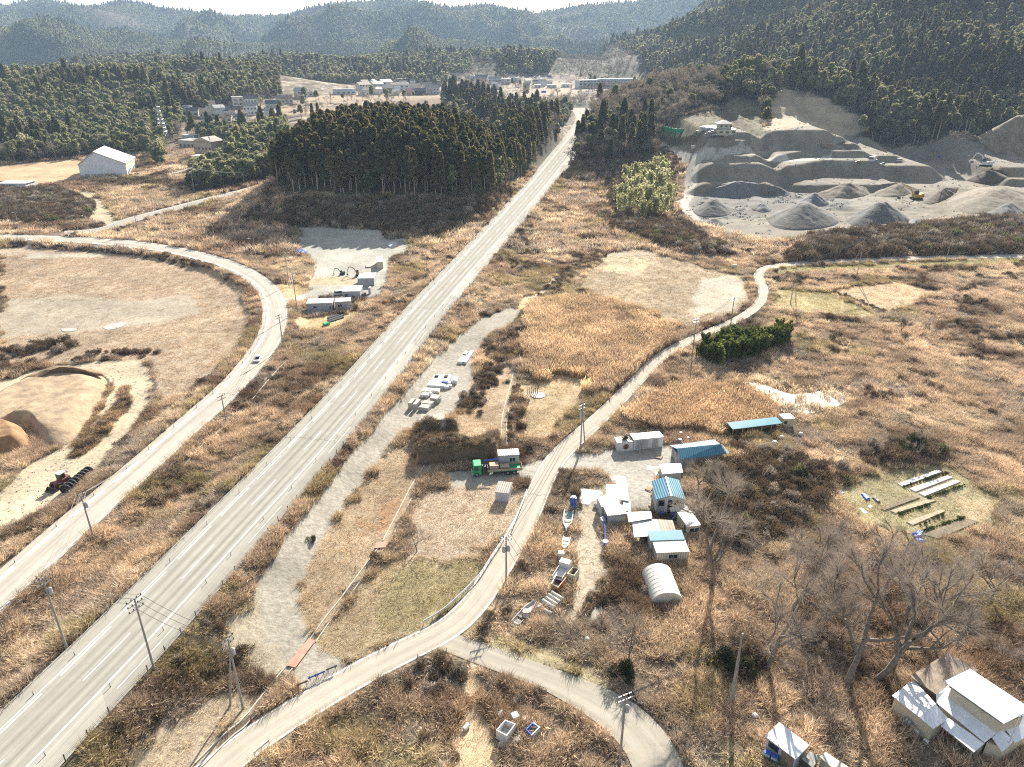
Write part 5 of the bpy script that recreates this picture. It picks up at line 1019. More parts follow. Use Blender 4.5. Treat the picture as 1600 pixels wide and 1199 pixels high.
def boat(name, label, stern, bow, wd, m, inner, h=.7, group=None, extra=True):
    A, rz, L = frame(stern, bow); r0 = thing(name, label, 'boat', A, rz, group); S = 9; V = []; F = []; W = []
    for i in range(S):
        t = i / (S - 1); x = L * t; hw = wd / 2 * (1 - max(0, (t - .45) / .55) ** 2.2) + .02; sh = h * (1 + .25 * t * t); V += [(x, -hw, sh), (x, -hw * .7, .12), (x, 0, 0.02 + .25 * max(0, t - .8)), (x, hw * .7, .12), (x, hw, sh), (x, hw * .86, sh), (x, hw * .6, sh * .45), (x, -hw * .6, sh * .45), (x, -hw * .86, sh)]
    for i in range(S - 1): F += [(i * 9 + j, i * 9 + (j + 1) % 9, i * 9 + 9 + (j + 1) % 9, i * 9 + 9 + j) for j in range(9)]
    F += [tuple(range(8, -1, -1)), tuple((S - 1) * 9 + j for j in range(9))]; MB().add(V, F).put('hull', m, r0); block_poly([loc2w(A, rz, 0, -wd / 2), loc2w(A, rz, L, -wd / 2), loc2w(A, rz, L, wd / 2), loc2w(A, rz, 0, wd / 2)], .3)
    MB().box(.05 * L, .62 * L, -wd * .29, wd * .29, h * .46, h * .5).put('floor', inner, r0)
    for t in (.22, .5): MB().box(L * t, L * t + .3, -wd * .42, wd * .42, h * .75, h * .83).put('thwart', m if t > .4 else inner, r0)
    return r0
def build_farm():
    r, L = cabin('storage_container', 'white box container with a round dark emblem on its front, beside the farm entrance', 'container', (964, 706), (988.5, 704.3), 2.3, 2.0, WPAINT, WFLAT, doors=())
    m = MB(); m.lathe([(.62, -.045), (.62, -.03)], 28, (L * .55, 0, 1.05), 'y'); e = m.put('emblem', DKSTEEL, r); q = MB()
    for k in range(24):
        a0, a1 = k * .2618, (k + 1) * .2618; q.add([(L * .55 + .5 * math.cos(a0), -.06, 1.05 + .5 * math.sin(a0)), (L * .55 + .5 * math.cos(a1), -.06, 1.05 + .5 * math.sin(a1)), (L * .55 + .58 * math.cos(a1), -.06, 1.05 + .58 * math.sin(a1)), (L * .55 + .58 * math.cos(a0), -.06, 1.05 + .58 * math.sin(a0))], [(0, 1, 2, 3)])
    q.put('ring', ORG, e); MB().box(L * .55 - .36, L * .55 + .36, -.062, -.05, 1.02, 1.1).put('bar', ORG, e)
    n = bushmesh('net_heap', 260, .8, .9, leafmat('dark_net', [(.05, .045, .04), (.09, .07, .05)], .1), 5, .12); o = link('fishing_net_heap', n); o.location = loc2w(r.location, r.rotation_euler.z, L * .6, 1.3) + (r.location.z + 2.15,); tag(o, 'dark heap of netting on the white container roof', 'net')
    cabin('storage_container', 'grey and white shipping container with three door panels next to the emblem container', 'container', (989.5, 703.3), (1035, 698.8), 2.4, 2.35, WPAINT, WFLAT, doors=(('f', .5, 2.2, .15, 2.1, GREYW), ('f', 2.3, 3.2, .15, 2.1, GREYWP), ('f', 4.1, 5.4, .15, 2.1, GREYW)))
    roofed('barn', 'long low barn with blue metal gable roof behind the bare tree', 'barn', [(BROOF, [(1046, 696.5, 2.3), (1116, 687, 2.3), (1125, 694, 3.3), (1057, 701, 3.3)], 'roof'), (BROOF, [(1057, 701, 3.305), (1125, 694, 3.305), (1135, 709, 2.1), (1064, 719, 2.1)], 'roof'), (WPAINT, [(1126, 694, 3.2), (1128, 694, 3.2), (1140, 707, 2.1), (1136, 709, 2.1)], 'barge_board')], [(GREYW, [(1050, 699), (1118, 690), (1131, 706), (1065, 716)], 2.05, 'wall')])
    roofed('lean_to', 'small flat lean-to with pale blue roof north of the blue gabled house', 'shed', [(BFLAT, [(1030, 725.5, 2.5), (1064, 724, 2.5), (1067, 738.5, 2.2), (1035, 741, 2.2)], 'roof')], [(GREYWP, [(1032, 727), (1063, 726), (1065, 737.5), (1036, 740)], 2.1, 'wall')])
    r, base = roofed('farm_house', 'two-bay house with deep blue gable roof and white ridge at the yard centre', 'house', [(BROOF, [(1018, 751.5, 3.2), (1040.5, 745, 4.4), (1049, 774.5, 4.4), (1024.5, 781, 3.2)], 'roof'), (BROOF, [(1040.5, 745, 4.403), (1061.5, 750, 3.2), (1071, 781, 3.2), (1049, 774.5, 4.403)], 'roof'), (WPAINT, [(1039.6, 745, 4.5), (1041.6, 745, 4.5), (1050, 775, 4.5), (1048, 775, 4.5)], 'ridge_cap')], [(GREYWP, [(1021, 753), (1060, 753), (1068, 780), (1026, 781)], 3.1, 'wall')])
    A = PZ(1026, 781, 3.1) - base; B = PZ(1068, 780, 3.1) - base; d = (B - A).normalized(); nrm = Vector((d.y, -d.x, 0)); g = MB(); mid = (A + B) / 2; g.add([A, B, mid + Vector((0, 0, 1.05)), A - nrm * .2, B - nrm * .2, mid - nrm * .2 + Vector((0, 0, 1.05))], [(0, 1, 2), (5, 4, 3), (0, 3, 4, 1), (1, 4, 5, 2), (2, 5, 3, 0)]); g.put('gable', WHITEW, r); Lh = (B - A).length
    for nm, u0, u1, z0, z1, mm in (('window', .08, .30, -1.35, -.2, GLASS), ('pilaster', .32, .42, -3.3, -.05, WHITEW), ('door', .44, .58, -2.9, -.15, GLASS), ('pilaster', .60, .68, -3.3, -.05, CREAM), ('window', .70, .92, -1.25, -.25, GLASS)):
        p0, p1 = A + d * Lh * u0, A + d * Lh * u1; MB().prism([(v.x, v.y) for v in (p0 + nrm * .06, p1 + nrm * .06, p1 - nrm * .05, p0 - nrm * .05)], A.z + z0, A.z + z1).put(nm, mm, r)
    roofed('porch', 'pale sheet porch roof over a dark blue wall below the blue gabled house', 'porch', [(WROOF, [(1046, 793.5, 2.5), (1072, 785, 2.6), (1076.5, 797.5, 2.4), (1048, 799.5, 2.3)], 'roof')], [(pmat('blue_board_wall', (.05, .08, .22), .6, .2), [(1048, 795), (1057, 794), (1058, 798), (1049, 799)], 2.25, 'wall'), (WPAINT, [(1058, 793.5), (1063, 792), (1065, 797), (1059, 798)], 2.2, 'cabinet')])
    A, rz, L = frame((949, 823.5), (977, 820.5))
    cabin('site_cabin', 'grey prefab cabin with dark front wall and striped pale roof beside the blue pipe', 'cabin', 0, 0, 2.3, 2.35, GREYWP, WROOF, 'shed', rise=.15, fr=(A, rz, L), wins=(('f', L * .48, L * .93, .9, 1.8, CURT), ('l', .5, 1.2, 1, 1.8)), doors=())
    c = loc2w(A, rz, -.3, 2.75); cabin('site_cabin', 'grey prefab cabin behind the dark-fronted one with striped pale roof', 'cabin', 0, 0, 2.9, 2.35, GREYWP, WROOF, 'shed', rise=.15, fr=(Vector((*c, A.z)), rz, L))
    roofed('carport', 'bright white sheet carport roof of three panels behind the prefab cabins', 'carport', [(WFLAT, [(947, 757, 2.6), (962, 757, 2.6), (963, 777.5, 2.5), (946.5, 777, 2.5)], 'roof_panel'), (WROOF, [(962.2, 750, 2.7), (979, 750, 2.7), (983, 783, 2.5), (963.5, 780, 2.5)], 'roof_panel'), (WFLAT, [(959.5, 744, 2.8), (976, 744, 2.8), (977.5, 750, 2.75), (957, 750, 2.75)], 'roof_panel'), (pmat('pale_blue_sheet', (.36, .45, .55), .5, .1), [(973, 781, 2.3), (985, 783.5, 2.3), (986, 800.5, 2.2), (976, 797, 2.2)], 'roof_panel')], [], [(948, 758, 2.5), (978, 751, 2.5), (982, 782, 2.4), (985, 799, 2.2), (947, 776, 2.4)])
    roofed('shelter', 'open shelter with patched white, grey and tan sheet roof at the middle of the farmyard', 'shelter', [(pmat('white_patch_sheet', (.66, .65, .62), .5, .3, .9), [(987, 810.5, 2.6), (1005.5, 811, 2.6), (1012, 838, 2.4), (991, 839.5, 2.4)], 'roof_panel'), (WROOF, [(1005.7, 811, 2.62), (1026, 811.5, 2.62), (1033, 837.5, 2.42), (1012.2, 838, 2.42)], 'roof_panel'), (TROOF, [(1026.2, 811.5, 2.6), (1051, 813, 2.6), (1058, 836.5, 2.4), (1033.2, 837, 2.4)], 'roof_panel')], [(BROWNW, [(1003, 812), (1049, 814), (1049, 816), (1003, 814)], 2.4, 'back_wall')], [(988, 811, 2.5), (1050, 814, 2.5), (993, 838, 2.3), (1013, 838, 2.3), (1034, 837, 2.3), (1057, 836, 2.3)])
    roofed('shelter', 'smaller white flat-roofed shelter just behind the patched one', 'shelter', [(WFLAT, [(980, 800.5, 2.9), (1017, 799, 2.9), (1019, 810, 2.85), (982, 816, 2.85)], 'roof_panel')], [], [(982, 801, 2.8), (1016, 800, 2.8), (1018, 809, 2.8), (983, 814, 2.8)])
    cabin('site_cabin', 'beige prefab cabin with dark slot window standing right of the patched shelter', 'cabin', (1072, 841), (1092, 838.5), 4.1, 2.3, CREAM, WFLAT, wins=(('f', .45, 2.2, 1.1, 1.9),), doors=(('l', .5, 1.2, .1, 1.9, DARKW),))
    A, rz, L = frame((1024.5, 881.5), (1074, 879.5))
    cabin('site_cabin', 'cream ribbed cabin with barred front window behind the plastic tunnel', 'cabin', 0, 0, 2.6, 2.2, pmat('cream_ribbed', (.56, .53, .45), .6, .12, .8, corr=('X', .4)), WROOF, 'shed', rise=.25, fr=(A, rz, L), wins=(('f', L * .38, L * .66, 1.0, 1.8),))
    c = loc2w(A, rz, -.35, 2.75); cabin('lean_to', 'narrow lean-to with bright blue roof strip behind the cream ribbed cabin', 'shed', 0, 0, 1.9, 2.55, GREYWP, BFLAT, 'shed', rise=.35, fr=(Vector((*c, A.z)), rz, L + .3))
    # plastic tunnel
    A, rz, L = frame((1017.5, 946), (1067, 944)); r = thing('tunnel_greenhouse', 'arched white plastic tunnel greenhouse below the farm cabins', 'greenhouse', A, rz); n = 14; D = 6.8; H = 2.3; arc = [(L / 2 - L / 2 * math.cos(math.pi * t), H * math.sin(math.pi * t) ** .8) for t in np.linspace(0, 1, n + 1)]; V = [(x, y, z) for y in np.linspace(0, D, 13) for x, z in arc]
    F = [(i * (n + 1) + j, i * (n + 1) + j + 1, (i + 1) * (n + 1) + j + 1, (i + 1) * (n + 1) + j) for i in range(12) for j in range(n)]; mesh_obj('cover', V, F, FILM, r, True); mesh_obj('end_wall', [(x, .0, z) for x, z in arc], [tuple(range(n + 1))], FILM, r); mesh_obj('end_wall', [(x, D, z) for x, z in arc], [tuple(range(n, -1, -1))], FILM, r)
    for k in range(9): MB().path([(x, D * k / 8, z * 1.006 + .005) for x, z in arc], .016, 4).put('hoop', STEEL, r)
    block_poly([loc2w(A, rz, 0, 0), loc2w(A, rz, L, 0), loc2w(A, rz, L, D), loc2w(A, rz, 0, D)], .3)
    roofed('cattle_shed', 'long open-fronted shed with pale blue roof near the pond', 'shed', [(BFLAT, [(1136, 660.5, 2.7), (1213, 651.5, 2.7), (1222.5, 661.5, 2.2), (1145, 671, 2.2)], 'roof')], [(BROWNW, [(1138, 661), (1213, 652.5), (1214, 653.5), (1139, 662)], 2.3, 'back_wall')], [(1146 + 15 * k, 670 - 1.9 * k, 2.1) for k in range(6)])
    cabin('hut', 'small cream hut with dark window at the end of the long blue-roofed shed', 'hut', (1222, 668.5), (1239, 667.5), 2.2, 2.1, CREAM, WFLAT, wins=(('f', .3, 1.0, .9, 1.6),), doors=(('r', .3, 1.1, 0, 1.8, DARKW),))
    for l, (x, y), m in (('dark blue drum beside the far corner of the blue barn', (1062, 692), BLUEP), ('pale blue drum behind the blue barn', (1075, 690), BLUEP), ('white drum in front of the blue barn', (1057, 722), WPAINT), ('blue water tank with white top standing by the boat', (895.5, 794), BLUEP)):
        B = G(x, y); r = thing('drum', l, 'drum', B); k = 1.5 if 'tank' in l else 1; MB().lathe([(.42, 0), (.45, .1), (.45, .75), (.42, .95)], 16).put('body', m, r); MB().lathe([(.30, .95), (.30, 1.05), (.1, 1.08)], 12).put('lid', WPAINT, r); r.scale = (k * .9, k * .9, k * 1.6 if k > 1 else k); block_circ(B.x, B.y, .6)
    drape('tarp', 'large wrinkled cream tarp spread on the ground beside the boat', 'tarp', [(899.5, 773), (907, 762.5), (938.5, 768), (942.5, 772.5), (920, 793), (907, 791), (902, 780)], TARP, .25, .22, 3)
    for i, (l, P) in enumerate((('white board lying flat near the small lean-to, upper one', [(1010, 727.5), (1017, 727.5), (1018.5, 734.5), (1012, 735)]), ('white board lying flat beside the lean-to wall', [(1019, 729), (1029, 729), (1029.5, 733.5), (1020, 734)]), ('white board lying flat at the lean-to corner, lower one', [(1021.5, 735), (1029, 734.5), (1029.5, 741), (1024, 743)]))): drape('board', l, 'board', P, WPAINT, .06, .01, i, 'white boards on the yard')
    drape('board', 'grey flat panel lying on the dry grass below the track', 'board', [(926, 948), (944, 950), (935, 976), (915, 971)], pmat('grey_green_panel', (.25, .245, .19), .7, .2), .07, .02, 5)
    boat('motor_boat', 'white and turquoise open boat lying in grass beside the lane', (889, 801.5), (884.5, 832), 1.7, WPAINT, pmat('turquoise_deck', (.12, .38, .40), .5, .2), .75)
    boat('dinghy', 'small round white dinghy lying below the turquoise boat', (886, 841.5), (881, 861), 1.25, WPAINT, WPAINT, .45)
    boat('rowing_boat', 'weathered rowing boat filled with tyres and rubbish near the scrub', (806, 976), (838, 942), 1.4, GREYWP, DKSTEEL, .55)
    for l, (x, y) in (('white rimmed tyre lying inside the rowing boat', (822, 961)), ('black tyre lying in the rowing boat stern', (822, 968))):
        B = G(x, y); r = thing('tyre', l, 'tyre', B + Vector((0, 0, .5))); MB().lathe([(.3, 0), (.55, .0), (.62, .12), (.55, .25), (.3, .25)], 18).put('rubber', CONC if 'white' in l else BLACK, r)
    boxes('cabinet', 'tall white metal cabinet standing in grass below the dinghy', 'cabinet', (872, 877), (881.5, 877), .9, 1.5, WHITEW)
    r = vehicle('kei_truck', 'old white flatbed truck parked in grass between cabinet and rusty bins', (878, 884), (864, 906), WPAINT, 'truck', 4.2)
    openbin('trailer_bin', 'open bin with pale rusty sides, nearer the stack of concrete pipes', 'bin', [(861, 912), (868, 899), (885.5, 902), (872, 918.5)], 1.1, [WHITEW, BROWNW, ORG, BROWNW], DKSTEEL); openbin('trailer_bin', 'open cream bin on a cart, nearer the dirt track', 'bin', [(886, 896), (895, 885.5), (905.5, 888.5), (897.5, 899.5)], 1.5, [CREAM, BROWNW, CREAM, CREAM], DKSTEEL)
    first = None
    for k in range(4):
        a = (847.5 + 4.6 * k, 941.5 - 4.2 * k); b = (866 + 4.6 * k, 953.5 - 4.4 * k); A, rz, L = frame(a, b)
        if k == 0: first = thing('concrete_pipe', 'grey concrete pipe lying in the parallel row of four beside rusty bins', 'pipe', A + Vector((0, 0, .35)), rz, 'row of four concrete pipes'); MB().lathe([(.24, 0), (.36, 0), (.36, L), (.24, L)], 14, (0, 0, 0), 'x').put('pipe_wall', CONC, first)
        else: dup(first, A + Vector((0, 0, .35)), rz)
        block_poly([loc2w(A, rz, 0, -.5), loc2w(A, rz, L, -.5), loc2w(A, rz, L, .5), loc2w(A, rz, 0, .5)])
    for l, a, b in (('short pale log lying below the pipe row', (850, 956), (862, 962)), ('stubby pale cylinder between boat bow and pipes', (840, 953), (846, 948))): A, rz, L = frame(a, b); r = thing('concrete_block', l, 'block', A, rz); MB().lathe([(.1, 0), (.3, .02), (.3, L - .02), (.1, L)], 12, (0, 0, .3), 'x').put('body', CONC, r)
    for i, (a, b) in enumerate((((822, 1001), (823, 994)), ((825, 1003), (833, 993)), ((828, 1005), (842, 986)))): A, rz, L = frame(a, b); r = thing('plank', 'bleached plank lying in the scrub above the branch road', 'plank', A, rz, 'bleached planks in the scrub'); MB().box(0, L, -.12, .12, .3, .4).put('board', WOOD, r)
    for l, (x, y), s in (('white styrofoam float in the weeds left of the flat panel', (949, 917), .5), ('broken white foam block in the scrub', (917, 1003), .55), ('white foam scrap at the scrub edge', (903, 1001), .3), ('white bundle in the grass by the hut', (1251, 681), .6), ('round white tub near the long shed', (1221, 686), .6), ('white crate near the long shed', (1210, 695), .7), ('pale float in dark grass below the leafless trees', (1179, 1121), .45)):
        B = G(x, y); r = thing('foam_float', l, 'float', B); MB().lathe([(.3 * s, .1), (.8 * s, .3 * s + .1), (.85 * s, .9 * s), (.5 * s, 1.3 * s), (.1, 1.4 * s)], 10).put('body', WPAINT, r); block_circ(B.x, B.y, s)
    # blue pump pipework beside the cabin
    B = G(945, 855); r = thing('pump_line', 'bright blue pipe with a valve wheel standing beside the prefab cabin', 'pipe', B); A2 = G(944, 815) - B; MB().path([(0, 0, .3), (0, 0, 1.0), (A2.x * .5, A2.y * .5, 1.4), (A2.x, A2.y, 1.6)], .11, 8).put('pipe', BLUEP, r); MB().lathe([(.42, 0), (.55, .03), (.55, .1), (.42, .13)], 16, (.0, 0, 1.1)).put('valve_wheel', BLUEP, r); MB().lathe([(.25, 0), (.3, .5), (.12, .6)], 10).put('pump', BLUEP, r)
    for l, a, b, d, h, m in (('grey machine with tank at the left wall of the prefab cabin', (940, 826), (946, 825), 1.2, 1.6, GREYWP), ('white gas box at the cabin corner', (942, 806), (946, 805.5), .8, 1.2, WPAINT), ('dark pile of crates under the shelter edge', (975, 845), (984, 845), 1.2, .8, BROWNW), ('blue crate at the foot of the gabled house', (1032, 806), (1040, 805), 1, .5, BLUEP)): boxes('machine' if 'machine' in l else 'crate', l, 'box', a, b, d, h, m)
    # truck with crane and loaded bed
    A = G(738.5, 746.5); B = G(816.5, 740.5); d = B - A; rz = math.atan2(d.y, d.x); L = math.hypot(d.x, d.y); r = thing('crane_truck', 'flatbed crane truck with bright green cab parked on the asphalt apron', 'truck', A, rz); block_poly([loc2w(A, rz, -.5, -.6), loc2w(A, rz, L, -.6), loc2w(A, rz, L, 3), loc2w(A, rz, -.5, 3)])
    W = 2.3; P = [(0, .55), (-.02, 1.45), (.18, 2.55), (.35, 2.65), (1.75, 2.65), (1.8, .55)]; cab = MB().add([(x, .02, z) for x, z in P] + [(x, W - .02, z) for x, z in P], [tuple(range(6)), tuple(range(11, 5, -1))] + [((i + 1) % 6, i, 6 + i, 6 + (i + 1) % 6) for i in range(6)]).put('cab', GREENP, r); MB().slab([(-.04, .2, 1.5), (-.04, W - .2, 1.5), (.15, W - .2, 2.4), (.15, .2, 2.4)], .02).put('windscreen', GLASS, cab); MB().box(.4, 1.2, -.01, .02, 1.5, 2.35).put('window', GLASS, cab); MB().box(-.15, .0, .1, W - .1, .45, .75).put('bumper', WPAINT, cab)
    MB().box(1.6, L - .2, .5, W - .5, .6, .85).put('chassis', DKSTEEL, r); cr = MB().bev(1.95, 2.75, .6, 1.7, .85, 1.9, .08).put('crane_base', DKSTEEL, r); MB().path([(2.35, 1.15, 1.9), (2.35, 1.15, 3.0)], .2, 6).put('column', DKSTEEL, cr); MB().path([(2.2, 1.15, 3.0), (5.2, 1.15, 3.15)], .19, 4).put('boom', BLUEP, cr); MB().box(3.0, L, 0, W, .95, 1.08).put('bed', GREENP, r)
    for nm, b in (('side_board', (3.0, L, 0, .06, 1.08, 1.5)), ('side_board', (3.0, L, W - .06, W, 1.08, 1.5)), ('tail_board', (L - .06, L, .06, W - .06, 1.08, 1.5)), ('head_board', (3.0, 3.08, .06, W - .06, 1.08, 1.9))): MB().box(*b).put(nm, WOOD if nm != 'head_board' else DKSTEEL, r)
    for x in (.85, L - 2.9, L - 1.6):
        for y in (.0, W - .32): w_ = MB().lathe([(.2, 0), (.46, .02), (.5, .1), (.5, .25), (.2, .3)], 16, (x, y, .5), 'y').put('wheel', BLACK, r); MB().lathe([(.05, -.01), (.24, .0), (.24, .31), (.05, .32)], 12, (x, y, .5), 'y').put('rim', STEEL, w_)
    def cargo(l, x0, x1, y0, y1, h, m): o = thing('cargo_crate', l, 'crate', Vector(loc2w(A, rz, x0, y0) + (A.z + 1.085,)), rz); MB().bev(0, x1 - x0, 0, y1 - y0, 0, h, .03).put('body', m, o); MB().box(.05, x1 - x0 - .05, .05, y1 - y0 - .05, h + .002, h + .06).put('lid', WOOD, o)
    cargo('pale wooden crate on the truck bed behind the crane', 3.4, 5.2, .3, 1.9, 1.0, WOOD); cargo('brown box on the rear of the truck bed', 5.5, 7.4, .25, 1.7, .6, BROWNW)
    cabin('site_cabin', 'small grey cabin with blue window standing right behind the green truck', 'cabin', (779.5, 733), (811, 731), 1.9, 3.0, GREYWP, WROOF, 'shed', rise=.2, wins=(('f', 2.2, 3.3, 1.6, 2.4),))
    cabin('tool_shed', 'small lilac-white shed with brown roof alone on the open lot', 'shed', (774, 783.5), (794.5, 785), 3.2, 2.0, pmat('lilac_wall', (.46, .45, .50), .6, .1), pmat('brown_grey_roof', (.30, .26, .22), .6, .2, .8, corr=('X', .4)), 'shed', rise=.25)
    # rough straw bales / tube roll in the field
    B = G(832, 616); r = thing('fish_rack', 'dark upright spikes around a coiled ring in the field beyond the drain', 'rack', B); MB().lathe([(1.6, 0), (1.8, .05), (1.8, .15), (1.6, .18)], 24, (1.2, -.8, 0)).put('coil', DKSTEEL, r)
    for k in range(6): MB().path([(-1.2 + .5 * k, .3 * (k % 2), 0), (-1.3 + .5 * k, .2, 1.1), (-1.1 + .5 * k, .2, 1.5 + .35 * ((k * 7) % 3))], .08, 5).put('spike', DKSTEEL, r)
    # household tubs by the scrub triangle
    openbin('fish_tub', 'white square bulk tub with plank lid in the dark scrub triangle', 'tub', [(775, 1141), (789, 1124.5), (806, 1131), (792, 1150)], 1.5, WHITEW, WHITEW); drape('lid', 'weathered board covering the white bulk tub', 'lid', [(776, 1166), (790, 1146), (808, 1153), (794, 1174)], TARP, .05, .01, 2); bpy.data.objects['lid'].location.z += 1.5
    openbin('fish_tub', 'blue-sided open tub holding murky water beside the white tub', 'tub', [(821, 1139.5), (833, 1128), (844, 1136), (831, 1149)], .95, [BLUEP, WPAINT, WPAINT, BLUEP], pmat('murky_water', (.2, .2, .13), .2, .1)); boxes('crate', 'small white foam crate behind the white bulk tub', 'crate', (802, 1131), (812, 1127), .9, .9, WPAINT); boxes('crate', 'pale sack standing between the two tubs', 'sack', (818, 1131), (825, 1129), .6, .6, CREAM)
    for l, (x, y) in (('clear plastic bottle drum below the blue tub', (806, 1163)), ('white scrap in straw left of the white tub', (778, 1122)), ('small white canister on the straw path', (725, 1143))): B = G(x, y); r = thing('canister', l, 'canister', B, 1.); MB().lathe([(.1, 0), (.3, .02), (.3, .9), (.12, 1.0)], 12, (0, 0, .3), 'x').put('body', WHITEW, r); MB().lathe([(.1, 1.0), (.1, 1.12)], 8, (0, 0, .3), 'x').put('cap', BLUEP, r)
    f = None
    for k, (x, y) in enumerate(((965, 833), (958, 846), (971, 858), (985, 850), (1000, 846), (941, 778), (1012, 862), (1064, 858), (1014, 765), (1020, 792), (905, 740), (1030, 715))):
        B = G(x, y)
        if f is None:
            f = thing('wooden_pallet', 'greyed wooden pallet lying about the farm cabins', 'pallet', B, .3, 'pallets about the farm'); m = MB()
            for j in range(5): m.box(-.6, .6, -.6 + .26 * j, -.44 + .26 * j, .2, .24)
            m.put('deck', WOOD, f)
            for j in (-.55, 0, .5): MB().box(j, j + .09, -.6, .6, .0, .197).put('bearer', WOOD, f)
        else: dup(f, B, k * 1.1)
    f = None
    for k, (x, y) in enumerate(((952, 836), (962, 827), (980, 829), (1022, 850), (1068, 852), (930, 793), (935, 744), (944, 752))):
        B = G(x, y)
        if f is None: f = thing('plastic_tub', 'grey plastic tub standing in the litter of the farmyard', 'tub', B, 0, 'tubs about the farm'); MB().lathe([(.3, 0), (.42, .5), (.45, .52), (.40, .5), (.28, .1)], 14).put('shell', GREYWP, f); MB().path([(-.42, 0, .5), (-.3, 0, .62), (.3, 0, .62), (.42, 0, .5)], .03, 5).put('handle', DKSTEEL, f)
        else: dup(f, B, k)
# ---------------------------------------------------------------- house and sheds at the lower right
def build_homestead():
    Q = lambda X, Y, z: (1380 + .1375 * X, 1010 + .1375 * Y, z)
    XY = lambda X, Y: (1380 + .1375 * X, 1010 + .1375 * Y)
    r, base = roofed('old_house', 'cream house with stepped white metal roofs and an old brown roof behind, seen partly', 'house', [
        (OLDROOF, [Q(300, 340, 3.3), Q(735, 70, 3.9), Q(1085, 270, 3.9), Q(600, 545, 3.3)], 'old_roof'),
        (HROOF, [Q(100, 560, 2.8), Q(345, 380, 2.8), Q(600, 655, 3.7), Q(410, 803, 3.7)], 'wing_roof'), (HROOF, [Q(412, 805, 3.7), Q(600, 660, 3.7), Q(745, 830, 2.8), Q(570, 940, 2.8)], 'wing_roof'),
        (HROOF, [Q(600, 640, 3.15), Q(755, 470, 3.9), Q(1360, 930, 3.9), Q(1155, 1092, 3.15)], 'main_roof'), (HROOF, [Q(600, 545, 3.6), Q(735, 435, 3.85), Q(752, 475, 3.9), Q(605, 640, 3.16)], 'main_roof'),
        (HROOF, [Q(655, 905, 2.55), Q(745, 815, 2.95), Q(1150, 1105, 2.95), Q(1030, 1205, 2.55)], 'porch_roof'),
        (HROOF, [Q(690, 400, 5.3), Q(990, 255, 5.9), Q(1690, 715, 5.9), Q(1370, 880, 5.3)], 'upper_roof'),
        (HROOF, [Q(1240, 1040, 3.3), Q(1345, 942, 3.85), Q(1490, 1075, 2.9), Q(1350, 1205, 2.7)], 'side_roof'), (HROOF, [Q(1365, 900, 3.9), Q(1640, 740, 3.9), Q(1680, 1000, 2.9), Q(1500, 1100, 2.9)], 'side_roof')],
        [(CREAM, [XY(130, 580), XY(340, 420), XY(700, 830), XY(570, 915)], 2.7, 'wall'), (CREAM, [XY(640, 660), XY(800, 560), XY(1330, 940), XY(1130, 1060)], 3.0, 'wall'), (CREAM, [XY(770, 480), XY(960, 400), XY(1590, 800), XY(1330, 885)], 5.1, 'upper_wall'), (CREAM, [XY(1180, 1090), XY(1340, 980), XY(1640, 980), XY(1380, 1160)], 2.6, 'wall'), (BROWNW, [XY(380, 360), XY(740, 120), XY(1020, 280), XY(640, 500)], 3.1, 'wall')], [Q(700, 910, 2.45), Q(860, 1030, 2.45), Q(1015, 1185, 2.45)])
    A = PZ(*Q(770, 480, 5.0)) - base; B = PZ(*Q(1330, 885, 5.0)) - base; d = B - A; d.z = 0; n = Vector((d.y, -d.x, 0)).normalized() * .05
    for u0, u1 in ((.27, .44), (.53, .70)): p0, p1 = A + d * u0, A + d * u1; MB().prism([(v.x, v.y) for v in (p0 + n, p1 + n, p1 - n, p0 - n)], A.z - .95, A.z - .25).put('window', GLASS, r)
    g0 = PZ(*Q(130, 580, 2.7)); g1 = PZ(*Q(570, 915, 2.7)); d = g1 - g0; n = Vector((d.y, -d.x, 0)).normalized()
    for k in range(2):
        p = g0 + d * (.44 + .075 * k) + n * .3; o = thing('gas_cylinder', 'grey gas cylinder standing against the cream house gable', 'gas cylinder', (p.x, p.y, gz(p.x, p.y)), 0, 'pair of gas cylinders'); MB().lathe([(.18, 0), (.2, .05), (.2, 1.25), (.1, 1.42), (.06, 1.5)], 14).put('body', GREYWP, o); MB().lathe([(.09, 1.5), (.09, 1.6)], 8).put('cap', STEEL, o)
    for l, u, hh in (('brass-coloured meter cabinet beside the gas cylinders', .62, 1.1), ('white kerosene tank at the gable corner of the cream house', .72, .9), ('white bucket at the corner of the cream house', .98, .6)): p = g0 + d * u + n * .35; o = thing('meter_box' if 'meter' in l else 'fuel_tank', l, 'box', (p.x, p.y, gz(p.x, p.y)), math.atan2(d.y, d.x)); MB().bev(-.3, .3, -.2, .2, .0, hh, .05).put('body', TANW if 'brass' in l else WPAINT, o); MB().box(-.2, .2, -.22, -.2, .2, hh - .15).put('door', STEEL, o)
    p = G(1565, 1190); o = thing('antenna_mast', 'slim white metal mast rising in front of the cream house', 'mast', p); t = PZ(1594, 1119, 7.2) - p; MB().tube((0, 0, -.3), tuple(t), .06, .05, 8).put('tube', WPAINT, o); MB().path([tuple(t), tuple(t + Vector((-.5, .3, .1)))], .03, 5).put('arm', STEEL, o)
    Z = lambda X, Y, z: (1180 + .1 * X, 1110 + .1 * Y, z); ZX = lambda X, Y: (1180 + .1 * X, 1110 + .1 * Y)
    r, base = roofed('tool_shed', 'lilac shed with white ribbed roof at the bottom edge under tree shadows', 'shed', [(HROOF, [Z(375, 185, 2.75), Z(848, 545, 2.75), Z(632, 768, 2.5), Z(155, 405, 2.5)], 'roof')], [(pmat('lilac_wall', (.46, .45, .50), .6, .1), [ZX(380, 215), ZX(820, 550), ZX(630, 745), ZX(180, 410)], 2.45, 'wall')])
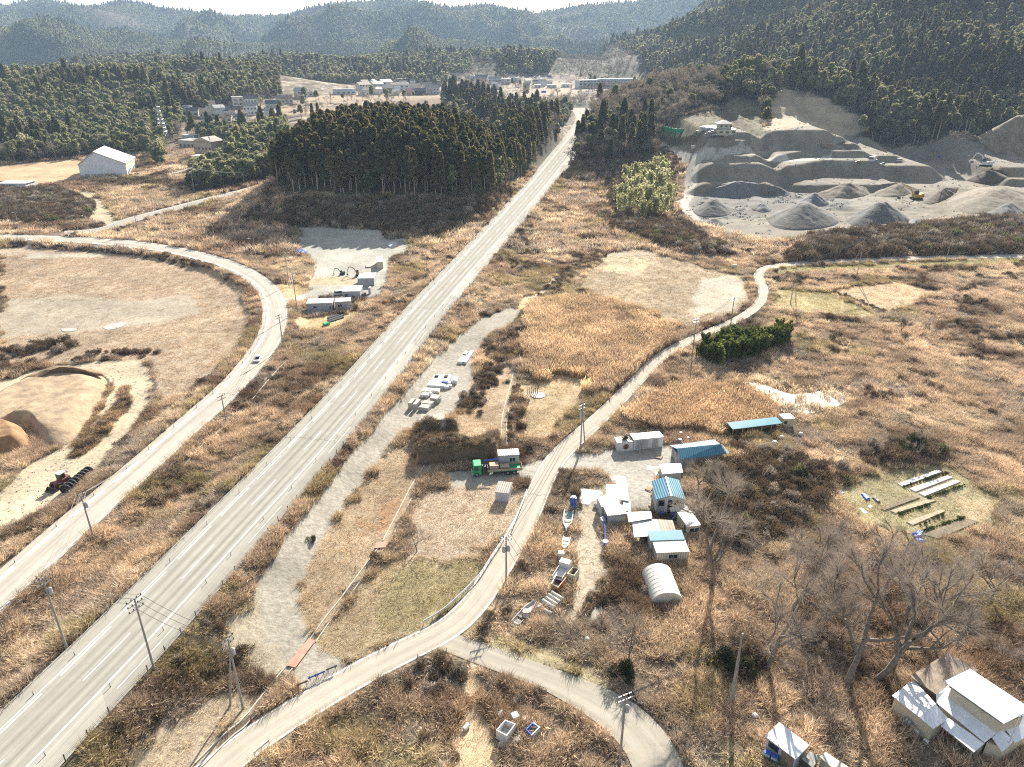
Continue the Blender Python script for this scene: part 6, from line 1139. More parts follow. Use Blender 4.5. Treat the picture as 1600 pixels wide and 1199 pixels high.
    A = PZ(*Z(180, 410, 2.45)) - base; B = PZ(*Z(630, 745, 2.45)) - base; d = B - A; d.z = 0; n = Vector((d.y, -d.x, 0)).normalized() * .05
    for nm, u0, u1, z0, z1 in (('window', .1, .45, -1.2, -.35), ('door', .55, .97, -2.5, -.3)): p0, p1 = A + d * u0, A + d * u1; MB().prism([(v.x, v.y) for v in (p0 + n, p1 + n, p1 - n, p0 - n)], A.z + z0, A.z + z1).put(nm, GLASS if nm == 'window' else BROWNW, r)
    roofed('lean_to', 'low grey-green lean-to joined to the lilac shed', 'shed', [(pmat('grey_green_sheet', (.36, .38, .31), .6, .15, .8, corr=('X', .5)), [Z(720, 748, 1.9), Z(862, 640, 2.1), Z(1020, 720, 2.1), Z(900, 900, 1.9)], 'roof')], [(DARKW, [ZX(740, 760), ZX(860, 660), ZX(1000, 730), ZX(890, 880)], 1.8, 'wall')])
    roofed('lean_to', 'cream flat-roofed lean-to at the bottom edge beside the lilac shed', 'shed', [(pmat('cream_sheet', (.55, .53, .44), .6, .15, .6), [Z(1005, 722, 2.2), Z(1100, 650, 2.25), Z(1480, 900, 2.25), Z(1300, 990, 2.2)], 'roof')], [(CREAM, [ZX(1030, 740), ZX(1100, 680), ZX(1430, 900), ZX(1300, 960)], 2.1, 'wall')])
    B = G(1203, 1190); o = thing('work_bench', 'green-framed bench with blue boxes against the lilac shed', 'bench', B, R(-37)); MB().box(-.9, .9, -.45, .45, .75, .8).put('bench_top', DKSTEEL, o)
    for sx in (-.85, .85):
        for sy in (-.4, .4): MB().box(sx - .04, sx + .04, sy - .04, sy + .04, -.1, 1.2).put('leg', GREENP, o)
    for k in (-.45, .4): c = thing('storage_box', 'blue lidded box on the green-framed bench', 'box', Vector(loc2w(B, R(-37), k, 0) + (B.z + .805,)), R(-37), 'blue boxes on the bench'); MB().bev(-.35, .35, -.3, .3, 0, .4, .04).put('body', pmat('pale_blue_sheet', (.36, .45, .55), .5, .1), c); MB().bev(-.38, .38, -.33, .33, .403, .46, .02).put('lid', BLUEP, c)
# ---------------------------------------------------------------- depot, gravel stacks, garden
def build_depot():
    cabin('storage_building', 'long grey-white prefab store with pale roof beside the depot entrance', 'building', (480, 488.5), (520, 487.5), 5., 2.9, GREYW, WFLAT, wins=(('f', 2.2, 2.9, 1.4, 2.0), ('f', 7.3, 7.8, .9, 1.9)))
    cabin('storage_building', 'smaller grey-white prefab office with window next to the long depot store', 'building', (525, 486), (549, 484.5), 4., 2.9, GREYW, WFLAT, wins=(('f', .7, 2.1, 1.3, 2.1),), doors=(('f', 3.6, 4.5, .1, 2.0),))
    cabin('storage_building', 'white-roofed grey store with dark machinery at its corner, middle of the depot row', 'building', (536, 469.5), (563.5, 469), 6.5, 3.0, GREYW, WFLAT, doors=(('f', .7, 1.9, .9, 2.1, DARKW), ('f', 2.6, 5.4, .3, 1.5, GREYWP)))
    cabin('storage_building', 'pale blue-grey store with flat roof at the uphill end of the depot row', 'building', (559.5, 447), (585, 446.5), 7., 2.7, GREYW, pmat('pale_blue_roof', (.5, .55, .6), .5, .1), doors=(('f', 1.2, 2.2, .1, 2.0),))
    cabin('storage_container', 'long cream container at the shaded end of the depot', 'container', (589.5, 420.5), (599, 420), 9., 2.6, CREAM, WFLAT)
    vehicle('parked_van', 'white van parked in front of the depot stores', (521.5, 463), (533.5, 461.5), WPAINT, 'van', 3.6)
    excavator('small dark green excavator parked on the depot gravel', (535, 429), 200, pmat('dark_green_paint', (.04, .10, .07), .5, .2), .55, .3); excavator('yellow-brown excavator with folded boom at the depot', (561, 431), 185, pmat('dull_yellow', (.34, .24, .10), .6, .2), .75, .4)
    drape('tarp', 'bright blue tarp over a low heap at the depot edge', 'tarp', [(460.5, 396), (466, 391.5), (478, 391.5), (480, 395), (473, 398)], BLUET, .8, .4, 2); drape('tarp', 'pale sheet lying in the shaded scrap area', 'tarp', [(604, 383), (612, 379), (622, 381), (618, 387), (608, 388)], GREYWP, .7, .5, 4)
    for l, a, b, d, h, m in (('white water tank box in front of the pale blue store', (565, 446.5), (570, 446.5), 2., 1.3, WPAINT), ('dark generator beside the middle depot store', (550, 469.5), (559, 469), 2, 1.5, DKSTEEL), ('grey cabinet behind the middle depot store', (576, 460), (579.5, 460), 2, 2.2, GREYWP), ('blue drum crate before the long depot store', (484, 495), (490, 494.5), 1.4, .8, BLUEP), ('white bench crate before the long depot store', (493, 492.5), (501, 492), 1.2, .7, WPAINT), ('brown board stack beside the cream container', (572, 419), (580, 418.5), 3, .5, TANW), ('dark scrap bin right of the middle depot store', (565, 466), (573, 462.5), 2.2, 1.3, DKSTEEL), ('green barrels crate below the tyre rows', (508, 510.5), (516, 508), 1.3, .8, GREENP), ('white scrap box at the depot weeds edge', (452, 406), (458, 405.5), 1.5, .8, WPAINT), ('white fridge box by the depot verge', (549, 484), (552, 483), 1.0, .8, WPAINT)): boxes('crate', l, 'box', a, b, d, h, m)
    def tyres(label, grp, pts, rr, up=None):
        f = None
        for (x, y) in pts:
            B = G(x, y) + Vector((0, 0, .0))
            if f is None: f = thing('tyre', label, 'tyre', B, 0, grp); MB().lathe([(rr * .5, .02), (rr * .85, 0), (rr, rr * .15), (rr, rr * .45), (rr * .85, rr * .6), (rr * .5, rr * .58)], 18).put('rubber', BLACK, f); MB().lathe([(rr * .2, rr * .2), (rr * .52, rr * .2), (rr * .52, rr * .4), (rr * .2, rr * .4)], 12).put('rim', CONC, f)
            else: f2 = dup(f, B, float(rng.random()))
            if up is not None: o = f if len(f.children) and f.location == B else f2; o.location.z += rr * .95; o.rotation_euler = (R(90), 0, up + float(rng.normal()) * .08)
            block_circ(B.x, B.y, rr * 1.6)
    tyres('black tyre in the double row laid out below the depot stores', 'tyre rows below the depot', [(514.5 + 2.9 * k, 497.5 - .95 * k + 3.1 * j) for k in range(8) for j in range(3)], .62)
    tyres('large loader tyre in the line beside the red wheel loader', 'line of large tyres', [(105 + 5 * k, 769.5 - 4.1 * k) for k in range(8)], .95, .25)
    # red wheel loader
    A = G(84, 771); B = G(110, 755); d = B - A; rz = math.atan2(d.y, d.x); r = thing('wheel_loader', 'red wheel loader with open cab parked on the haul road', 'loader', A, rz); block_circ((A.x + B.x) / 2, (A.y + B.y) / 2, 2.6)
    MB().bev(1.2, 2.2, .25, 1.55, .6, 1.3, .1).put('front_frame', REDP, r); MB().bev(2.3, 4.4, .2, 1.6, .6, 1.55, .15).put('body', REDP, r); MB().box(2.35, 2.45, .3, 1.5, 1.55, 2.6).put('pillar', DKSTEEL, r); MB().box(3.3, 3.4, .3, 1.5, 1.55, 2.6).put('pillar', DKSTEEL, r); MB().bev(2.2, 3.6, .2, 1.6, 2.6, 2.72, .05).put('canopy', WPAINT, r)
    for y in (.35, 1.4): MB().path([(1.6, y, 1.4), (.8, y, 1.0), (.4, y, .5)], .09, 5).put('lift_arm', REDP, r)
    MB().add([(-.3, -.1, .1), (.5, -.1, .1), (.5, -.1, .85), (-.3, 1.9, .1), (.5, 1.9, .1), (.5, 1.9, .85), (.4, -.1, .2), (.4, 1.9, .2)], [(0, 1, 2), (5, 4, 3), (0, 3, 4, 1), (1, 4, 5, 2), (0, 6, 7, 3)]).put('bucket', DKSTEEL, r)
    for x in (1.5, 3.7):
        for y in (-.15, 1.5): w_ = MB().lathe([(.3, 0), (.62, .03), (.66, .15), (.62, .4), (.3, .43)], 16, (x, y, .64), 'y').put('wheel', BLACK, r); MB().lathe([(.08, -.01), (.32, 0), (.32, .43), (.08, .44)], 10, (x, y, .64), 'y').put('rim', YEL, w_)
    vehicle('parked_car', 'small dark-windowed car driving on the curved road', (405, 567), (411, 557), WPAINT, 'car', 3.6)
    SAND = pmat('orange_sand', (.37, .275, .175), .95, .3, .35, bump=.5); SANDG = pmat('grey_gravel_heap', (.125, .122, .112), .95, .35, .6, bump=.45); DIRT = pmat('tan_earth_heap', (.185, .155, .112), .95, .35, .4, bump=.45); DARKD = pmat('dark_soil', (.085, .062, .04), .95, .3, .4, bump=.2); BLUEG = pmat('bluish_crushed_rock', (.15, .154, .152), .9, .2, .8, bump=.2)
    heap('earth_mound', 'broad flat-topped orange sand mound inside the haul road loop', 'mound', [(-70, 690), (-40, 640), (0, 610), (45, 588), (95, 580), (145, 581), (172, 592), (166, 612), (146, 648), (118, 693), (72, 704), (45, 664), (10, 664), (-30, 690)], 2.4, SAND, .70, 3, .35)
    heap('earth_berm', 'low ragged earth berm along the back rim of the orange mound', 'berm', [(32, 604), (48, 594), (80, 587), (120, 584), (160, 587), (168, 596), (150, 595), (110, 592), (70, 600), (48, 610)], 1.9, pmat('brown_berm_earth', (.25, .17, .10), .95, .35, .4, bump=.4), .3, 7, .8, None, 1.6)
    heap('earth_mound', 'dug orange stockpile at the left picture edge below the flat mound', 'mound', [(-120, 720), (-60, 672), (0, 660), (36, 664), (58, 700), (30, 708), (-20, 716), (-60, 740)], 3.2, pmat('deep_orange_earth', (.27, .155, .075), .95, .35, .35, bump=.4), .62, 5, .7)
    H = lambda l, P, h, m, s, a=.8: heap('gravel_heap', l, 'heap', P, h, m, .12, s, a, 'heaps in the quarry')
    H('large dark gravel heap at the front of the quarry floor, left one', [(1196, 342), (1215, 330), (1262, 326), (1300, 334), (1318, 347), (1290, 358), (1240, 362), (1205, 356)], 8.5, SANDG, 1)
    H('large steep gravel heap at the front of the quarry floor, centre one', [(1320, 344), (1340, 334), (1385, 330), (1412, 336), (1426, 346), (1400, 355), (1360, 358), (1330, 354)], 9, SANDG, 2)
    H('pale bluish crushed rock heap behind the two large front heaps', [(1243, 318), (1262, 311), (1288, 312), (1300, 319), (1275, 324), (1252, 323)], 5.5, BLUEG, 3); H('dark gravel heap beside the access road', [(1082, 331), (1095, 320), (1125, 318), (1148, 326), (1140, 338), (1110, 341), (1090, 339)], 6.5, SANDG, 4)
    H('low flat gravel heap at the access road foot', [(1092, 352), (1105, 344), (1130, 346), (1138, 353), (1115, 357)], 2.6, SANDG, 5, .4); H('small gravel heap between the bluish and the dark heaps', [(1174, 328), (1186, 321), (1202, 324), (1206, 331), (1190, 334)], 3.5, BLUEG, 6, .5)
    H('wide mid-floor heap below the road with the vehicles', [(1270, 305), (1300, 292), (1350, 290), (1365, 300), (1345, 310), (1300, 312)], 5.5, DIRT, 7); H('tan heap where the yellow excavator digs', [(1360, 300), (1390, 288), (1432, 290), (1440, 300), (1410, 308), (1375, 309)], 4.5, DIRT, 8)
    H('broad tan earth bank at the right of the quarry floor', [(1475, 318), (1500, 300), (1560, 290), (1640, 300), (1650, 330), (1560, 336), (1500, 334)], 7, DIRT, 9, 1.2); H('grey heap in front of the tan bank', [(1535, 336), (1555, 324), (1590, 322), (1612, 332), (1590, 343), (1550, 343)], 5, SANDG, 10); H('dark soil heap under the white excavator', [(1508, 282), (1525, 271), (1560, 268), (1582, 275), (1568, 285), (1530, 288)], 4.5, DARKD, 11, .6)
    H('dark wet soil bank beside the yellow excavator', [(1438, 318), (1455, 302), (1490, 290), (1500, 296), (1480, 312), (1455, 322)], 4, DARKD, 12, .6); H('rounded grey heap at the left pit wall', [(1100, 300), (1125, 288), (1175, 285), (1195, 296), (1180, 308), (1130, 310)], 4.5, BLUEG, 13)
    H('rubble heap at the quarry front edge', [(1412, 352), (1425, 343), (1440, 345), (1445, 354), (1428, 358)], 2.5, BLUEG, 14, .7); H('tan bank along the front edge of the quarry', [(1290, 368), (1330, 352), (1400, 350), (1460, 350), (1455, 358), (1380, 362), (1330, 368)], 1.6, DIRT, 15, .8); H('low brown ridge right of the quarry terraces', [(1590, 268), (1610, 255), (1660, 255), (1660, 270)], 4, DIRT, 16)
    H('rounded scrubby knoll under the tall cedars at the right edge', [(1520, 218), (1540, 205), (1600, 195), (1660, 200), (1660, 235), (1580, 238), (1535, 232)], 16, pmat('scrubby_knoll', (.20, .165, .11), .95, .3, .2, bump=.3), 17, 1.5)
    # stacks on the gravel track
    S = lambda X, Y: (620 + .0917 * X, 540 + .0917 * Y)
    def blk(l, C, h, m, grp=None, nm='concrete_block', cat='block', lift=0):
        P = [PZ(*S(*c), h) for c in C]; c = sum(P, Vector()) / len(P); base = Vector((c.x, c.y, gz(c.x, c.y))); r = thing(nm, l, cat, base, 0, grp); MB().prism([(p.x - c.x, p.y - c.y) for p in P], 0.02, h).put('body', m, r); MB().prism([((p.x - c.x) * .9, (p.y - c.y) * .9) for p in P], h + .003, h + .05).put('cap', m, r); block_poly(P); return r
    blk('tall pale concrete block at the lower corner of the material stacks, outer one', [(190, 1000), (255, 1000), (320, 915), (262, 910)], 1.7, CONC); blk('tall pale concrete block at the lower corner of the material stacks, inner one', [(268, 1005), (330, 1008), (408, 920), (345, 910)], 1.7, CONC)
    blk('low stack of long concrete kerbs beside the two tall blocks', [(362, 1055), (530, 1075), (590, 1005), (430, 990)], .9, CONC); blk('pale slab stack behind the kerb stack', [(425, 985), (590, 1000), (640, 950), (470, 930)], 1., CONC); blk('large pale slab pile at the middle of the stacks', [(560, 900), (690, 915), (750, 850), (600, 820)], 1.3, CONC); blk('small grey block beside the slab pile', [(690, 925), (745, 900), (760, 870), (715, 900)], 1, CONC)
    blk('grey panel stack with blue edge across the stacks', [(510, 680), (820, 700), (850, 620), (560, 600)], .8, pmat('grey_blue_panel', (.42, .46, .50), .5, .12)); blk('blue-white bundle of panels at the uphill end of the stacks', [(590, 600), (880, 620), (930, 500), (640, 490)], .9, pmat('white_blue_wrap', (.55, .62, .70), .4, .3, .8)); blk('long cream plank bundle below the panels', [(430, 770), (720, 785), (740, 735), (470, 715)], .6, TARP)
    for k, (X, Y) in enumerate(((830, 690), (880, 670), (900, 720), (850, 740), (470, 850), (510, 880), (560, 850), (440, 880), (640, 810))):
        B = G(*S(X, Y)); r = thing('bulk_bag', 'white bulk bag heaped among the concrete stacks', 'bag', B, k, 'white bulk bags'); MB().lathe([(.35, 0), (.62, .12), (.66, .5), (.5, .75), (.15, .85)], 10).put('sack', WPAINT, r); MB().path([(-.3, 0, .7), (0, .1, 1.0), (.3, 0, .7)], .04, 5).put('strap', CREAM, r)
    blk('white box with black ends at the uphill corner of the stacks', [(940, 590), (1020, 605), (1060, 520), (960, 520)], 1, WPAINT); blk('black rubber roll on the uphill panel bundle, inner one', [(640, 525), (700, 530), (715, 505), (655, 500)], 1.2, BLACK); blk('black rubber roll on the uphill panel bundle, outer one', [(800, 535), (860, 535), (875, 500), (815, 500)], 1.2, BLACK); blk('bright blue strap bundle among the panels', [(760, 620), (860, 635), (880, 600), (780, 590)], 1.05, BLUEP)
    blk('long white wrapped bundle on the dry verge, left one', [(1030, 270), (1110, 285), (1210, 165), (1140, 150)], .7, WPAINT, 'white wrapped bundles'); blk('long white wrapped bundle on the dry verge, right one', [(1125, 270), (1185, 285), (1320, 80), (1260, 85)], .7, WPAINT, 'white wrapped bundles'); blk('round blue and white roll beside the white bundles', [(1125, 140), (1180, 155), (1225, 110), (1170, 80)], 1.0, pmat('white_blue_wrap', (.55, .62, .70), .4, .3, .8))
    # vegetable garden
    E = lambda X, Y: (1200 + .25 * X, 600 + .25 * Y)
    def bed(l, P, m, h=.22, grp=None): Q = [G(*E(*p)) for p in P]; c = sum(Q, Vector()) / 4; r = thing('garden_bed', l, 'garden bed', c, 0, grp); MB().add([(q.x - c.x, q.y - c.y, gz(q.x, q.y) - c.z - .1) for q in Q] + [((q.x - c.x) * .96, (q.y - c.y) * .96, h) for q in Q], [(4, 5, 6, 7), (0, 1, 5, 4), (1, 2, 6, 5), (2, 3, 7, 6), (3, 0, 4, 7)] if (Q[1] - Q[0]).cross(Q[2] - Q[1]).z > 0 else [(7, 6, 5, 4), (4, 5, 1, 0), (5, 6, 2, 1), (6, 7, 3, 2), (7, 4, 0, 3)]).put('soil', m, r); block_poly(Q); return r
    FLE = pmat('white_fleece', (.62, .62, .60), .8, .2, 3, bump=.06); SOIL = pmat('garden_soil', (.20, .16, .11), .95, .3, 2, bump=.08); PALES = pmat('pale_garden_soil', (.40, .34, .23), .95, .25, 2, bump=.08)
    bed('vegetable bed under white fleece, farthest of the three', [(805, 630), (835, 648), (1090, 552), (1060, 540)], FLE); bed('vegetable bed under white fleece, middle of the three', [(880, 660), (915, 680), (1155, 588), (1125, 575)], FLE); bed('vegetable bed under white fleece, closest to the plain beds', [(940, 690), (975, 708), (1205, 615), (1175, 602)], FLE)
    bed('dark strip of bare soil beside the covered beds', [(700, 785), (720, 798), (950, 715), (925, 708)], SOIL); bed('pale raised bed with a few plants in mid garden', [(760, 800), (790, 815), (1050, 735), (1020, 720)], PALES); bed('pale raised bed below the planted one', [(860, 870), (900, 890), (1110, 800), (1080, 790)], PALES); bed('dark furrowed plot at the low corner of the garden', [(960, 950), (1060, 975), (1320, 865), (1220, 840)], SOIL)
    LF = leafmat('garden_leaves', [(.06, .08, .025), (.10, .12, .04), (.08, .09, .035)], .2)
    vm = bushmesh('vegetable_leaves', 90, .35, .4, LF, 3, .12); f = None
    for (x0, y0, x1, y1, n, grp) in ((1000, 716, 1225, 636, 16, 0), (820, 815, 1010, 760, 12, 1), (960, 925, 1225, 840, 18, 2), (850, 645, 1110, 562, 14, 3), (950, 885, 1090, 825, 6, 4)):
        for k in range(n):
            t = k / (n - 1); B = G(*E(x0 + (x1 - x0) * t, y0 + (y1 - y0) * t)); o = link('vegetable_plant', vm); o.location = B + Vector((0, 0, .1)); o.rotation_euler = (0, 0, k); s = float(rng.uniform(.45, 1.0)); o.scale = (s, s, s); tag(o, ('leafy plant in the dense green row beside the covered beds', 'leafy plant in the sparse row of the pale bed', 'leafy plant in the dark green row above the furrowed plot', 'leafy plant between the two farther fleece beds', 'scattered leafy plant on the lower pale bed')[grp], 'vegetable', 'garden row %s' % ('one', 'two', 'three', 'four', 'five')[grp])
    drape('tarp', 'crumpled blue tarp at the corner of the furrowed garden plot, upper one', 'tarp', [E(895, 945), E(940, 920), E(972, 930), E(960, 970), E(910, 970)], BLUET, .5, .5, 6); drape('tarp', 'crumpled blue tarp at the corner of the furrowed garden plot, lower one', 'tarp', [E(905, 985), E(950, 972), E(995, 1000), E(960, 1012)], BLUET, .4, .5, 7)
    drape('tarp', 'narrow light blue tarp beside the yellow-green heap', 'tarp', [E(578, 690), E(600, 685), E(640, 725), E(612, 735)], BLUET, .3, .3, 8); drape('board', 'white board in the garden grass, farther one', 'board', [E(620, 765), E(640, 755), E(660, 770), E(632, 782)], WPAINT, .08, .02, 1); drape('board', 'white board in the garden grass, nearer one', 'board', [E(570, 780), E(590, 775), E(628, 808), E(605, 815)], WPAINT, .08, .02, 2); drape('tarp', 'dark folded sheet at the garden edge', 'tarp', [E(650, 715), E(670, 708), E(705, 745), E(685, 750)], DARKW, .3, .3, 9)
    boxes('crate', 'orange crate beside the blue garden tarps', 'crate', E(868, 948), E(888, 946), .7, .5, ORG); boxes('crate', 'blue crate at the garden path edge', 'crate', E(450, 698), E(475, 695), .9, .5, BLUEP)
    # pond
    P = [G(*p) for p in [(1157, 599), (1178, 599), (1200, 605), (1232, 618), (1262, 616), (1300, 609), (1318, 617), (1326, 629), (1300, 640), (1275, 646), (1248, 650), (1222, 646), (1212, 634), (1190, 614), (1165, 606)]]; c = sum(P, Vector()) / len(P); m, n, l, o = newmat('pond_water'); b = n.new('ShaderNodeBsdfPrincipled'); b.inputs['Base Color'].default_value = (.42, .39, .35, 1); b.inputs['Roughness'].default_value = .32; b.inputs['Specular IOR Level'].default_value = .8; l.new(b.outputs[0], o.inputs[0]); nz = n.new('ShaderNodeTexNoise'); nz.inputs['Scale'].default_value = 1.1; nz.inputs['Detail'].default_value = 6; bp = n.new('ShaderNodeBump'); bp.inputs['Strength'].default_value = .25; bp.inputs['Distance'].default_value = .05; tc = n.new('ShaderNodeTexCoord'); l.new(tc.outputs['Object'], nz.inputs['Vector']); l.new(nz.outputs['Fac'], bp.inputs['Height']); l.new(bp.outputs[0], b.inputs['Normal'])
    for nm, Q in (('pond', P), ('puddle', [G(*p) for p in [(95, 514), (122, 513), (118, 518), (98, 519)]]), ('puddle', [G(*p) for p in [(160, 512), (178, 504), (202, 504), (190, 512), (168, 517)]])): c = sum(Q, Vector()) / len(Q); S_ = smooth(np.array([(q.x - c.x, q.y - c.y) for q in Q + Q[:1]]), 2)[:-1]; o = mesh_obj(nm, [(x, y, 0) for x, y in S_], [tuple(range(len(S_)))] if sum(S_[i][0] * S_[(i + 1) % len(S_)][1] - S_[(i + 1) % len(S_)][0] * S_[i][1] for i in range(len(S_))) > 0 else [tuple(range(len(S_)))[::-1]], m); o.location = c + Vector((0, 0, .22 if nm == 'pond' else .08)); tag(o, kind='structure')
# ---------------------------------------------------------------- quarry office, machines
def build_quarry():
    r, L = cabin('quarry_office', 'two-storey beige office with blue ground-floor canopy on the quarry platform', 'office', (1119, 211.5), (1149, 210.5), 10, 3.6, CREAM, pmat('blue_canopy', (.10, .17, .35), .5, .15), wins=(('f', 2, 4, 1.2, 2.4), ('f', 6, 8, 1.2, 2.4), ('f', 10, 12, 1.2, 2.4), ('l', 2, 5, .3, 2.8)))
    m = MB().box(1.5, L * .78, 1.5, 8.5, 3.77, 6.9).put('upper_wall', CREAM, r)
    for k in range(3): MB().box(2.5 + 3 * k, 3.8 + 3 * k, 1.45, 1.52, 4.8, 5.9).put('window', GLASS, r)
    C = [(.6, .6, 6.9), (L * .85, .6, 6.9), (L * .85, 9.4, 6.9), (.6, 9.4, 6.9)]; MB().add(C + [(5, 5, 9), (L * .85 - 4.4, 5, 9)], [(0, 1, 5, 4), (1, 2, 5), (2, 3, 4, 5), (3, 0, 4), (3, 2, 1, 0)]).put('upper_roof', pmat('pale_pink_roof', (.60, .52, .46), .6, .12), r)
    r, L = cabin('garage', 'long white open-fronted garage beside the quarry office', 'garage', (1093, 207), (1120, 206), 7, 3.6, WHITEW, WROOF, 'shed', rise=.5)
    for k in range(3): MB().box(1.5 + k * L / 3, L / 3 * (k + 1) - .6, -.05, .03, .1, 3.0).put('door', GREYWP, r)
    # green netted pool
    P = [PZ(x, y, G(1060, 206).z) for x, y in ((1037, 203), (1056, 207.5), (1086, 206.5), (1079, 198), (1037, 197.8))]; c = sum(P, Vector()) / 5; c.z = G(1060, 206).z; r = thing('netted_pen', 'low pen fenced with bright green netting on the quarry platform', 'pen', c)
    for i in range(5): a, b = P[i] - c, P[(i + 1) % 5] - c; d = (b - a).normalized(); n = Vector((-d.y, d.x, 0)) * .06; MB().add([a - n + Vector((0, 0, -.5)), b - n + Vector((0, 0, -.5)), b + n + Vector((0, 0, -.5)), a + n + Vector((0, 0, -.5)), a - n + Vector((0, 0, 2.6)), b - n + Vector((0, 0, 2.6)), b + n + Vector((0, 0, 2.6)), a + n + Vector((0, 0, 2.6))], [(0, 1, 5, 4), (1, 2, 6, 5), (2, 3, 7, 6), (3, 0, 4, 7), (4, 5, 6, 7)]).put('net', NETG, r); MB().tube(a, a + Vector((0, 0, 3)), .08, .08, 6).put('post', STEEL, r)
    for l, x, y, m in (('white car parked beside the green netted pen', 1086, 207.5, WPAINT), ('white car parked before the white garage, lower one', 1098, 212.5, WPAINT), ('silver car parked against the white garage', 1107, 208, STEEL), ('white car at the corner of the quarry office', 1113, 212, WPAINT), ('black car on the apron in front of the quarry office, left one', 1105, 217, DKSTEEL), ('black car on the apron in front of the quarry office, middle one', 1113.5, 216.3, DKSTEEL), ('black car on the apron in front of the quarry office, right one', 1121.5, 216.5, DKSTEEL), ('dark car on the quarry road left of the tanker', 1336, 255, ORG), ('white van parked at the riser right of the tanker', 1400, 252.5, WPAINT), ('dark pickup on the quarry road below the tanker', 1378, 258.5, DKSTEEL)): vehicle('parked_car', l, (x, y), (x + 8, y - .2), m, 'van' if 'van' in l else 'car', 4.3)
    vehicle('tank_truck', 'white tank truck standing on the quarry road', (1364, 254.5), (1381, 254), WPAINT, 'truck_tank', 8)
    B = G(1284, 232.5); r = thing('screening_plant', 'rusty-brown screening machine with conveyor on the second quarry terrace', 'machine', B); MB().bev(0, 8, 0, 3, .8, 3.2, .1).put('hopper', BROWNW, r); MB().path([(7, 1.5, 1.5), (16, 1.5, 4.2)], .5, 4).put('conveyor', DKSTEEL, r); MB().bev(16, 20, .3, 2.7, .6, 3.4, .1).put('engine', BROWNW, r)
    for x in (1, 7, 17, 19.5): MB().box(x - .2, x + .2, .2, 2.8, 0, .85).put('leg', DKSTEEL, r)
    B = G(1466, 248.5); r = thing('sign_board', 'small blue board on the quarry terrace', 'sign', B); MB().box(-1.2, 1.2, -.05, .05, .9, 2.3).put('board', BLUEP, r); MB().box(-1, -.85, -.04, .04, -.2, .9).put('post', STEEL, r); MB().box(.85, 1, -.04, .04, -.2, .9).put('post', STEEL, r)
    B = G(1083, 234); r = thing('sign_board', 'white board at the shrubs beside the quarry access road', 'sign', B); MB().box(-1.6, 1.6, -.06, .06, .6, 2.8).put('board', WPAINT, r); MB().box(-1.2, -1, -.05, .05, -.2, .6).put('post', STEEL, r); MB().box(1, 1.2, -.05, .05, -.2, .6).put('post', STEEL, r)
    B = G(1147, 420); r = thing('sign_board', 'white board half hidden by brush at the field corner', 'sign', B); MB().box(-.9, .9, -.05, .05, .4, 1.7).put('board', WPAINT, r); MB().box(-.06, .06, -.05, .05, -.2, .4).put('post', STEEL, r)
    excavator('white and orange excavator on top of the dark soil heap', (1538, 268.5), 120, WPAINT, 1.7); bpy.data.objects[[o.name for o in bpy.data.objects if o.get('label') == 'white and orange excavator on top of the dark soil heap'][0]].location.z += 3.2
    excavator('yellow excavator digging at the tan quarry heap', (1431, 312), 175, YEL, 1.7, .5)
def build_rubble():
    m = pmat('rubble_stone', (.26, .25, .225), .9, .3, 1.5); pr = []
    for i in range(3):
        r = np.random.default_rng(700 + i); V = []; F = []
        for k in range(9):
            c = np.r_[r.normal(size=2) * .9, .1]; s = .12 + .45 * r.random() ** 2.5; o = len(V); V += [tuple(c + s * np.array(v) * r.uniform(.6, 1.2, 3)) for v in ((1, 0, 0), (0, 1, 0), (-1, 0, 0), (0, -1, 0), (0, 0, 1), (0, 0, -1))]; F += [(o + a, o + b, o + 4) for a, b in ((0, 1), (1, 2), (2, 3), (3, 0))] + [(o + b, o + a, o + 5) for a, b in ((0, 1), (1, 2), (2, 3), (3, 0))]
        me = bpy.data.meshes.new('rubble'); me.from_pydata(V, [], F); me.materials.append(m); pr.append(bpy.data.objects.new('rubble', me))
    X = []
    for P, n in ((QUA, 4000), (wp([(1095, 300), (1330, 292), (1330, 325), (1180, 345), (1090, 340)]), 1500), (wp([(0, 600), (60, 578), (215, 566), (233, 590), (226, 640), (130, 750), (0, 832)]), 1200)):
        x0, y0 = P.min(0); x1, y1 = P.max(0); x = rng.uniform(x0, x1, n); y = rng.uniform(y0, y1, n); k = inpoly(x, y, P) & (fbm(x / 9, y / 9, 33, 2) > .5); X.append(np.c_[x[k], y[k], rng.uniform(.35, 1.1, k.sum()) * (1 if n > 1300 else .3)])
    A = np.vstack(X); n = len(A); scatter('rubble', np.c_[A[:, :2], Hs(A[:, 0], A[:, 1])], np.c_[np.zeros((n, 2)), rng.random(n) * 6.28], np.repeat(A[:, 2:3], 3, 1), rng.integers(0, 3, n), None, pr)
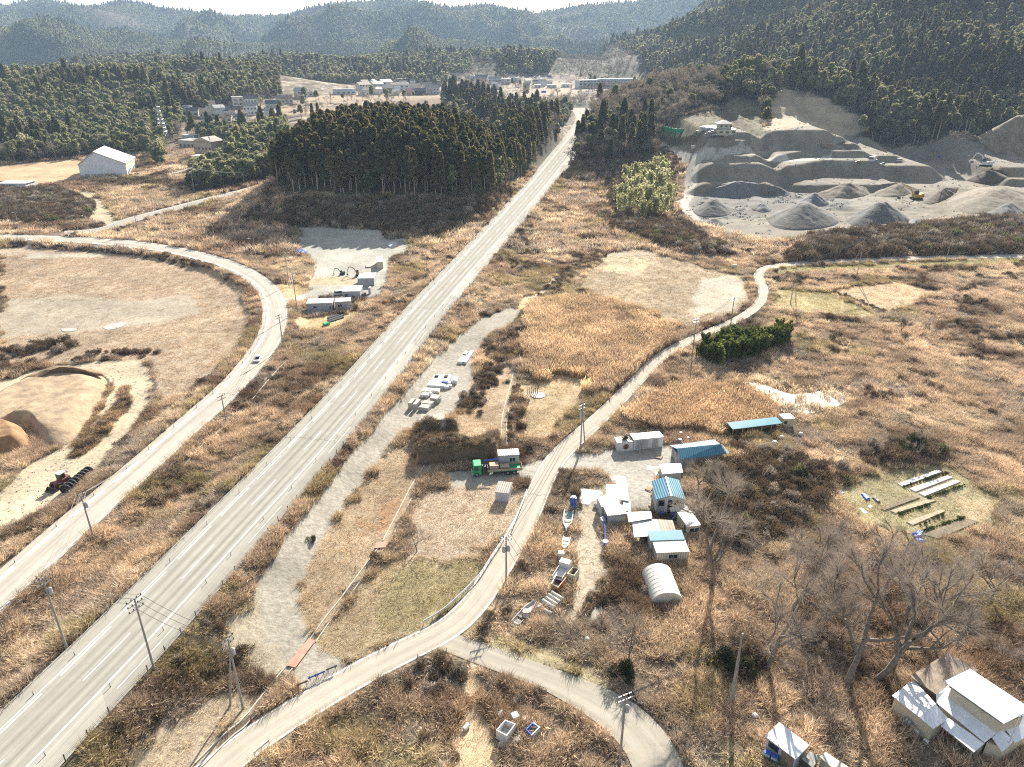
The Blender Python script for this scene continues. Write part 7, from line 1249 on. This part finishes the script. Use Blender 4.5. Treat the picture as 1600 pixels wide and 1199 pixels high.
# ---------------------------------------------------------------- gym, school, village, flats, tower
def build_village():
    A, rz, L = frame((127, 279), (200, 275.5)); he = top_of(A, 257.5); hr = top_of(A, 238) - he
    cabin('gymnasium', 'large white gymnasium with broad pale gable roof beside the tan sports ground', 'gymnasium', 0, 0, 34, he, pmat('white_gym_wall', (.74, .76, .78), .6, .1, .2), pmat('pale_gym_roof', (.62, .57, .53), .55, .08, .2, corr=('Y', .8)), 'gable_y', rise=hr, ridge=.38, over=1.0, fr=(A, rz, L), wins=[('f', 2.5 + 4 * k, 5.5 + 4 * k, 1, 2.6, GREYWP) for k in range(5)] + [('r', 2 + 5.2 * k, 5 + 5.2 * k, 1.5, 3.8) for k in range(6)])
    g = [o for o in bpy.data.objects if o.name == 'gymnasium'][0]; MB().box(L + .02, L + .12, 1, 33, he * .52, he * .93).put('clerestory', pmat('beige_band', (.55, .48, .36), .6, .1), g)
    H = lambda l, x, y, wpx, d, h, wall, rf, kind='gable_x', rise=1.8, nm='house', two=False, nw=3: house(l, x, y, wpx, d, h, wall, rf, kind, rise, nm, nw)
    def house(l, x, y, wpx, d, h, wall, rf, kind, rise, nm, nw):
        A, rz, L = frame((x - wpx / 2, y), (x + wpx / 2, y)); L = max(L, 5)
        h *= 1.75; rise *= 1.9; d *= 1.3
        ws = [('f', L * (k + .25) / nw, L * (k + .72) / nw, zz + 1.2, zz + 3.0) for k in range(nw) for zz in ((0, 4.2) if h > 7.8 else (0,))]
        cabin(nm, l, 'house' if nm == 'house' else 'building', 0, 0, d, h, wall, rf, kind, wins=ws, rise=rise, over=.5, fr=(A, rz, L), group='distant houses of the village' if nm == 'house' else None)
    PAL = pmat('ivory_wall', (.60, .57, .50), .7, .1); BLW = pmat('bluish_wall', (.50, .54, .58), .7, .1)
    H('long white low school store on the platform beside the lattice tower', 295, 222, 20, 6, 3.2, WHITEW, WFLAT, 'flat', nm='school_building', nw=5); H('flat-roofed wide school wing below the white store', 308, 231, 56, 14, 3.4, PAL, pmat('grey_deck', (.42, .40, .37), .7, .1), 'flat', nm='school_building', nw=9)
    H('two-storey grey-brown school block above the wooded knoll', 319, 245, 28, 11, 6.6, TANW, pmat('brown_roof', (.28, .22, .18), .7, .15), 'hip', 1.6, nm='school_building', nw=5); H('small white annex at the foot of the grey-brown school block', 308, 255, 14, 6, 3, WHITEW, WFLAT, 'flat', nm='school_building', nw=3); H('white low shed at the left edge of the sports ground', 20, 300, 44, 8, 2.8, WHITEW, WFLAT, 'flat', nm='school_building', nw=6)
    data = [('white house with low pale roof, leftmost of the hillside cluster', 302, 181, 17, PAL, DARKR, 3.2), ('ivory bungalow below the leftmost hillside houses', 322, 183, 18, PAL, TANW, 3.), ('ivory house with brown roof in the hillside cluster row', 338, 182, 17, PAL, TANW, 4.), ('house with black tiled roof in the hillside cluster', 359, 181, 19, WHITEW, DARKR, 3.2), ('white house left of the black-roofed hillside house, set higher', 330, 173, 15, WHITEW, TANW, 4.), ('white house topping the hillside cluster with flat parapet', 373, 165, 17, WHITEW, WFLAT, 5.4), ('white two-storey house with grey roof at the right end of the cluster', 392, 179, 22, WHITEW, GROOF, 5.4), ('white house with twin gables behind the cluster', 393, 167, 18, WHITEW, DARKR, 5.2), ('house with navy roof in front of the dark pines', 428, 170, 23, GREYWP, NAVYR, 3.4), ('long dark-roofed house uphill of the navy roof', 446, 161, 24, PAL, DARKR, 3.2), ('white and navy house at the head of the tan field', 473, 153, 17, WHITEW, NAVYR, 5.2), ('low bluish house right of the white and navy house', 490, 150, 16, BLW, GROOF, 3.2), ('long pale blue hall at the edge of the tan field', 541, 147, 32, BLW, WFLAT, 3.8), ('tan-roofed house behind the long blue hall', 571, 141, 18, PAL, TROOF, 4.5), ('ivory wide house beside the long blue hall', 583, 146, 26, PAL, TROOF, 3.2), ('white house with grey roof at the village street corner', 592, 141, 16, WHITEW, GROOF, 5.2), ('dark garage-like house fronting the tan field', 603, 144, 24, DARKW, DARKR, 3.2), ('white gabled house behind the dark fronting house', 606, 137, 16, WHITEW, DARKR, 5.2), ('ivory house in the middle of the village rows', 619, 142, 15, PAL, TROOF, 5.), ('white tall house with flat roof in the village', 629, 132, 17, WHITEW, WFLAT, 5.6), ('pale green house below the tall white one', 632, 142, 16, BLW, GROOF, 5.2), ('ivory bungalow between the village rows', 650, 140, 17, PAL, TROOF, 3.4), ('dark low house at the bottom of the village', 657, 148, 18, DARKW, DARKR, 3.2), ('pink-roofed bungalow at the village bottom', 641, 148, 14, PAL, pmat('pink_roof', (.45, .25, .25), .6, .1), 3.), ('tan house under the wires in the village', 665, 133, 18, TANW, TROOF, 4.6), ('bright blue-white house beside the cedar grove', 677, 147, 20, BLW, GROOF, 5.), ('white roofed house uphill beside the cedar grove', 682, 133, 17, WHITEW, WFLAT, 4.6), ('ivory small house above the blue-white one', 668, 139, 14, PAL, GROOF, 3.6), ('white house right behind the cedar grove', 702, 124, 12, WHITEW, WFLAT, 4.), ('tan-roofed house right of the cedar grove', 714, 124, 16, PAL, TROOF, 4.4), ('wide house with brown hip roof on the upper street', 735, 127, 17, PAL, TANW, 4.6), ('grey house with dark roof on the upper street', 752, 127, 19, GREYWP, DARKR, 4.6), ('blue-white house with grey gable on the upper street', 773, 131, 19, BLW, GROOF, 5.2), ('pale blue house at the right end of the upper street', 790, 131, 16, BLW, WFLAT, 5.), ('white low house set apart below the bare hill', 808, 127, 13, WHITEW, WFLAT, 3.2), ('white parked trailer-like hut at the yards', 840, 137, 10, WHITEW, WFLAT, 3.), ('row of white huts near the flats, left one', 862, 137, 14, WHITEW, WFLAT, 3.), ('row of white huts near the flats, right one', 884, 136, 12, WHITEW, WFLAT, 3.)]
    for (l, x, y, wd, wall, rf, h) in data: H(l, x, y + 1, wd, 7.5, h, wall, rf, 'hip' if 'hip' in l else ('flat' if rf in (WFLAT,) else 'gable_x'), 1.7, 'house', nw=2 if wd < 18 else 4)
    q = np.random.default_rng(5); spots = [(float(q.uniform(565, 690)), float(q.uniform(131, 150))) for _ in range(22)] + [(float(q.uniform(700, 900)), float(q.uniform(124, 142))) for _ in range(16)] + [(float(q.uniform(290, 420)), float(q.uniform(172, 192))) for _ in range(8)]
    for k, (x, y) in enumerate(spots):
        A, rz, L = frame((x - 5, y), (x + 5, y)); L = float(q.uniform(8, 12)); r, _ = cabin('house', 'small pale house lost among the crowded distant rows of the village', 'house', 0, 0, 9, 5. + 2 * (k % 3), (PAL, WHITEW, BLW)[k % 3], (DARKR, WFLAT, TROOF, GROOF, NAVYR)[k % 5], 'gable_x' if k % 4 else 'flat', rise=2.6, over=.4, fr=(A, rz + float(q.uniform(-.5, .5)), L), group='small houses crowding the village', wins=(('f', 1.5, 3.2, 1.2, 2.8), ('f', L - 3.2, L - 1.5, 1.2, 2.8)))
    B = G(846, 145); o = thing('blue_bin', 'small bright blue container at the roadside below the village yards', 'container', B); MB().bev(0, 7, 0, 3, 0, 2.6, .1).put('body', BLUEP, o); MB().bev(-.1, 7.1, -.1, 3.1, 2.603, 2.75, .05).put('lid', BLUEP, o)
    # three-storey flats
    r, L = cabin('apartment_block', 'long three-storey grey-white apartment block before the brown hill', 'apartment building', (905, 139), (1000, 135), 14, 12.6, BLW, pmat('flat_roof_grey', (.5, .52, .53), .6, .08), 'flat', over=.3)
    n = 18
    for f in range(3):
        for k in range(n):
            u = L * (k + .5) / n; MB().box(u - 1.9, u + 1.9, -.06, .02, 1. + 4 * f, 3.1 + 4 * f).put('window', GLASS, r)
        MB().box(.2, L - .2, -1.3, -.07, .55 + 4 * f, .7 + 4 * f).put('balcony', WHITEW, r); MB().box(.2, L - .2, -1.36, -1.3, .7 + 4 * f, 1.7 + 4 * f).put('railing', WHITEW, r)
    for k in range(4): MB().box(L * (.16 + .23 * k), L * (.16 + .23 * k) + 2.4, -1.5, -.03, 0, 12.5).put('stair_tower', GREYWP, r)
    MB().box(L * .33, L - 2, 2, 12, 12.75, 14.2).put('upper_roof', pmat('flat_roof_grey', (.5, .52, .53), .6, .08), r)
    # lattice pylon
    B = G(258, 224); h = top_of(B, 167); r = thing('lattice_tower', 'tall steel lattice pylon behind the gymnasium', 'pylon', B); m = MB(); n = 9
    W = lambda t: 3.6 * (1 - t) + .9 * t
    for sx in (-1, 1):
        for sy in (-1, 1): MB().tube((sx * W(0), sy * W(0), -1), (sx * W(1), sy * W(1), h), .2, .13, 6).put('leg', STEEL, r)
    for k in range(n):
        t0, t1 = k / n, (k + 1) / n; a, b = W(t0), W(t1)
        for sx, sy, qx, qy in ((-1, -1, 1, -1), (1, -1, 1, 1), (1, 1, -1, 1), (-1, 1, -1, -1)): m.tube((sx * a, sy * a, h * t0), (qx * b, qy * b, h * t1), .095, .095, 4); m.tube((qx * a, qy * a, h * t0), (sx * b, sy * b, h * t1), .095, .095, 4); m.tube((sx * b, sy * b, h * t1), (qx * b, qy * b, h * t1), .095, .095, 4)
    m.put('lattice', STEEL, r)
    for z in (.78, .88, .98): MB().tube((-4.2, 0, h * z), (4.2, 0, h * z), .13, .13, 6).put('crossarm', STEEL, r)
# ---------------------------------------------------------------- single plants near the viewpoint
def build_plants():
    def bigbare(label, p, ty, seed, lean=(0, 0), spread=.42, n=1500, wd=.035, grp=None):
        B = G(*p); H = float(np.clip(top_of(B, ty), 3, 24)); tr, br = bare(seed, H / 1.15, n, spread, wd); r = thing('bare_tree', label, 'tree', B, 0, grp); r.rotation_euler = (R(lean[0]), R(lean[1]), seed); link('trunk', tr, r); link('branches', br, r)
    T = bigbare
    T('big leafless tree with forked leaning trunk between the ivy shrub and reeds', (1196, 1046), 850, 11, (0, 8), .5, 2600, .03); T('tall straight ivy-covered bare tree, left of the clustered trunks', (1322, 1076), 830, 12, (0, 2), .36, 2400); T('leafless tree with paired trunks in the middle of the trunk group', (1369, 1062), 835, 13, (0, 3), .42, 2400); T('leafless tree with dark mossy trunk, right one of the trunk group', (1392, 1052), 850, 14, (0, 6), .42, 2400)
    T('smaller spreading bare tree uphill of the brown-roofed house', (1441, 984), 880, 15, (0, 8), .6, 1300); T('bare forked tree beside the low garden corner', (1546, 940), 850, 16, (0, 8), .6, 1300); T('tall pale leafless tree rising behind the beige cabin', (1111, 915), 735, 17, (0, 3), .45, 2000); T('short forked bare tree at the dark shrub by the road bend', (983, 1036), 968, 18, (0, 4), .5, 700)
    T('round grey twiggy tree behind the blue gabled house', (1122, 800), 712, 19, (0, 3), .6, 2600, .03); T('dense leafless tree over the lean-to and barn end', (1092, 770), 705, 20, (0, -2), .62, 2600, .03); T('bare tree with fine crown above the garden footpath', (1290, 925), 800, 21, (0, 0), .5, 2200, .03); T('leafless thicket tree left of the trunk group', (1235, 960), 820, 22, (0, -4), .55, 2200, .03); T('bare tree at the garden edge with crown over the blue tarps', (1380, 930), 805, 23, (0, 2), .5, 2200, .03); T('thin bare tree at the far garden hedge', (1425, 715), 665, 24, (0, 0), .5, 800); T('single bare shrub-like tree in the pale field', (1407, 523), 492, 25, (0, 0), .75, 1600, .06); T('bare tree behind the house at the right edge', (1594, 1075), 1000, 26, (0, 0), .5, 900)
    T('thin bare sapling on the open lot above the lawn', (652, 862), 818, 27, (0, 0), .4, 160)
    # bamboo grove beside the access road, and the green hedge row
    def bamb(seed, H, mat_, n=760, q=.32):
        r = np.random.default_rng(seed); tb = TB(); C = []
        for k in range(5):
            x, y = r.normal(size=2) * (1.5 if H > 8 else .9); a = r.random() * 6.28; P = [(x, y, -.3), (x, y, H * .6), (x + math.cos(a) * H * .08, y + math.sin(a) * H * .08, H * .92), (x + math.cos(a) * H * .16, y + math.sin(a) * H * .16, H * .97)]; tb.tube(P, [.07, .06, .03, .01], 5)
            t = r.random(n // 5) ** .7; px = np.interp(.3 + .7 * t, [0, .6, .9, 1], [p[0] for p in P]); py = np.interp(.3 + .7 * t, [0, .6, .9, 1], [p[1] for p in P]); pz = np.interp(.3 + .7 * t, [0, .6, .92, 1], [p[2] for p in P]); C.append(np.c_[px, py, pz] + r.normal(size=(n // 5, 3)) * np.array((.36, .36, .5)) * H / 9)
        C = np.vstack(C); return tb.mesh('bamboo_culm', pmat('bamboo_cane', (.22, .23, .09), .6, .2)), leafmesh('bamboo_leaf', rquads(C, q, r, .25), .6 + .8 * r.random(len(C)), mat_)
    kinds = [bamb(600 + i, 11.5, BAMB) for i in range(4)]; f = None; P = wp([(966, 338), (966, 305), (980, 278), (1008, 268), (1034, 274), (1046, 300), (1050, 330), (1028, 348), (990, 348)]); x0, y0 = P.min(0); x1, y1 = P.max(0); k = 0; tries = 0
    while k < 58 and tries < 3000:
        tries += 1; x, y = rng.uniform(x0, x1), rng.uniform(y0, y1)
        if not inpoly(np.array([x]), np.array([y]), P)[0]: continue
        c, l = kinds[k % 4]; s = float(rng.uniform(.45, 1.3)); r = thing('bamboo_clump', 'yellow-green plumed bamboo in the grove beside the quarry access road', 'bamboo', (x, y, gz(x, y)), float(rng.random() * 6), 'bamboo grove by the access road'); r.scale = (s, s, s); link('culm', c, r); link('foliage', l, r); k += 1
    kinds = [bamb(620 + i, 5., SASA, 620, .22) for i in range(3)]; P = wp([(1094, 566), (1090, 556), (1130, 545), (1180, 536), (1218, 528), (1224, 536), (1210, 548), (1160, 562), (1120, 572)]); x0, y0 = P.min(0); x1, y1 = P.max(0); k = 0; tries = 0
    while k < 80 and tries < 3000:
        tries += 1; x, y = rng.uniform(x0, x1), rng.uniform(y0, y1)
        if not inpoly(np.array([x]), np.array([y]), P)[0]: continue
        c, l = kinds[k % 3]; s = float(rng.uniform(.6, 1.2)); r = thing('bamboo_clump', 'deep green bamboo in the hedge row beside the lane', 'bamboo', (x, y, gz(x, y)), float(rng.random() * 6), 'green bamboo hedge by the lane'); r.scale = (s, s, s); link('culm', c, r); link('foliage', l, r); k += 1
    # single evergreen shrubs
    m = bushmesh('evergreen_shrub', 900, 1.3, 2.6, leafmat('dark_shrub_leaves', [(.03, .04, .018), (.06, .07, .03)], .2), 9, .13)
    for l, (x, y), s in (('dark evergreen shrub beside the pole at the road bend', (978, 1060), (1.0, 1.0, 1.25)), ('ivy-grown evergreen shrub left of the big forked tree', (1132, 1040), (1.2, 1.2, 1.2)), ('ivy-grown evergreen shrub below the big forked tree', (1165, 1052), (1.1, 1.1, 1.)), ('dark conifer-like shrub above the garden hedge', (1428, 706), (1.3, 1.3, 1.9)), ('small round shrub on the pale side of the lot', (490, 845), (.5, .5, .4))): B = G(x, y); o = link('evergreen_shrub', m); o.location = B; o.scale = s; tag(o, l, 'shrub'); block_circ(B.x, B.y, 1.2)
    for l, p, ty in (('single dark cedar on the slope beside the far highway bend', (945, 212), 150), ('pair of thin dark cedars behind the plantation hill, left one', (489, 190), 162), ('pair of thin dark cedars behind the plantation hill, right one', (498, 190), 161)):
        B = G(*p); H = float(np.clip(top_of(B, ty), 8, 24)); tr, cr_ = cedar(77, H, 420, .12, .6); r = thing('cedar_tree', l, 'tree', B); link('trunk', tr, r); link('crown', cr_, r)
# ---------------------------------------------------------------- air
def build_haze():
    o = MB().box(-6500, 6500, -400, 8200, -60, 640).put('haze', None); m, n, l, out = newmat('haze_air'); v = n.new('ShaderNodeVolumePrincipled'); v.inputs['Color'].default_value = (.50, .70, .95, 1); v.inputs['Density'].default_value = HAZE; v.inputs['Anisotropy'].default_value = .1; l.new(v.outputs[0], out.inputs['Volume']); o.data.materials.append(m); tag(o, kind='stuff')
HAZE = .00008
# ---------------------------------------------------------------- assemble
build_terrain(); build_roads(); build_poles(); build_farm(); build_homestead(); build_depot(); build_quarry(); build_village(); build_plants()
build_woods(); build_grass(); build_rubble(); build_haze()
